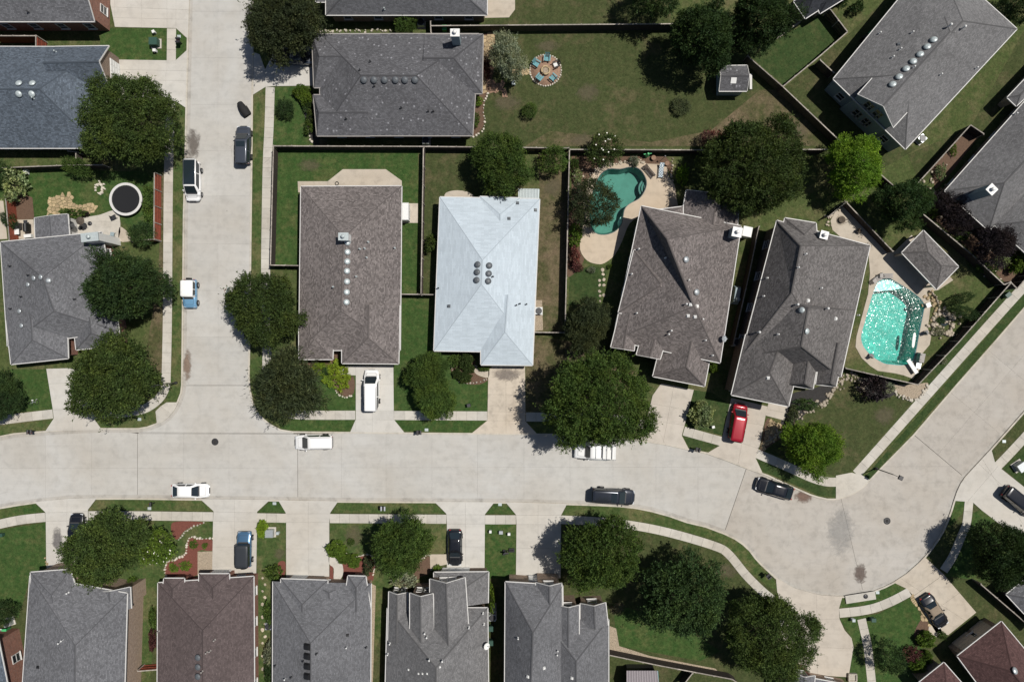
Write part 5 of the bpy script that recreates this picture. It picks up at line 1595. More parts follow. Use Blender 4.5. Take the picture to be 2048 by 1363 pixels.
def shrub(label, px, py, r, leaf='leaf_mid', kd='shrub', sx=1.0, h=1.0, group=None, rz=0.0, name='shrub'):
    Rr, zk, vs = KIND[kd]
    s = r * S / Rr * (1.2 if kd == 'clipped' else 1.0)
    zc = zk * s * h
    p = P(px, py, zc)
    root = thing(name, label, 'shrub', (p.x, p.y, .1), rz, group)
    me = vs[_tr.randrange(len(vs))]
    for nm, m, z in (('foliage', me[0], zc), ('stem', me[2], 0)):
        o = link(nm, m, root); o.location = (0, 0, z)
        o.scale = (s * sx, s / sx, s * h)
        if nm == 'foliage':
            o.material_slots[0].link = 'OBJECT'; o.material_slots[0].material = M[leaf]
    return root

tree('big dark oak over the blue grey roofed house', 265, 245, 99, 'big', 'leaf_oak')
tree('dark tree covering the pickup at the top of the side street', 572, 42, 82, 'oak', 'leaf_brownish')
tree('tall dark tree casting its shadow over the fire pit lawn', 1402, 76, 70, 'oak', 'leaf_deep', h=1.25)
tree('dark tree behind the small grey shed', 1522, 36, 69, 'oak', 'leaf_deep', h=1.2)
tree('dark tree cut off by the top edge above the fire pit lawn', 1312, -12, 52, 'airy', 'leaf_deep', h=1.2)
tree('dense green tree against the back of the white roofed house', 1004, 327, 63, 'oak', 'leaf_mid', h=1.0)
tree('silver leaved tree beside the flagstone path', 1015, 116, 42, 'airy', 'leaf_silver', sx=.82)
tree('small dark tree by the fence corner left of the teal pool', 1106, 322, 31, 'small', 'leaf_mid')
tree('flowering dark green tree at the top of the teal pool', 1209, 300, 37, 'small', 'leaf_oak')
tree('leafy tree leaning over the left side of the teal pool', 1188, 408, 50, 'airy', 'leaf_brownish', h=1.0)
tree('huge spreading tree above the large taupe house', 1502, 332, 106, 'big', 'leaf_oak', var=1)
tree('plum leaved small tree at the back fence', 1424, 283, 26, 'small', 'leaf_plum')
tree('bright green tree behind the sprawling corner house', 1706, 332, 62, 'oak', 'leaf_bright', h=1.1, var=2)
tree('round dark tree behind the pavilion', 1806, 408, 53, 'oak', 'leaf_deep', h=1.25)
tree('big round oak over the left grey house and sidewalk', 253, 572, 79, 'oak', 'leaf_deep', h=1.15, var=1)
tree('small oak touching the quarter round patio step', 285, 468, 27, 'small', 'leaf_deep')
tree('big round oak at the left street corner', 234, 755, 89, 'oak', 'leaf_oak', var=0)
tree('dark oak cut off by the left edge', 2, 795, 47, 'oak', 'leaf_deep', sx=.8)
tree('round oak at the left wall of the brown house', 532, 618, 77, 'oak', 'leaf_oak', var=3)
tree('feathery dark tree at the corner of the side street', 578, 776, 72, 'feather', 'leaf_brownish', h=1.05)
tree('upper half of the double crowned tree before the white roofed house', 858, 745, 47, 'oak', 'leaf_mid', h=.95)
tree('lower half of the double crowned tree before the white roofed house', 870, 795, 46, 'oak', 'leaf_mid', var=2)
tree('huge street tree hanging over the parked white truck', 1196, 802, 110, 'big', 'leaf_mid', var=0, h=1.1)
tree('dark tree between the white roofed house and the taupe house', 1174, 652, 52, 'oak', 'leaf_brownish', sx=1.1)
tree('small dark tree at the left wall of the taupe house', 1228, 706, 24, 'small', 'leaf_deep')
tree('bright lime green street tree on the corner lawn', 1624, 893, 60, 'oak', 'leaf_bright', h=1.0, var=1)
tree('big dark magnolia over the bottom left driveway', 214, 1093, 80, 'oak', 'leaf_oak', var=2, h=1.05)
tree('white flowering magnolia beside the red mulch bed', 315, 1092, 38, 'small', 'leaf_hedge', h=1.2)
tree('dark tree on the patchy lawn left of the black sedan', 802, 1087, 63, 'oak', 'leaf_mid', h=1.2, sx=.95)
tree('round tree in front of the dark edged gables', 1202, 1106, 81, 'oak', 'leaf_mid', h=1.15, var=3)
tree('large dark tree in the middle of the south corner lawn', 1368, 1190, 88, 'oak', 'leaf_deep', h=1.05, var=0)
tree('largest south tree beside the turning bulb driveway', 1540, 1268, 92, 'big', 'leaf_oak', h=1.0)
tree('dark tree shading the sidewalk at the right edge', 2000, 1105, 64, 'oak', 'leaf_deep', h=1.35)
tree('small tree in front of the maroon house', 1775, 1311, 33, 'small', 'leaf_deep', h=1.2)
tree('dark tree at the lower left edge behind the cooling unit', 10, 1222, 26, 'small', 'leaf_deep')
tree('upper of the two thin dark trees beside the garden pond', 1921, 598, 18, 'small', 'leaf_deep', sx=1.6)
tree('lower of the two thin dark trees beside the garden pond', 1927, 626, 21, 'small', 'leaf_deep', sx=1.6)
tree('purple leaved tree beside the tall blue chimney house', 1893, 405, 30, 'small', 'leaf_purple', h=1.1)
tree('purple leaved tree between two roofs at the right', 1912, 440, 30, 'small', 'leaf_purple', h=1.1)
tree('wide purple leaved tree under the right roof edge', 1985, 492, 42, 'airy', 'leaf_purple')
tree('dark tree in the shadow above the top right house', 2040, 10, 40, 'airy', 'leaf_deep')
tree('bush tree growing through the left red fence', 20, 440, 17, 'small', 'leaf_deep', sx=.8)
tree('dark tree left of the trampoline lawn', 5, 348, 26, 'small', 'leaf_deep')
tree('dark tree in the narrow bed above the trampoline lawn', 155, 335, 24, 'small', 'leaf_mid', sx=1.4)
tree('round green tree between the two top houses', 812, 46, 22, 'small', 'leaf_mid', h=1.1)
tree('small round tree standing alone on the olive lawn', 1059, 222, 16, 'small', 'leaf_mid', h=.9)
tree('dark plum coloured small tree on the olive lawn', 1361, 213, 20, 'small', 'leaf_brownish', h=.5)
tree('dark round tree on the flecked house front lawn', 571, 217, 20, 'small', 'leaf_deep', h=.8)

for lab, x, y, r, leaf, kd, sx, hh in [
    ('long clipped hedge before the flecked house, upper end', 603, 185, 12, 'leaf_hedge', 'clipped', 1.2, 1),
    ('long clipped hedge before the flecked house, lower end', 612, 198, 12, 'leaf_hedge', 'clipped', .9, 1),
    ('dark shrub in the flecked house bed, upper', 618, 215, 11, 'leaf_deep', 'shrub', 1, 1),
    ('dark shrub in the flecked house bed, middle', 622, 235, 12, 'leaf_oak', 'shrub', .9, 1),
    ('dark shrub in the flecked house bed, lowest', 618, 255, 12, 'leaf_mid', 'shrub', .9, 1),
    ('green shrub in the right bed of the flecked house', 957, 203, 9, 'leaf_hedge', 'shrub', 1, 1),
    ('low shrub at the lower end of the right flecked bed', 952, 240, 10, 'leaf_mid', 'shrub', .7, 1),
    ('plum shrub in the flagstone strip', 972, 140, 12, 'leaf_plum', 'shrub', .7, 1),
    ('variegated pale shrub at the left edge', 34, 370, 27, 'leaf_varieg', 'shrub', .9, 1),
    ('green shrubs along the flagstone terrace', 150, 428, 15, 'leaf_mid', 'shrub', 1.5, .8),
    ('green shrub beside the small patio roof', 130, 425, 9, 'leaf_mid', 'shrub', 1, .9),
    ('purple shrub by the left patio', 172, 428, 7, 'leaf_purple', 'shrub', 1.2, .9),
    ('green creeper shrub on the red fence, upper', 300, 392, 14, 'leaf_mid', 'shrub', .7, 1.1),
    ('green creeper shrub on the red fence, middle', 300, 415, 15, 'leaf_mid', 'shrub', .7, 1.1),
    ('green creeper shrub on the red fence, lower', 304, 440, 13, 'leaf_mid', 'shrub', .8, 1.1),
    ('shrub at the left wall of the white roofed house', 863, 487, 15, 'leaf_oak', 'shrub', .9, 1.4),
    ('lime green ground cover before the brown house', 676, 752, 27, 'leaf_lime', 'shrub', 1.0, .35),
    ('second lime green patch beside the feathery tree', 640, 738, 16, 'leaf_lime', 'shrub', 1.3, .4),
    ('small clipped ball in the lime ground cover', 652, 743, 7, 'leaf_deep', 'clipped', 1, 1),
    ('large clipped ball by the white roofed house wall', 931, 721, 13, 'leaf_oak', 'clipped', 1, 1),
    ('oval clipped bush by the curved front path', 938, 737, 9, 'leaf_oak', 'clipped', 1.2, 1),
    ('small clipped ball at the left of the tan bed', 914, 747, 8, 'leaf_oak', 'clipped', 1, 1),
    ('slanted oval clipped bush in the tan bed', 930, 755, 10, 'leaf_oak', 'clipped', 1.2, 1),
    ('low box hedge at the porch of the white roofed house', 968, 735, 8, 'leaf_mid', 'clipped', 1.4, .8),
    ('green shrub beside the clipped ball bed', 910, 722, 12, 'leaf_mid', 'shrub', 1, 1),
    ('dark shrub by the teal pool fence', 1150, 330, 10, 'leaf_mid', 'shrub', .8, 1.2),
    ('tall grassy clump at the teal pool corner', 1155, 352, 11, 'leaf_varieg', 'shrub', .8, 1),
    ('grey green agave like bush behind the teal pool', 1268, 322, 10, 'leaf_silver', 'shrub', 1, 1),
    ('round green bush below the leaning pool tree', 1150, 470, 17, 'leaf_hedge', 'shrub', .75, 1.1),
    ('plum flowering shrub below the pool bush', 1150, 512, 15, 'leaf_plum', 'shrub', .7, 1),
    ('brown leaved shrub at the end of the pool bed', 1157, 535, 9, 'leaf_plum', 'shrub', 1, 1),
    ('small potted green bush on the stepping stone lawn', 1183, 540, 7, 'leaf_silver', 'shrub', 1.2, 1),
    ('small bush at the lower edge of the tan deck', 1218, 533, 5, 'leaf_hedge', 'shrub', 1, 1),
    ('bright bush at the right of the tan pool deck', 1365, 352, 15, 'leaf_bright', 'shrub', .8, 1.1),
    ('variegated clipped round bush by the beige driveway', 1402, 829, 21, 'leaf_varieg', 'clipped', 1, .9),
    ('small green bush by the taupe house corner', 1428, 735, 8, 'leaf_hedge', 'clipped', 1, 1),
    ('dark purple spiky shrub at the pool fence', 1745, 777, 25, 'leaf_purple', 'shrub', 1, 1),
    ('grey green shrub beside the purple spiky shrub', 1775, 775, 13, 'leaf_silver', 'shrub', 1.2, .8),
    ('dark low shrubs before the corner house', 1610, 808, 16, 'leaf_deep', 'shrub', 1.4, .6),
    ('dark low shrub left of the corner house bed', 1585, 830, 15, 'leaf_brownish', 'shrub', .8, .7),
    ('clump of grass growing at the pool fence sidewalk', 1887, 722, 6, 'leaf_silver', 'shrub', 1, .8),
    ('lime clipped bush by the transformer box', 525, 1057, 11, 'leaf_lime', 'clipped', .8, 1),
    ('dark green bush beside the empty driveway', 549, 1142, 16, 'leaf_mid', 'shrub', 1, 1),
    ('upper piece of the lime clipped hedge', 672, 1097, 15, 'leaf_hedge', 'clipped', 1.1, .9),
    ('middle piece of the lime clipped hedge', 688, 1114, 11, 'leaf_hedge', 'clipped', 1.1, .9),
    ('right piece of the lime clipped hedge', 708, 1121, 11, 'leaf_hedge', 'clipped', 1.0, .9),
    ('brown green bush in the hedge bed', 737, 1130, 14, 'leaf_brownish', 'shrub', .8, 1),
    ('small bush on the patchy dirt lawn', 702, 1082, 7, 'leaf_mid', 'shrub', 1, 1),
    ('round bush at the bottom left porch', 267, 1163, 12, 'leaf_hedge', 'shrub', 1, 1),
    ('maroon leaved bush at the plum house porch', 378, 1156, 9, 'leaf_plum', 'shrub', 1, 1),
    ('green low shrub in the red mulch, left', 348, 1135, 9, 'leaf_hedge', 'shrub', 1, .6),
    ('green low shrub in the red mulch, right', 372, 1130, 10, 'leaf_hedge', 'shrub', 1.1, .6),
    ('green low shrub at the top of the red mulch', 388, 1088, 8, 'leaf_hedge', 'shrub', 1, .6),
    ('little shrub at the corner of the red mulch', 410, 1090, 6, 'leaf_hedge', 'shrub', 1, .6),
    ('dark shrub between the bottom left houses', 308, 1235, 12, 'leaf_mid', 'shrub', .6, 1.2),
    ('plum shrub between the bottom left houses', 307, 1278, 12, 'leaf_plum', 'shrub', .6, 1.2),
    ('green shrub at the left wall of the mid grey house', 538, 1226, 13, 'leaf_mid', 'shrub', .6, 1.2),
    ('pale green shrub further down the mid grey wall', 538, 1305, 13, 'leaf_silver', 'shrub', .6, 1.4),
    ('dark shrub at the lowest part of the mid grey wall', 538, 1340, 13, 'leaf_deep', 'shrub', .6, 1.4),
    ('dry looking bush below the dark lawn tree', 812, 1160, 20, 'leaf_silver', 'shrub', 1.3, .7),
    ('small round bush by the black sedan path', 876, 1136, 8, 'leaf_hedge', 'shrub', 1.1, 1),
    ('narrow green shrub between the gabled houses', 983, 1195, 14, 'leaf_hedge', 'shrub', .55, 1.5),
    ('clipped bush in the shade before the maroon house, upper', 1850, 1277, 14, 'leaf_hedge', 'clipped', 1.1, .9),
    ('clipped bush in the shade before the maroon house, lower', 1834, 1328, 13, 'leaf_hedge', 'clipped', 1.1, .9),
    ('clipped bush between the two maroon house bushes', 1851, 1312, 10, 'leaf_hedge', 'clipped', 1, .9),
    ('grey brown shrub before the maroon house', 1822, 1305, 16, 'leaf_plum', 'shrub', 1.1, .8),
    ('small bush at the maroon house path', 1883, 1268, 8, 'leaf_mid', 'shrub', 1, 1),
    ('flowering bush top right of the walled lawn', 1713, 17, 13, 'leaf_deep', 'shrub', 1, 1.2),
    ('round dark bush at the top right lawn', 1685, 5, 9, 'leaf_deep', 'shrub', 1, 1),
    ('green shrub behind the right fence, upper', 1862, 425, 13, 'leaf_mid', 'shrub', 1.2, .9),
    ('green shrub behind the right fence, middle', 1920, 470, 15, 'leaf_mid', 'shrub', 1.3, .9),
    ('leafy shrub behind the right fence, lower', 1975, 535, 17, 'leaf_mid', 'shrub', 1.3, .9),
    ('yellow flowering shrub by the right fence', 2005, 520, 13, 'leaf_varieg', 'shrub', 1.2, .8),
    ('green shrub at the right edge by the fence', 2035, 520, 20, 'leaf_hedge', 'shrub', .8, .9),
    ('small shrub in the bed by the far right house', 1905, 300, 9, 'leaf_hedge', 'shrub', .7, .8),
    ('pale shrub in the far right bed', 1880, 345, 12, 'leaf_varieg', 'shrub', .8, .8),
    ('dark shrub in the rocks of the pond', 1880, 640, 8, 'leaf_deep', 'shrub', 1.2, .8),
    ('low shrub on the edge of the pond rocks', 1876, 662, 10, 'leaf_silver', 'shrub', 1.2, .6),
]:
    shrub(lab, x, y, r, leaf, kd, sx, hh, rz=_tr.random() * 6 if kd == 'shrub' and abs(sx - 1) < .05 else _tr.choice((0, .1, -.1)))
# white blossoms belong to their trees
def blossoms(root, n, r, zc, seed):
    random.seed(seed); b = MB()
    for i in range(n):
        a, u = random.random() * 6.28, math.sqrt(random.random()) * .92
        z = zc * (.98 + .72 * math.sqrt(max(0, 1 - u * u)))
        x, y = r * u * math.cos(a), r * u * math.sin(a)
        b.lathe((x, y, z), [(.02, -.04), (.06, .01), (.085, .035), (.03, .03)], 6, False)
    o = b.build('blossoms', M['petal'], root, False); o['kind'] = 'stuff'
for o in list(bpy.data.objects):
    l = o.get('label', '')
    if l.startswith('white flowering magnolia'): blossoms(o, 26, 2.3, 2.6, 3)
    if l.startswith('flowering dark green tree'): blossoms(o, 13, 2.2, 2.4, 4)
# ------------------------------------------------------------------ vehicles
def paint(name, c, rough=.28, metal=.25):
    return plain(name, c, rough, .5, .03, 1, metal, 1.0)
M['tyre'] = plain('tyre rubber', (.015, .015, .016), .85)
M['rim'] = plain('alloy rim', (.35, .36, .38), .3, .5, metal=.8)
M['car_glass'] = plain('car glass', (.016, .024, .030), .05, .7, var=0)
M['lamp'] = plain('headlamp glass', (.6, .62, .64), .15, .6)
M['tail'] = plain('tail lamp red', (.28, .012, .012), .25, .5)
M['bumper'] = plain('grey bumper plastic', (.05, .05, .052), .6)
PAINT = {k: paint('paint ' + k, c, r, m) for k, (c, r, m) in {
    'white': ((.80, .80, .79), .3, .0), 'black': ((.010, .011, .014), .22, .1), 'charcoal': ((.075, .085, .105), .25, .4),
    'red': ((.30, .008, .018), .25, .2), 'blue': ((.075, .16, .27), .3, .35), 'sky': ((.16, .34, .52), .35, .2), 'navy': ((.028, .033, .044), .22, .4)}.items()}

def car(label, px, py, deg, L, Wd, paintname, style='suv', roofmat=None, name='car', cat='car', glassroof=False, spare=False, rails=False, sunroof=False):
    """deg: heading of the nose in the photo, 0 = right, 90 = up"""
    z_road = 0.0
    st = {'suv': (1.68, .24, .17, .62, .085, .97, .80), 'sedan': (1.44, .265, .16, .34, .17, .90, .74), 'van': (1.75, .19, .17, .68, .06, .97, .82),
          'box': (1.82, .30, .04, .62, .02, 1.06, .90), 'pickup': (1.85, .27, .11, .24, .05, 1.05, .82), 'mini': (1.75, .34, .05, .55, .02, 1.02, .90),
          'coupe': (1.32, .33, .13, .20, .12, .86, .70)}[style]
    Hr, hood, wsr, roof, rear, belt, rw = st
    p = P(px, py, .8)
    root = thing(name, label, cat, (p.x, p.y, .0), R(deg), 'parked vehicles')
    f = L / 2; w = Wd / 2
    xc = f - hood * L                       # windscreen base
    xt = xc - wsr * L                       # roof front
    xr = xt - roof * L                      # roof rear
    xb = max(xr - rear * L, -f * .985)      # rear glass base
    # lower body loft
    sq = style in ('box', 'mini', 'pickup')
    fr = .90 if sq else .66
    stn = [(f, fr * .97, .42, .55), (f - .10, fr + .12 if not sq else .95, .30, belt * .72), (f - .35, .93 if not sq else .97, .24, belt * .80), (f - .7, .98, .22, belt * .86), (xc + .25, 1.0, .22, belt * .96), (xc, 1.0, .22, belt),
           (0, 1.0, .22, belt + .01), (xb, .99, .22, belt + .02)]
    if xb > -f + .35: stn += [(xb - .05, .985, .22, belt), (-f + .35, .95, .24, belt * .98)]
    stn += [(-f + .10, .90 if sq else .84, .30, belt * .93), (-f, .86 if sq else .70, .42, belt * .72)]
    stn.sort(key=lambda s_: -s_[0])
    prof = [(-.90, 0.0), (-1.0, .28), (-1.0, .62), (-.965, .86), (-.86, .97), (-.5, 1.02), (0, 1.035)]
    prof = prof + [(-a, b) for a, b in prof[-2::-1]]
    vs, fs = [], []
    for x, ww, zb, zt in stn:
        for a, b in prof: vs.append((x, a * w * ww, zb + (zt - zb) * b))
    n = len(prof)
    for i in range(len(stn) - 1):
        for k in range(n - 1): fs.append((i * n + k, (i + 1) * n + k, (i + 1) * n + k + 1, i * n + k + 1))
        fs.append((i * n + n - 1, (i + 1) * n + n - 1, (i + 1) * n, i * n))
    fs.append(tuple(range(n))); fs.append(tuple(range(len(stn) * n - 1, (len(stn) - 1) * n - 1, -1)))
    b = MB(); b.mesh(vs, [q_[::-1] for q_ in fs], True)
    body = b.build('body', PAINT[paintname], root, False)
    # cabin
    wb, wt = w * .93, w * rw
    lv = [(xc - .02, xb + .02, wb, belt - .03), (xc - wsr * L * .55, xb + rear * L * .5, (wb + wt) / 2, belt + (Hr - belt) * .55), (xt + .04, xr - .04, wt, Hr - .07), (xt - .10, xr + .10, wt - .10, Hr), (xt - .4, xr + .4, wt - .3, Hr + .02)]
    vs, fs = [], []
    cr = .08
    for a, c, ww, z in lv:
        k = min(.22, ww * .25)
        vs += [(a, -ww + k, z), (a - k * .5, -ww, z), (c + k * .5, -ww, z), (c, -ww + k, z), (c, ww - k, z), (c + k * .5, ww, z), (a - k * .5, ww, z), (a, ww - k, z)]
    for i in range(len(lv) - 1):
        for k in range(8): fs.append((i * 8 + k, i * 8 + (k + 1) % 8, (i + 1) * 8 + (k + 1) % 8, (i + 1) * 8 + k))
    fs.append(tuple(range(len(lv) * 8 - 8, len(lv) * 8)))
    b = MB(); b.mesh(vs, [q_[::-1] for q_ in fs], True)
    b.build('cabin', M[roofmat] if roofmat else PAINT[paintname], root, False)
    up = .03
    def panel(nm, q_, mat='car_glass'):
        q_ = [Vector(v) for v in q_]
        nn = (q_[1] - q_[0]).cross(q_[2] - q_[0]).normalized()
        c = sum(q_, Vector()) / 4
        if nn.dot(c - Vector((0, 0, belt * .6))) < 0: q_ = q_[::-1]; nn = -nn
        bb = MB(); bb.face([v + nn * up for v in q_])
        return bb.build(nm, M[mat], root, False)
    zlo, zhi = belt + .02, Hr - .05
    def X(x0, x1, t): return x0 + (x1 - x0) * t
    def side(t): return wb + (wt - wb) * t
    e = .16
    panel('windshield', [(xc - .03, -wb + e, zlo), (xc - .03, wb - e, zlo), (xt + .06, wt - e, zhi), (xt + .06, -wt + e, zhi)])
    panel('rear_window', [(xb + .02, -wb + e, zlo + .08), (xb + .02, wb - e, zlo + .08), (xr - .06, wt - e, zhi), (xr - .06, -wt + e, zhi)])
    for s_ in (-1, 1):
        k = side(.06) * s_; m = side(.93) * s_
        xm = (xt + xr) / 2 + .1
        panel('side_window', [(xc - .42, k, zlo + .02), (xm + .05, k, zlo + .02), (xm + .05, m, zhi), (xt - .08, m, zhi)])
        panel('side_window', [(xm - .05, k, zlo + .02), (xb + .35, k, zlo + .02), (xr + .12, m, zhi), (xm - .05, m, zhi)])
        MB().box((f - .16, s_ * w * .66, belt * .66), (.16, w * .34, .13)).build('headlight', M['lamp'], root, False)
        MB().box((-f + .05, s_ * w * .70, belt * .78), (.10, w * .22, .22)).build('taillight', M['tail'], root, False)
        mb = MB().box((xc - .38, s_ * (w + .07), belt + .06), (.13, .20, .13), 0, .85); mb.build('mirror', PAINT[paintname], root, False)
        if rails:
            MB().tube([(xt - .25, s_ * (wt - .10), Hr + .02), (xt - .35, s_ * (wt - .10), Hr + .07), (xr + .3, s_ * (wt - .10), Hr + .07), (xr + .15, s_ * (wt - .10), Hr + .02)], .022, 6).build('roof_rail', M['dark_metal'], root, False)
    if glassroof or sunroof:
        x0, x1 = (xt - .12, xr + .12) if glassroof else (xt - .25, xt - .95)
        MB().box(((x0 + x1) / 2, 0, Hr + .025), (abs(x0 - x1), (wt - (.08 if glassroof else .22)) * 2, .02)).build('sunroof', M['car_glass'], root, False)
    rad = .36 if style in ('suv', 'box', 'pickup', 'mini') else .32
    for xx in (f - L * .185, -f + L * .195):
        for s_ in (-1, 1):
            wy = s_ * (w - .09 + (.06 if sq else .015))
            tb = MB().tube([(0, -.12, 0), (0, .12, 0)], rad, 16)
            wo = link('wheel', tb.data('tyre', M['tyre']), root); wo.location = (xx, wy, rad)
            rb = MB().tube([(0, s_ * .10, 0), (0, s_ * .125, 0)], rad * .62, 12)
            ri = link('rim', rb.data('rim', M['rim']), wo)
    MB().box((f - .03, 0, .55), (.08, w * .8, .16)).build('grille', M['bumper'], root, False)
    MB().box((-f + .02, 0, .5), (.08, w * 1.4, .16)).build('rear_bumper', M['bumper'], root, False)
    # hood and boot seams
    hb = MB()
    for s_ in (-1, 1): hb.bar((xc + .02, s_ * w * .72, belt * 1.0 + .005), (f - .45, s_ * w * .60, belt * .865 + .01), .02, .012)
    hb.bar((f - .45, -w * .6, belt * .875), (f - .45, w * .6, belt * .875), .02, .012)
    hb.build('hood_seam', M['bumper'], root, False)
    MB().bar((xc + .06, -w * .7, belt + .03), (xc + .06, w * .7, belt + .03), .14, .02).build('wiper_cowl', M['bumper'], root, False)
    if spare:
        MB().tube([(-f - .16, 0, .95), (-f + .06, 0, .95)], .36, 16).build('spare_tyre', M['tyre'], root, False)
    if style == 'pickup':
        xs = xb - .05
        bedm = MB().box(((xs - f) / 2 + .03, 0, belt + .04), (abs(-f - xs) - .12, w * 1.72, .06)).build('bed_cover', M['black'], root, False)
    return root
M['soft_top'] = plain('black soft top', (.016, .016, .017), .85)
M['hard_white'] = plain('white hard top', (.80, .80, .78), .4)
M['tan_top'] = plain('tan soft top', (.24, .19, .14), .9)
M['dark_hard'] = plain('dark hard top', (.03, .034, .040), .45)
car('charcoal SUV with sunroof parked on the right of the side street', 486, 289, 90, 4.9, 1.95, 'charcoal', 'suv', rails=True, sunroof=True)
car('white car with full black glass roof parked on the left of the side street', 385, 363, -90, 5.0, 1.98, 'white', 'van', glassroof=True)
car('small sky blue open four wheel drive with white hard top', 379, 587, -90, 3.7, 1.75, 'sky', 'mini', 'hard_white', spare=True, name='off_road_car')
car('white estate car on the brown house driveway', 743, 778, 90, 5.1, 1.98, 'white', 'van', rails=True)
car('white SUV with roof rails parked facing left on the main street', 627, 884, 181, 4.85, 1.95, 'white', 'suv', rails=True)
car('white sedan parked facing right by the south kerb', 380, 981, 0, 4.9, 1.85, 'white', 'sedan')
car('long black SUV parked facing right along the south kerb', 1228, 992, -4, 5.4, 2.05, 'navy', 'suv', rails=True, sunroof=True)
car('black sedan parked at an angle before the corner ramp', 1550, 977, 163, 4.9, 1.9, 'black', 'sedan')
car('red van parked on the beige driveway in front of the corner house', 1476, 842, 79, 4.7, 1.95, 'red', 'van')
car('blue off road car with dark hard top and spare wheel', 488, 1098, 90, 4.55, 1.85, 'blue', 'box', 'dark_hard', spare=True, name='off_road_car')
car('black sedan with its nose to the gabled house', 910, 1095, -90, 4.7, 1.85, 'black', 'sedan')
car('black convertible with tan soft top on the angled driveway', 1870, 1222, -57, 4.7, 1.9, 'black', 'coupe', 'tan_top')
car('black SUV half cut off by the right edge', 2040, 1003, -38, 4.8, 1.9, 'black', 'suv')
car('black car mostly hidden under the bottom left magnolia', 152, 1062, 90, 4.6, 1.85, 'black', 'sedan')
car('dark pickup in the shade of the top street tree', 595, 113, 0, 5.4, 2.0, 'charcoal', 'pickup', name='pickup_truck', cat='truck')

# white service truck with a ladder rack under the huge tree
p = P(1190, 902, .8)
tk = car('white service truck with tool boxes half hidden under the huge street tree', 1190, 902, 178, 5.3, 2.0, 'white', 'pickup', name='service_truck', cat='truck')
for x in (-2.35, -1.75, -1.15, -.55):
    MB().box((x, 0, 1.22), (.52, 1.75, .22)).build('tool_box', M['white'], tk, False)
for s_ in (-1, 1):
    MB().tube([(-2.5, s_ * .88, 1.1), (-2.5, s_ * .88, 1.95), (.9, s_ * .88, 1.95)], .03, 6).build('ladder_rack', M['galv'], tk, False)
for x in (-2.4, -1.2, 0.0):
    MB().bar((x, -.88, 1.97), (x, .88, 1.97), .05, .05).build('rack_bar', M['galv'], tk, False)
# ------------------------------------------------------------------ fences
def fence(label, line, mat='fence_dark', z=1.85, bay=2.4, flip=False, name='fence', cap=True, picket=.14):
    """line: photo pixels of the fence top"""
    L = W(line, z)
    c = L[0]
    root = thing(name, label, 'fence', (c.x, c.y, .1))
    first = True
    for a, b in zip(L, L[1:]):
        a = Vector((a.x, a.y, 0)); b = Vector((b.x, b.y, 0))
        l = (b - a).length; d = (b - a).normalized(); n = Vector((-d.y, d.x, 0)) * (-1 if flip else 1)
        rz = math.atan2(d.y, d.x)
        k = max(1, round(l / bay)); st = l / k
        for i in range(k):
            m = MB(); np_ = max(2, int(st / picket)); w = st / np_
            for j in range(np_):
                q_ = a + d * (i * st + (j + .5) * w)
                hh = z + random.uniform(-.025, .01)
                m.box((q_.x, q_.y, .1 + (hh - .1) / 2), (w - .006, .02, hh - .1), rz + random.uniform(-.015, .015))
            worldpart(link('panel', m.data('panel', M[mat])), root)
            r = MB(); p0, p1 = a + d * (i * st) + n * .035, a + d * ((i + 1) * st) + n * .035
            for zz in (.4, 1.1, z - .25):
                r.bar(Vector((p0.x, p0.y, zz)), Vector((p1.x, p1.y, zz)), .045, .09)
            worldpart(link('rail', r.data('rail', M[mat])), root)
            if cap:
                g0, g1 = a + d * (i * st + .004), a + d * ((i + 1) * st - .004)
                worldpart(link('cap_board', MB().bar(Vector((g0.x, g0.y, z + .03)), Vector((g1.x, g1.y, z + .03)), .13, .035).data('cap_board', M['fence_cap'])), root)
            q_ = a + d * (i * st) + n * .075
            worldpart(link('post', MB().box((q_.x, q_.y, (z + .05) / 2), (.10, .10, z + .03), rz).data('post', M['fence_cap'])), root)
        q_ = b + n * .075
        worldpart(link('post', MB().box((q_.x, q_.y, (z + .05) / 2), (.10, .10, z + .03), rz).data('post', M['fence_cap'])), root)
    return root
fence('dark fence along the top of the vivid green back lawn', [(547, 292), (838, 293), (950, 294)])
fence('dark fence down the left of the vivid green back lawn', [(547, 293), (541, 530)], flip=True)
fence('short dark fence joining the left wall of the brown house', [(541, 530), (600, 531)])
fence('dark fence between the brown house and the white roofed house', [(847, 296), (842, 590)])
fence('short fence between brown and white house walls', [(801, 588), (870, 589)])
fence('long dark fence right of the white roofed house yard', [(1139, 300), (1130, 664)])
fence('short dark fence ending at the white roofed house', [(1068, 664), (1130, 665)])
fence('dark fence behind the white roofed house and small tree', [(1040, 295), (1138, 296)])
fence('long dark fence between the teal pool and the olive lawn', [(1140, 299), (1400, 300), (1655, 299)])
fence('long dark fence along the top of the fire pit lawn', [(862, 52), (980, 51), (1345, 48), (1470, 47)])
fence('diagonal dark fence right of the grey shed', [(1495, 112), (1566, 174), (1690, 292)])
fence('diagonal fence below the walled top right lawn', [(1566, 173), (1640, 112), (1695, 64), (1660, 18)])
fence('short fence touching the wall of the big top right house', [(1640, 120), (1668, 146)])
fence('fence in the narrow garden of the right edge house', [(1968, 268), (1941, 250), (1855, 345), (1830, 372)])
fence('fence from the bright green tree to the round dark tree', [(1690, 292), (1760, 348), (1795, 378)])
fence('low wall like fence along the round patio', [(1656, 434), (1692, 404), (1786, 503)], z=1.5)
fence('diagonal fence behind the pavilion', [(1846, 428), (1946, 511), (2008, 569)])
fence('long diagonal pool fence beside the sidewalk', [(2021, 566), (1918, 683), (1836, 769), (1691, 736)], flip=True)
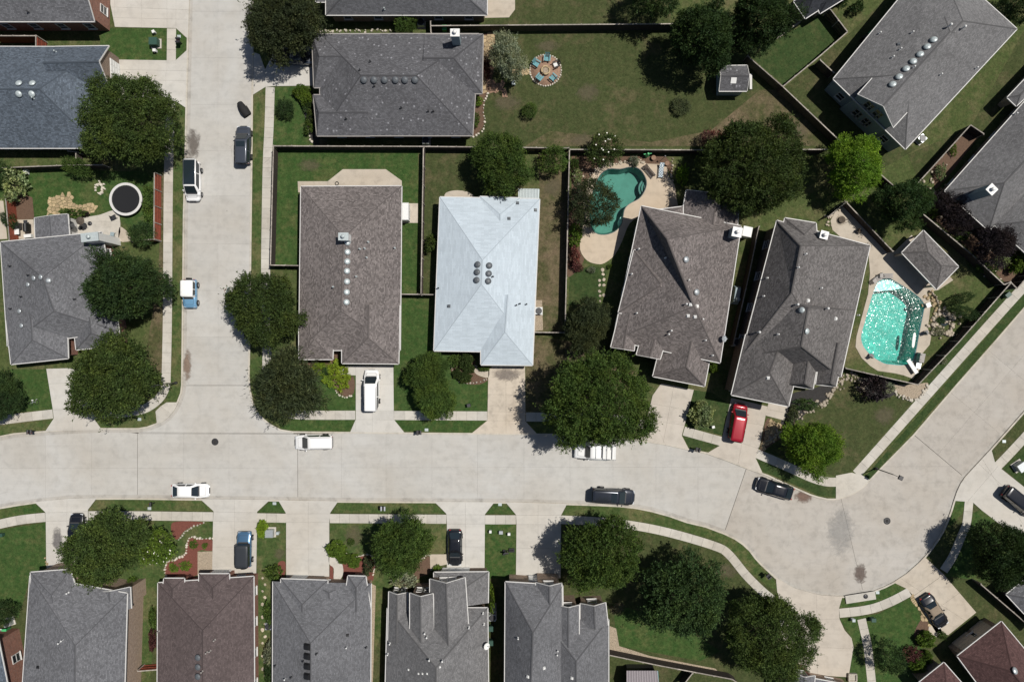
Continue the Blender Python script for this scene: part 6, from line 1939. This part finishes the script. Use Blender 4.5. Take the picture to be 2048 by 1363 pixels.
fence('little fence return at the right street corner', [(2008, 569), (2021, 564), (2034, 577), (2080, 525)], bay=1.2)
fence('red stained fence beside the trampoline', [(309, 345), (308, 478), (264, 482)], 'fence_red')
fence('red stained fence at the left edge garden', [(11, 391), (19, 480)], 'fence_red', flip=True)
fence('dark fence above the trampoline lawn', [(-30, 338), (40, 334), (150, 330), (205, 330)])
fence('brown fence below the south corner lawn', [(1219, 1309), (1320, 1330), (1464, 1357), (1475, 1364)], flip=True)
fence('short fence below the south corner lawn', [(1364, 1372), (1385, 1345)], flip=True)
fence('red brown gate fence at the bottom left', [(275, 1341), (314, 1338)], 'fence_red')
fence('diagonal fence beside the maroon house', [(1961, 1167), (2060, 1252)])
fence('white railed side fence at the top left yard', [(-20, 72), (72, 72), (72, 95)], 'fence_red', 2.2, 1.6)
fence('pale short fence at the blue grey house corner', [(135, 302), (152, 304), (152, 320)], z=1.5, bay=1.2)
fence('short picket fence between the top houses', [(861, 42), (862, 66)], bay=1.2)
fence('pale deck fence at the top right tree', [(1575, 28), (1599, 44), (1552, 77)], 'fence_cap', 1.2, 1.6)

fence('dark fence in the shade between the taupe house and the corner house', [(1518, 452), (1500, 540), (1466, 690)])

# ------------------------------------------------------------------ street and garden things
def one(name, label, cat, px, py, b, mat, rz=0.0, z=.1, group=None):
    p = P(px, py, z)
    o = link(name, b.data(name, M[mat]), None, p); o.rotation_euler.z = rz
    return tag(o, label, cat, group)
def kit(name, label, cat, px, py, parts, rz=0.0, z=.1, group=None):
    p = P(px, py, z)
    r = thing(name, label, cat, p, rz, group)
    for nm, b, m in parts: b.build(nm, M[m], r, False)
    return r

def lamp(label, px, py, rz):
    kit('street_lamp', label, 'street lamp', px, py, [
        ('base', MB().lathe((0, 0, 0), [(.18, 0), (.18, .35), (.10, .45)], 12), 'dark_metal'),
        ('pole', MB().tube([(0, 0, .3), (0, 0, 4.3)], [.075, .055], 10), 'dark_metal'),
        ('arm', MB().tube([(0, 0, 4.2), (.25, 0, 4.45), (.65, 0, 4.5)], .035, 6), 'dark_metal'),
        ('lamp_head', MB().box((.85, 0, 4.5), (.62, .55, .18), 0, .8), 'dark_metal'),
        ('lens', MB().box((.85, 0, 4.40), (.5, .42, .03)), 'lamp')], rz)
lamp('dark street lamp leaning out of the left corner oak', 353, 765, R(186))
lamp('dark square headed street lamp on the diagonal corner', 1751, 936, R(-25))

def mailbox(label, px, py, rz, mat='dark_metal', double=False):
    ps = [('post', MB().box((0, 0, .55), (.11, .11, 1.1)), 'black' if mat != 'brick_brown' else 'brick_brown')]
    for k in ((-.22, .22) if double else (0,)):
        ps.append(('mail_compartment', MB().box((0, k, 1.16), (.55, .24, .12)).tube([(-.275, k, 1.2), (.275, k, 1.2)], .12, 12), mat))
        ps.append(('flag', MB().box((.1, k + .14, 1.3), (.04, .02, .18)), 'tail'))
    ps.append(('arm', MB().box((0, 0, 1.06), (.5, .6 if double else .2, .05)), 'black'))
    kit('mailbox', label, 'mailbox', px, py, ps, rz)
mailbox('black mailbox on the left verge of the main street', 71, 861, R(-90), double=True)
mailbox('black mailbox at the top left triangle verge', 364, 88, R(0), double=True)
mailbox('paired dark mailboxes at the kerb left of the tan driveway', 840, 862, R(-90), double=True)
mailbox('paired dark mailboxes by the beige driveway kerb', 1391, 896, R(-105), double=True)
mailbox('dark mailbox on the verge above the big magnolia', 310, 1004, R(90))
mailbox('grey and dark mailbox above the dark lawn tree', 769, 1012, R(90), 'galv', True)
mailbox('dark mailbox by the curving south sidewalk', 1531, 1146, R(40), double=True)
mailbox('small dark mailbox beside the triangle verge of the gables', 1013, 1100, R(0))

def ubox(label, px, py, w, d, h, mat, rz=0.0, pad=True, name='transformer_box', cat='utility box'):
    ps = []
    if pad: ps.append(('pad', MB().box((0, 0, .04), (w + .35, d + .35, .10)), 'walk'))
    ps += [('cabinet', MB().box((0, 0, h / 2 + .08), (w, d, h)), mat), ('lid', MB().box((0, -.02, h + .12), (w + .06, d + .08, .08), 0, .94), mat), ('latch', MB().box((0, -d / 2 - .03, h * .6), (.12, .05, .2)), 'dark_metal')]
    kit(name, label, cat, px, py, ps, rz)
ubox('green transformer box on the top left lawn', 313, 88, 1.0, .9, .85, 'green_dark')
ubox('grey transformer box on the lawn beside the empty driveway', 542, 1063, 1.0, .95, .7, 'galv')
ubox('grey transformer box at the right edge lawn', 2035, 931, 1.1, 1.0, .8, 'galv', .6)
ubox('small pale box beside the green transformer', 313, 104, .35, .3, .5, 'white', 0, False, 'pedestal_box')
ubox('small white pedestal above the green transformer', 311, 67, .3, .3, .5, 'white', .4, False, 'pedestal_box')
ubox('small round topped pedestal by the grey transformer', 558, 1063, .3, .3, .5, 'metal_pale', 0, False, 'pedestal_box')
ubox('small grey pedestal in the narrow lawn, middle one', 1002, 1062, .45, .35, .4, 'galv', 0, False, 'pedestal_box')
ubox('small white pedestal in the narrow lawn, left one', 981, 1060, .25, .25, .5, 'white', 0, False, 'pedestal_box')
ubox('small white pedestal in the narrow lawn, right one', 1018, 1065, .3, .25, .45, 'white', 0, False, 'pedestal_box')
ubox('pale pedestal by the front walk, left', 1703, 1236, .35, .3, .5, 'metal_pale', 0, False, 'pedestal_box')
ubox('grey green box by the front walk, right', 1742, 1235, .55, .4, .6, 'green_dark', 0, False, 'pedestal_box')
ubox('small pedestal on the bottom left lawn', 6, 1067, .6, .35, .45, 'green_dark', 0, False, 'pedestal_box')
ubox('small green box on the fence strip at the right', 2009, 590, .7, .5, .6, 'green_dark', .7, False, 'pedestal_box')
ubox('small dark box on the lawn before the tan driveway', 938, 809, .4, .35, .6, 'dark_metal', .2, False, 'pedestal_box')
ubox('white pedestal at the grass by the clipped round bush', 1424, 852, .3, .25, .5, 'white', .3, False, 'pedestal_box')
ubox('small blue box by the fire pit walk', 1027, 168, .45, .5, .4, 'metal_pale', 0, False, 'pedestal_box')
ubox('white board standing at the trampoline lawn top', 57, 345, .35, .6, .6, 'white', 0, False, 'pedestal_box')
for lab, x, y in (('pale meter lid in the top left triangle verge', 358, 73), ('pale meter lid in the verge left of the tan driveway', 853, 859), ('pale meter lid in the triangle verge between driveways', 549, 1006),
                  ('white meter lid in the triangle verge by the gables', 1000, 1008), ('pale meter lid above the big magnolia', 299, 1016), ('pale meter lid under the left corner oak', 279, 838), ('pale green lid beside the storm inlet', 1755, 1184), ('white meter lid in the far right verge', 2008, 882)):
    one('meter_lid', lab, 'meter lid', x, y, MB().box((0, 0, .01), (.48, .38, .05), 0, .94).box((.08, 0, .04), (.12, .06, .03)), 'metal_pale')
for lab, x, y in (('dark manhole cover where the side street meets the main street', 430, 883), ('dark manhole cover in the turning bulb', 1774, 1041)):
    b = MB().lathe((0, 0, 0), [(.40, -.02), (.40, .008), (.34, .012), (.33, .006), (.1, .008)], 24)
    kit('manhole_cover', lab, 'manhole cover', x, y, [('frame', MB().lathe((0, 0, 0), [(.46, -.03), (.46, .006), (.41, .007)], 24), 'dark_metal'), ('lid', b, 'mulch_dark')], 0, .0)
inl = kit('storm_inlet', 'grey concrete storm inlet with round lid at the bottom of the bulb', 'storm drain', 1720, 1193, [
    ('slab', MB().box((0, 0, .11), (3.9, 1.05, .14)), 'walk'), ('lid', MB().lathe((.65, .05, .18), [(.3, 0), (.3, .02), (.1, .025)], 20), 'dark_metal'), ('mouth', MB().box((0, .5, .08), (3.4, .12, .14)), 'black')], R(9))
def bin_(label, px, py, rz, lid='green_lid', body='green_bin'):
    kit('wheelie_bin', label, 'bin', px, py, [('body', MB().box((0, 0, .5), (.5, .5, .95), 0, 1.12), body), ('lid', MB().box((0, 0, 1.01), (.62, .66, .08), 0, .9), lid), ('handle', MB().tube([(-.25, .33, .95), (.25, .33, .95)], .03, 6), body),
        ('wheel', MB().tube([(-.3, .28, .12), (-.2, .28, .12)], .12, 10), 'black'), ('wheel', MB().tube([(.2, .28, .12), (.3, .28, .12)], .12, 10), 'black')], rz)
bin_('bright green bin beside the chimney of the flecked house', 890, 62, 0)
bin_('pale green bin against the big top right house', 1735, 74, .75, 'green_lid')
bin_('dark bin next to the pale green bin', 1725, 82, .75, 'black', 'black')
bin_('bright green bin at the bottom left wall', 19, 1256, .1)
bin_('dark green bin between the gabled houses, upper', 982, 1251, 0, 'green_dark', 'green_dark')
bin_('dark green bin between the gabled houses, lower', 982, 1279, 0, 'green_dark', 'green_dark')
def ac(label, px, py, rz=0.0):
    fan = MB()
    for k in range(5):
        a = k * 1.2566
        fan.bar((.05 * math.cos(a), .05 * math.sin(a), .80), (.33 * math.cos(a + .2), .33 * math.sin(a + .2), .80), .12, .015)
    kit('air_conditioner', label, 'air conditioner', px, py, [('pad', MB().box((0, 0, .05), (1.1, 1.1, .1)), 'walk'), ('casing', MB().box((0, 0, .45), (.85, .85, .72)), 'galv'),
        ('fan_ring', MB().lathe((0, 0, .8), [(.40, 0), (.42, .05), (.38, .06)], 20), 'dark_metal'), ('fan', fan, 'galv')], rz)
    return
ac('air conditioner on a pad right of the white roofed house', 1077, 622)
ac('air conditioner at the bottom left house wall', 22, 1241, .3)
ac('air conditioner between the gabled houses, lower one', 985, 1230)
ac('air conditioner between the gabled houses, upper one', 984, 1213)
ac('air conditioner in the shade right of the taupe house', 1470, 684)
ac('air conditioner below the flecked house', 853, 284)
ac('air conditioner beside the corner of the big top right house', 1838, 280, .75)
ac('air conditioner between the top middle houses', 843, 50)
ac('small air conditioner at the wall of the mid grey house', 541, 1247)
one('pool_equipment', 'blue tarp covered gear in the shade right of the taupe house', 'pool equipment', 1471, 590, MB().box((0, 0, .4), (.9, 2.4, .7), 0, .75).lathe((.1, -.6, .4), [(.3, 0), (.3, .7), (.1, .8)], 12), 'siding_blue', -.15)
kit('plastic_cabinet', 'white cabinet box on the small slab right of the brown house', 'cabinet', 812, 428, [('body', MB().box((0, 0, .9), (1.1, 2.1, 1.8)), 'white'), ('roof', MB().box((0, 0, 1.86), (1.25, 2.25, .12), 0, .93), 'white'), ('door', MB().box((.56, 0, .9), (.04, 1.5, 1.5)), 'white'), ('handle', MB().box((.6, .1, .9), (.04, .05, .2)), 'dark_metal')])
kit('plastic_cabinet', 'white cabinet beside the chimney of the taupe house', 'cabinet', 1486, 467, [('body', MB().box((0, 0, .8), (1.1, 1.2, 1.6)), 'white'), ('roof', MB().box((0, 0, 1.66), (1.25, 1.35, .1), 0, .93), 'white'), ('door', MB().box((-.56, 0, .8), (.04, .9, 1.3)), 'white')], -.2)

# trampoline
sp = MB()
for k in range(48):
    a = 2 * math.pi * k / 48
    sp.bar((1.72 * math.cos(a), 1.72 * math.sin(a), .86), (1.9 * math.cos(a), 1.9 * math.sin(a), .87), .02, .02)
legs = []
for k in range(6):
    a = math.pi * k / 3
    legs.append(('leg', MB().tube([(1.95 * math.cos(a), 1.95 * math.sin(a), .85), (1.95 * math.cos(a), 1.95 * math.sin(a), .0)], .03, 6), 'galv'))
kit('trampoline', 'round black trampoline with white rim pad', 'trampoline', 259, 401, [
    ('mat', MB().lathe((0, 0, .84), [(1.74, 0), (1.74, .015), (.2, .005)], 48, False), 'navy_mat' if False else 'black'), ('springs', sp, 'galv'),
    ('rim_pad', MB().lathe((0, 0, .86), [(2.12, -.03), (2.12, .05), (1.80, .06), (1.80, .0)], 48, False), 'trim')] + legs, 0, .1)
bpy.data.objects['rim_pad'].data.polygons.foreach_get
# the lathe caps the pad with a disc, cut it away
pad_me = bpy.data.objects['rim_pad'].data
bm = bmesh.new(); bm.from_mesh(pad_me)
bmesh.ops.delete(bm, geom=[f for f in bm.faces if len(f.verts) > 8], context='FACES'); bm.to_mesh(pad_me); bm.free()

# fire pit and chairs
fp = P(1091, 141, .1)
r0 = link('fire_pit_terrace', None, None, fp); struct(r0, 'round brown paver terrace ringed with pale stones', 'patio')
b = MB().lathe((0, 0, 0), [(2.02, 0), (2.02, .05), (.2, .052)], 40); b.build('paver_disc', M['paver'], r0, False)
random.seed(21)
for k in range(40):
    a = 2 * math.pi * k / 40
    b = MB(); stone(b, Vector((2.03 * math.cos(a), 2.03 * math.sin(a), .03)), .15, .12); b.build('stone', M['stone_white'], r0, False)
kit('fire_pit', 'round stone fire pit in the middle of the chairs', 'fire pit', 1091, 142, [('wall', MB().tube([(.52 * math.cos(k * .3491), .52 * math.sin(k * .3491), .28) for k in range(19)], .13, 8), 'stone_tan'), ('bowl', MB().lathe((0, 0, 0), [(.45, .0), (.42, .22), (.15, .16)], 20), 'gravel')], 0, .14)
def chair(label, px, py, deg, mat, seat=None):
    """deg: the way the sitter faces"""
    seat = seat or mat
    ps = []
    sl = MB()
    for k in range(4): sl.box((.27 - k * .14, 0, .34 - k * .035), (.12, .5, .025))
    ps.append(('seat', sl, seat))
    bk = MB()
    for k in range(5): bk.bar((-.22, -.22 + k * .11, .22), (-.52, -.26 + k * .13, .98), .10, .022)
    ps.append(('backrest', bk, mat))
    for s_ in (-1, 1):
        ps.append(('armrest', MB().box((.02, s_ * .36, .56), (.75, .14, .03)), mat))
        ps.append(('leg', MB().box((.30, s_ * .32, .28), (.1, .04, .56)), mat)); ps.append(('leg', MB().bar((.3, s_ * .29, .3), (-.55, s_ * .29, .03), .04, .1), mat))
    kit('garden_chair', label, 'chair', px, py, ps, R(deg), .15, 'chairs round the fire pit')
chair('teal chair at the top of the fire pit ring', 1094, 119, -95, 'teal')
chair('teal chair at the upper left of the fire pit', 1073, 129, -35, 'teal')
chair('teal chair at the lower left of the fire pit', 1079, 157, 50, 'teal')
chair('teal chair at the lower right of the fire pit', 1106, 157, 140, 'teal')
chair('white and black chair right of the fire pit', 1112, 131, 205, 'black', 'white')

# small buildings
h = House('small grey shingled garden shed on the olive lawn', (1468, 158), 'garden_shed', 'shed')
roof_block(h, [(1438, 132), (1438, 182), (1494, 182), (1494, 131)], 2.2, ('gable', 'gable'), .5, 'sh_fleck', 'siding_blue', over=.15, win=False)
on_roof(h, MB().box((0, 0, .04), (.7, .7, .08)).data('skylight', M['white']), 'skylight', 1467, 161)
p = P(1500, 165); MB().box((p.x, p.y, .2), (.3, 2.0, .3)).build('ramp', M['trim'], h.root)
h = House('open backyard pavilion with a grey hip roof beside the aqua pool', (1845, 520), 'pavilion', 'pavilion')
cs = [(1804, 505), (1847, 461), (1917, 533), (1873, 578)]
roof_block(h, cs, 2.6, ('hip', 'hip'), .5, 'sh_taupe', 'trim', over=.3, win=False)
for o in list(h.root.children):
    if o.name.startswith('wall'): bpy.data.objects.remove(o)
cc = W(cs, 2.6); m = sum(cc, Vector()) / 4
for c in cc:
    q_ = m + (c - m) * .88
    MB().box((q_.x, q_.y, 1.3), (.2, .2, 2.55), .78).build('post', M['trim_tan'], h.root)
h = House('playhouse with purple striped metal roof and teal trim at the bottom edge', (1286, 1360), 'playhouse', 'playhouse')
b = MB()
a0, a1, a2, a3 = P(1254, 1340, 2.3), P(1314, 1340, 2.3), P(1318, 1400, 2.3), P(1254, 1400, 2.3)
r0_, r1_ = P(1254, 1372, 3.0), P(1317, 1372, 3.0)
b.face([a0, r0_, r1_, a1]); b.face([r0_, a3, a2, r1_]); b.build('metal_roof', plain('purple roof metal', (.15, .13, .145), .5), h.root)
for k in range(13):
    t_ = k / 12
    MB().bar(a0.lerp(a1, t_) + Vector((0, 0, .02)), r0_.lerp(r1_, t_) + Vector((0, 0, .02)), .10, .06).build('roof_rib', plain('rib', (.24, .215, .23), .5) if k == 0 else bpy.data.materials['rib'], h.root)
b = MB(); wall_prism(b, [Vector((v.x, v.y, 0)) for v in inset_quad([a3, a2, a1, a0], [.2] * 4)], .1, 2.25); b.build('wall', M['dark_metal'], h.root)
MB().bar(a1 + Vector((.05, 0, 0)), a2 + Vector((.05, 0, 0)), .14, .12).build('teal_trim', M['teal'], h.root)
MB().box((P(1286, 1331).x, P(1286, 1331).y, .5), (2.0, .5, .8)).build('step', M['galv'], h.root)

# loungers, pool furniture
def lounger(label, px, py, deg, mat, grp=None):
    sl = MB()
    for k in range(9): sl.box((-.55 + k * .14, 0, .34), (.11, .56, .03))
    bk = MB()
    for k in range(5): bk.box((-.68 - k * .11, 0, .40 + k * .06), (.10, .56, .03))
    ps = [('seat', sl, mat), ('backrest', bk, mat), ('frame', MB().bar((-1.0, -.3, .30), (.75, -.3, .30), .05, .06).bar((-1.0, .3, .30), (.75, .3, .30), .05, .06), 'dark_metal')]
    for x in (-.8, .65):
        for s_ in (-1, 1): ps.append(('leg', MB().box((x, s_ * .28, .15), (.05, .05, .3)), 'dark_metal'))
    kit('sun_lounger', label, 'sun lounger', px, py, ps, R(deg), .15)
lounger('brown slatted sun lounger at an angle by the teal pool', 1300, 346, -50, 'fence_dark')
M['cushion_check'] = None
t = NT('checked cushion'); ch = t.n('TexChecker'); ch.inputs['Scale'].default_value = 6; ch.inputs[1].default_value = (.62, .66, .68, 1); ch.inputs[2].default_value = (.16, .26, .33, 1)
t.l(t.n('TexCoord').outputs['Object'], ch.inputs[0]); t.out(ch.outputs[0], .9); M['cushion_check'] = t.m
lounger('white and blue patterned sun lounger by the teal pool', 1321, 346, -95, 'cushion_check')
lounger('grey lounger at the upper end of the aqua pool, horizontal one', 1773, 552, 0, 'trim_dark')
lounger('grey lounger at the upper left of the aqua pool, slanted one', 1757, 555, 35, 'trim_dark')
kit('diving_board', 'white diving board at the lower end of the aqua pool', 'diving board', 1820, 732, [('board', MB().box((0, 0, .55), (2.1, .5, .06)), 'white'), ('stand', MB().box((.55, 0, .3), (.5, .42, .5)), 'galv'), ('support', MB().tube([(-.1, -.2, .0), (-.1, -.2, .52)], .03, 6).tube([(-.1, .2, .0), (-.1, .2, .52)], .03, 6), 'galv')], R(-57), .14)
kit('pool_slide', 'grey rock like slide platform beside the diving board', 'slide', 1837, 715, [('platform', MB().box((0, 0, .45), (.7, 1.3, .8), 0, .9), 'trim_dark'), ('ladder', MB().bar((-.5, -.3, .0), (-.38, -.3, 1.3), .05, .05).bar((-.5, .3, 0), (-.38, .3, 1.3), .05, .05), 'dark_metal'), ('deck_plate', MB().box((0, -1.0, .35), (.62, .8, .1)), 'galv')], R(-12), .14)
kit('side_table', 'small white table at the right rim of the aqua pool', 'table', 1853, 610, [('top', MB().box((0, 0, .45), (.6, .6, .05)), 'white'), ('leg', MB().box((0, 0, .22), (.12, .12, .44)), 'white')], .4, .14)
def blackchair(label, px, py, rz, mat='dark_metal'):
    ps = [('seat', MB().box((0, 0, .42), (.5, .5, .04)), mat), ('backrest', MB().bar((-.25, -.22, .7), (-.25, .22, .7), .04, .5), mat)]
    for x in (-.22, .22):
        for s_ in (-.22, .22): ps.append(('leg', MB().box((x, s_, .21), (.04, .04, .42)), mat))
    kit('patio_chair', label, 'chair', px, py, ps, rz, .14)
blackchair('dark chair on the right deck lobe of the aqua pool', 1849, 665, .4)
blackchair('dark chair at the lower left rim of the aqua pool', 1740, 711, .9)
blackchair('dark chair on the left patio near the trampoline', 231, 435, .5)
blackchair('dark planter chair beside the round patio wall', 1716, 463, -.5, 'bark')
blackchair('blue grey chair by the left chimney', 228, 469, 1.4, 'siding_blue')
kit('patio_fire_bowl', 'brown round fire bowl on the round patio', 'fire bowl', 1682, 440, [('bowl', MB().lathe((0, 0, 0), [(.25, 0), (.45, .3), (.42, .32), (.1, .2)], 20), 'bark'), ('ring', MB().lathe((0, 0, 0), [(.62, .0), (.62, .04), (.58, .05)], 24), 'stone')], 0, .145)
def umbrella(label, px, py, mat, r=.55):
    n = 8; vs = [(0, 0, 2.35)] + [(r * math.cos(2 * math.pi * k / n), r * math.sin(2 * math.pi * k / n), 2.05) for k in range(n)]
    b = MB(); b.mesh(vs, [(0, 1 + k, 1 + (k + 1) % n) for k in range(n)])
    kit('patio_umbrella', label, 'umbrella', px, py, [('canopy', b, mat), ('pole', MB().tube([(0, 0, 0), (0, 0, 2.4)], .025, 8), 'galv'), ('base', MB().lathe((0, 0, 0), [(.28, 0), (.28, .07), (.05, .1)], 14), 'dark_metal')], 0, .14)
umbrella('small brown umbrella on the left patio', 180, 447, 'bark')
umbrella('small black umbrella with white stripe on the left patio', 161, 456, 'black')
kit('grill', 'black grill cart on the left edge pad', 'grill', 60, 457, [('body', MB().box((0, 0, .55), (.55, 1.1, .6)), 'black'), ('hood', MB().tube([(0, -.5, .88), (0, .5, .88)], .27, 12), 'black'), ('shelf', MB().box((0, .75, .8), (.5, .4, .04)), 'dark_metal')], .05, .14)
kit('grill', 'covered grill and white side table on the left edge pad', 'grill', 40, 458, [('body', MB().box((0, .3, .5), (.7, .9, .9), 0, .85), 'dark_metal'), ('table', MB().box((0, -.45, .7), (.7, .7, .06)), 'white'), ('leg', MB().box((0, -.45, .35), (.08, .08, .7)), 'white')], .05, .14)
one('cooler_box', 'white box beside the left patio roof', 'box', 61, 473, MB().box((0, 0, .3), (.9, .4, .5)).box((0, 0, .58), (.95, .45, .08), 0, .95), 'white', .1, .14)
# odd things on the ground
b = MB().tube([(-.85, .3, .32), (-.3, .1, .42), (.35, -.15, .42), (.9, -.35, .30)], [.38, .50, .55, .42], 12)
bag = kit('covered_bundle', 'black tarp covered bundle lying at the right of the side street', 'bundle', 489, 220, [('tarp', b, 'soft_top'), ('tarp_flap', MB().box((.3, -.1, .1), (1.3, 1.1, .16), -.35, .8), 'soft_top')], R(-38), 0)
def hoop(label, px, py, rz, board='metal_pale', z=.1):
    kit('basketball_hoop', label, 'basketball hoop', px, py, [('base', MB().box((0, 0, .15), (.9, .6, .3), 0, .8), 'black'), ('pole', MB().tube([(0, 0, .2), (.5, 0, 3.0)], .05, 8), 'dark_metal'),
        ('backboard', MB().box((.75, 0, 3.2), (.05, 1.1, .75)), board), ('rim', MB().tube([(1.05 + .23 * math.cos(k * .5236), .23 * math.sin(k * .5236), 3.0) for k in range(13)], .02, 6, False), 'tail')], rz, z)
hoop('basketball hoop peeking out from the round oak by the street', 486, 590, R(160), z=0)
kit('fallen_hoop', 'black toppled hoop stand on the narrow lawn', 'hoop stand', 1016, 1100, [('base', MB().box((-.5, -.2, .15), (.3, .7, .25)), 'black'), ('pole', MB().tube([(-.5, 0, .2), (.7, .1, .35)], .06, 8), 'black'), ('frame', MB().box((.5, .1, .25), (.7, .5, .08)), 'black')], 0)
rt = kit('bicycle', 'small child bicycle lying on the left front lawn', 'bicycle', 68, 805, [('frame', MB().tube([(-.35, 0, .12), (0, .15, .14), (.35, 0, .12)], .03, 6).tube([(-.1, .0, .12), (.0, .3, .14)], .03, 6), 'galv'),
    ('wheel', MB().tube([(-.4 + .28 * math.cos(k * .5236), .28 * math.sin(k * .5236), .08) for k in range(13)], .03, 6, False), 'black'), ('wheel', MB().tube([(.4 + .28 * math.cos(k * .5236), .28 * math.sin(k * .5236), .08) for k in range(13)], .03, 6, False), 'black'),
    ('saddle', MB().box((-.05, .36, .16), (.24, .14, .08), 0, .8), 'white'), ('handlebar', MB().tube([(.35, .2, .12), (.45, .35, .16), (.6, .38, .16)], .025, 6), 'white')], .2)
one('garden_statue', 'small verdigris green garden statue at the teal pool fence', 'statue', 1293, 312, MB().lathe((0, 0, 0), [(.25, 0), (.2, .2), (.28, .5), (.16, .9), (.2, 1.05), (.1, 1.25)], 10).bar((-.5, 0, .8), (.5, .1, .95), .12, .12), 'green_lid')
one('clay_pot', 'brown clay pot left of the pool torch', 'pot', 1306, 317, MB().lathe((0, 0, 0), [(.18, 0), (.3, .35), (.32, .42), (.2, .38)], 14), 'paver')
one('clay_pot', 'brown clay pot right of the pool torch', 'pot', 1333, 328, MB().lathe((0, 0, 0), [(.16, 0), (.28, .32), (.3, .4), (.2, .36)], 14), 'paver')
one('garden_torch', 'dark leaning torch behind the patterned lounger', 'torch', 1321, 322, MB().tube([(0, 0, 0), (.25, .2, 1.5)], .03, 6).lathe((.26, .21, 1.45), [(.06, 0), (.12, .1), (.08, .25)], 8), 'dark_metal')
one('pallet', 'wooden pallet leaning at the bottom left wall', 'pallet', 24, 1286, MB().box((0, -.4, .1), (.8, .12, .1)).box((0, 0, .1), (.8, .12, .1)).box((0, .4, .1), (.8, .12, .1)).box((-.3, 0, .18), (.14, 1.0, .03)).box((0, 0, .18), (.14, 1.0, .03)).box((.3, 0, .18), (.14, 1.0, .03)), 'stone_tan')
one('stone_planter', 'white square planter at the end of the wide driveway', 'planter', 1703, 1352, MB().box((0, .45, .2), (1.1, .14, .4)).box((0, -.45, .2), (1.1, .14, .4)).box((-.5, 0, .2), (.14, .8, .4)).box((.5, 0, .2), (.14, .8, .4)).box((0, 0, .12), (.9, .8, .24)), 'stone_white')
kit('garden_hose', 'coiled hose reel on the brown house patio', 'hose', 674, 367, [('reel', MB().tube([(.22 * math.cos(k * .4488), .22 * math.sin(k * .4488), .06) for k in range(15)], .05, 6, False), 'black')], 0, .14)
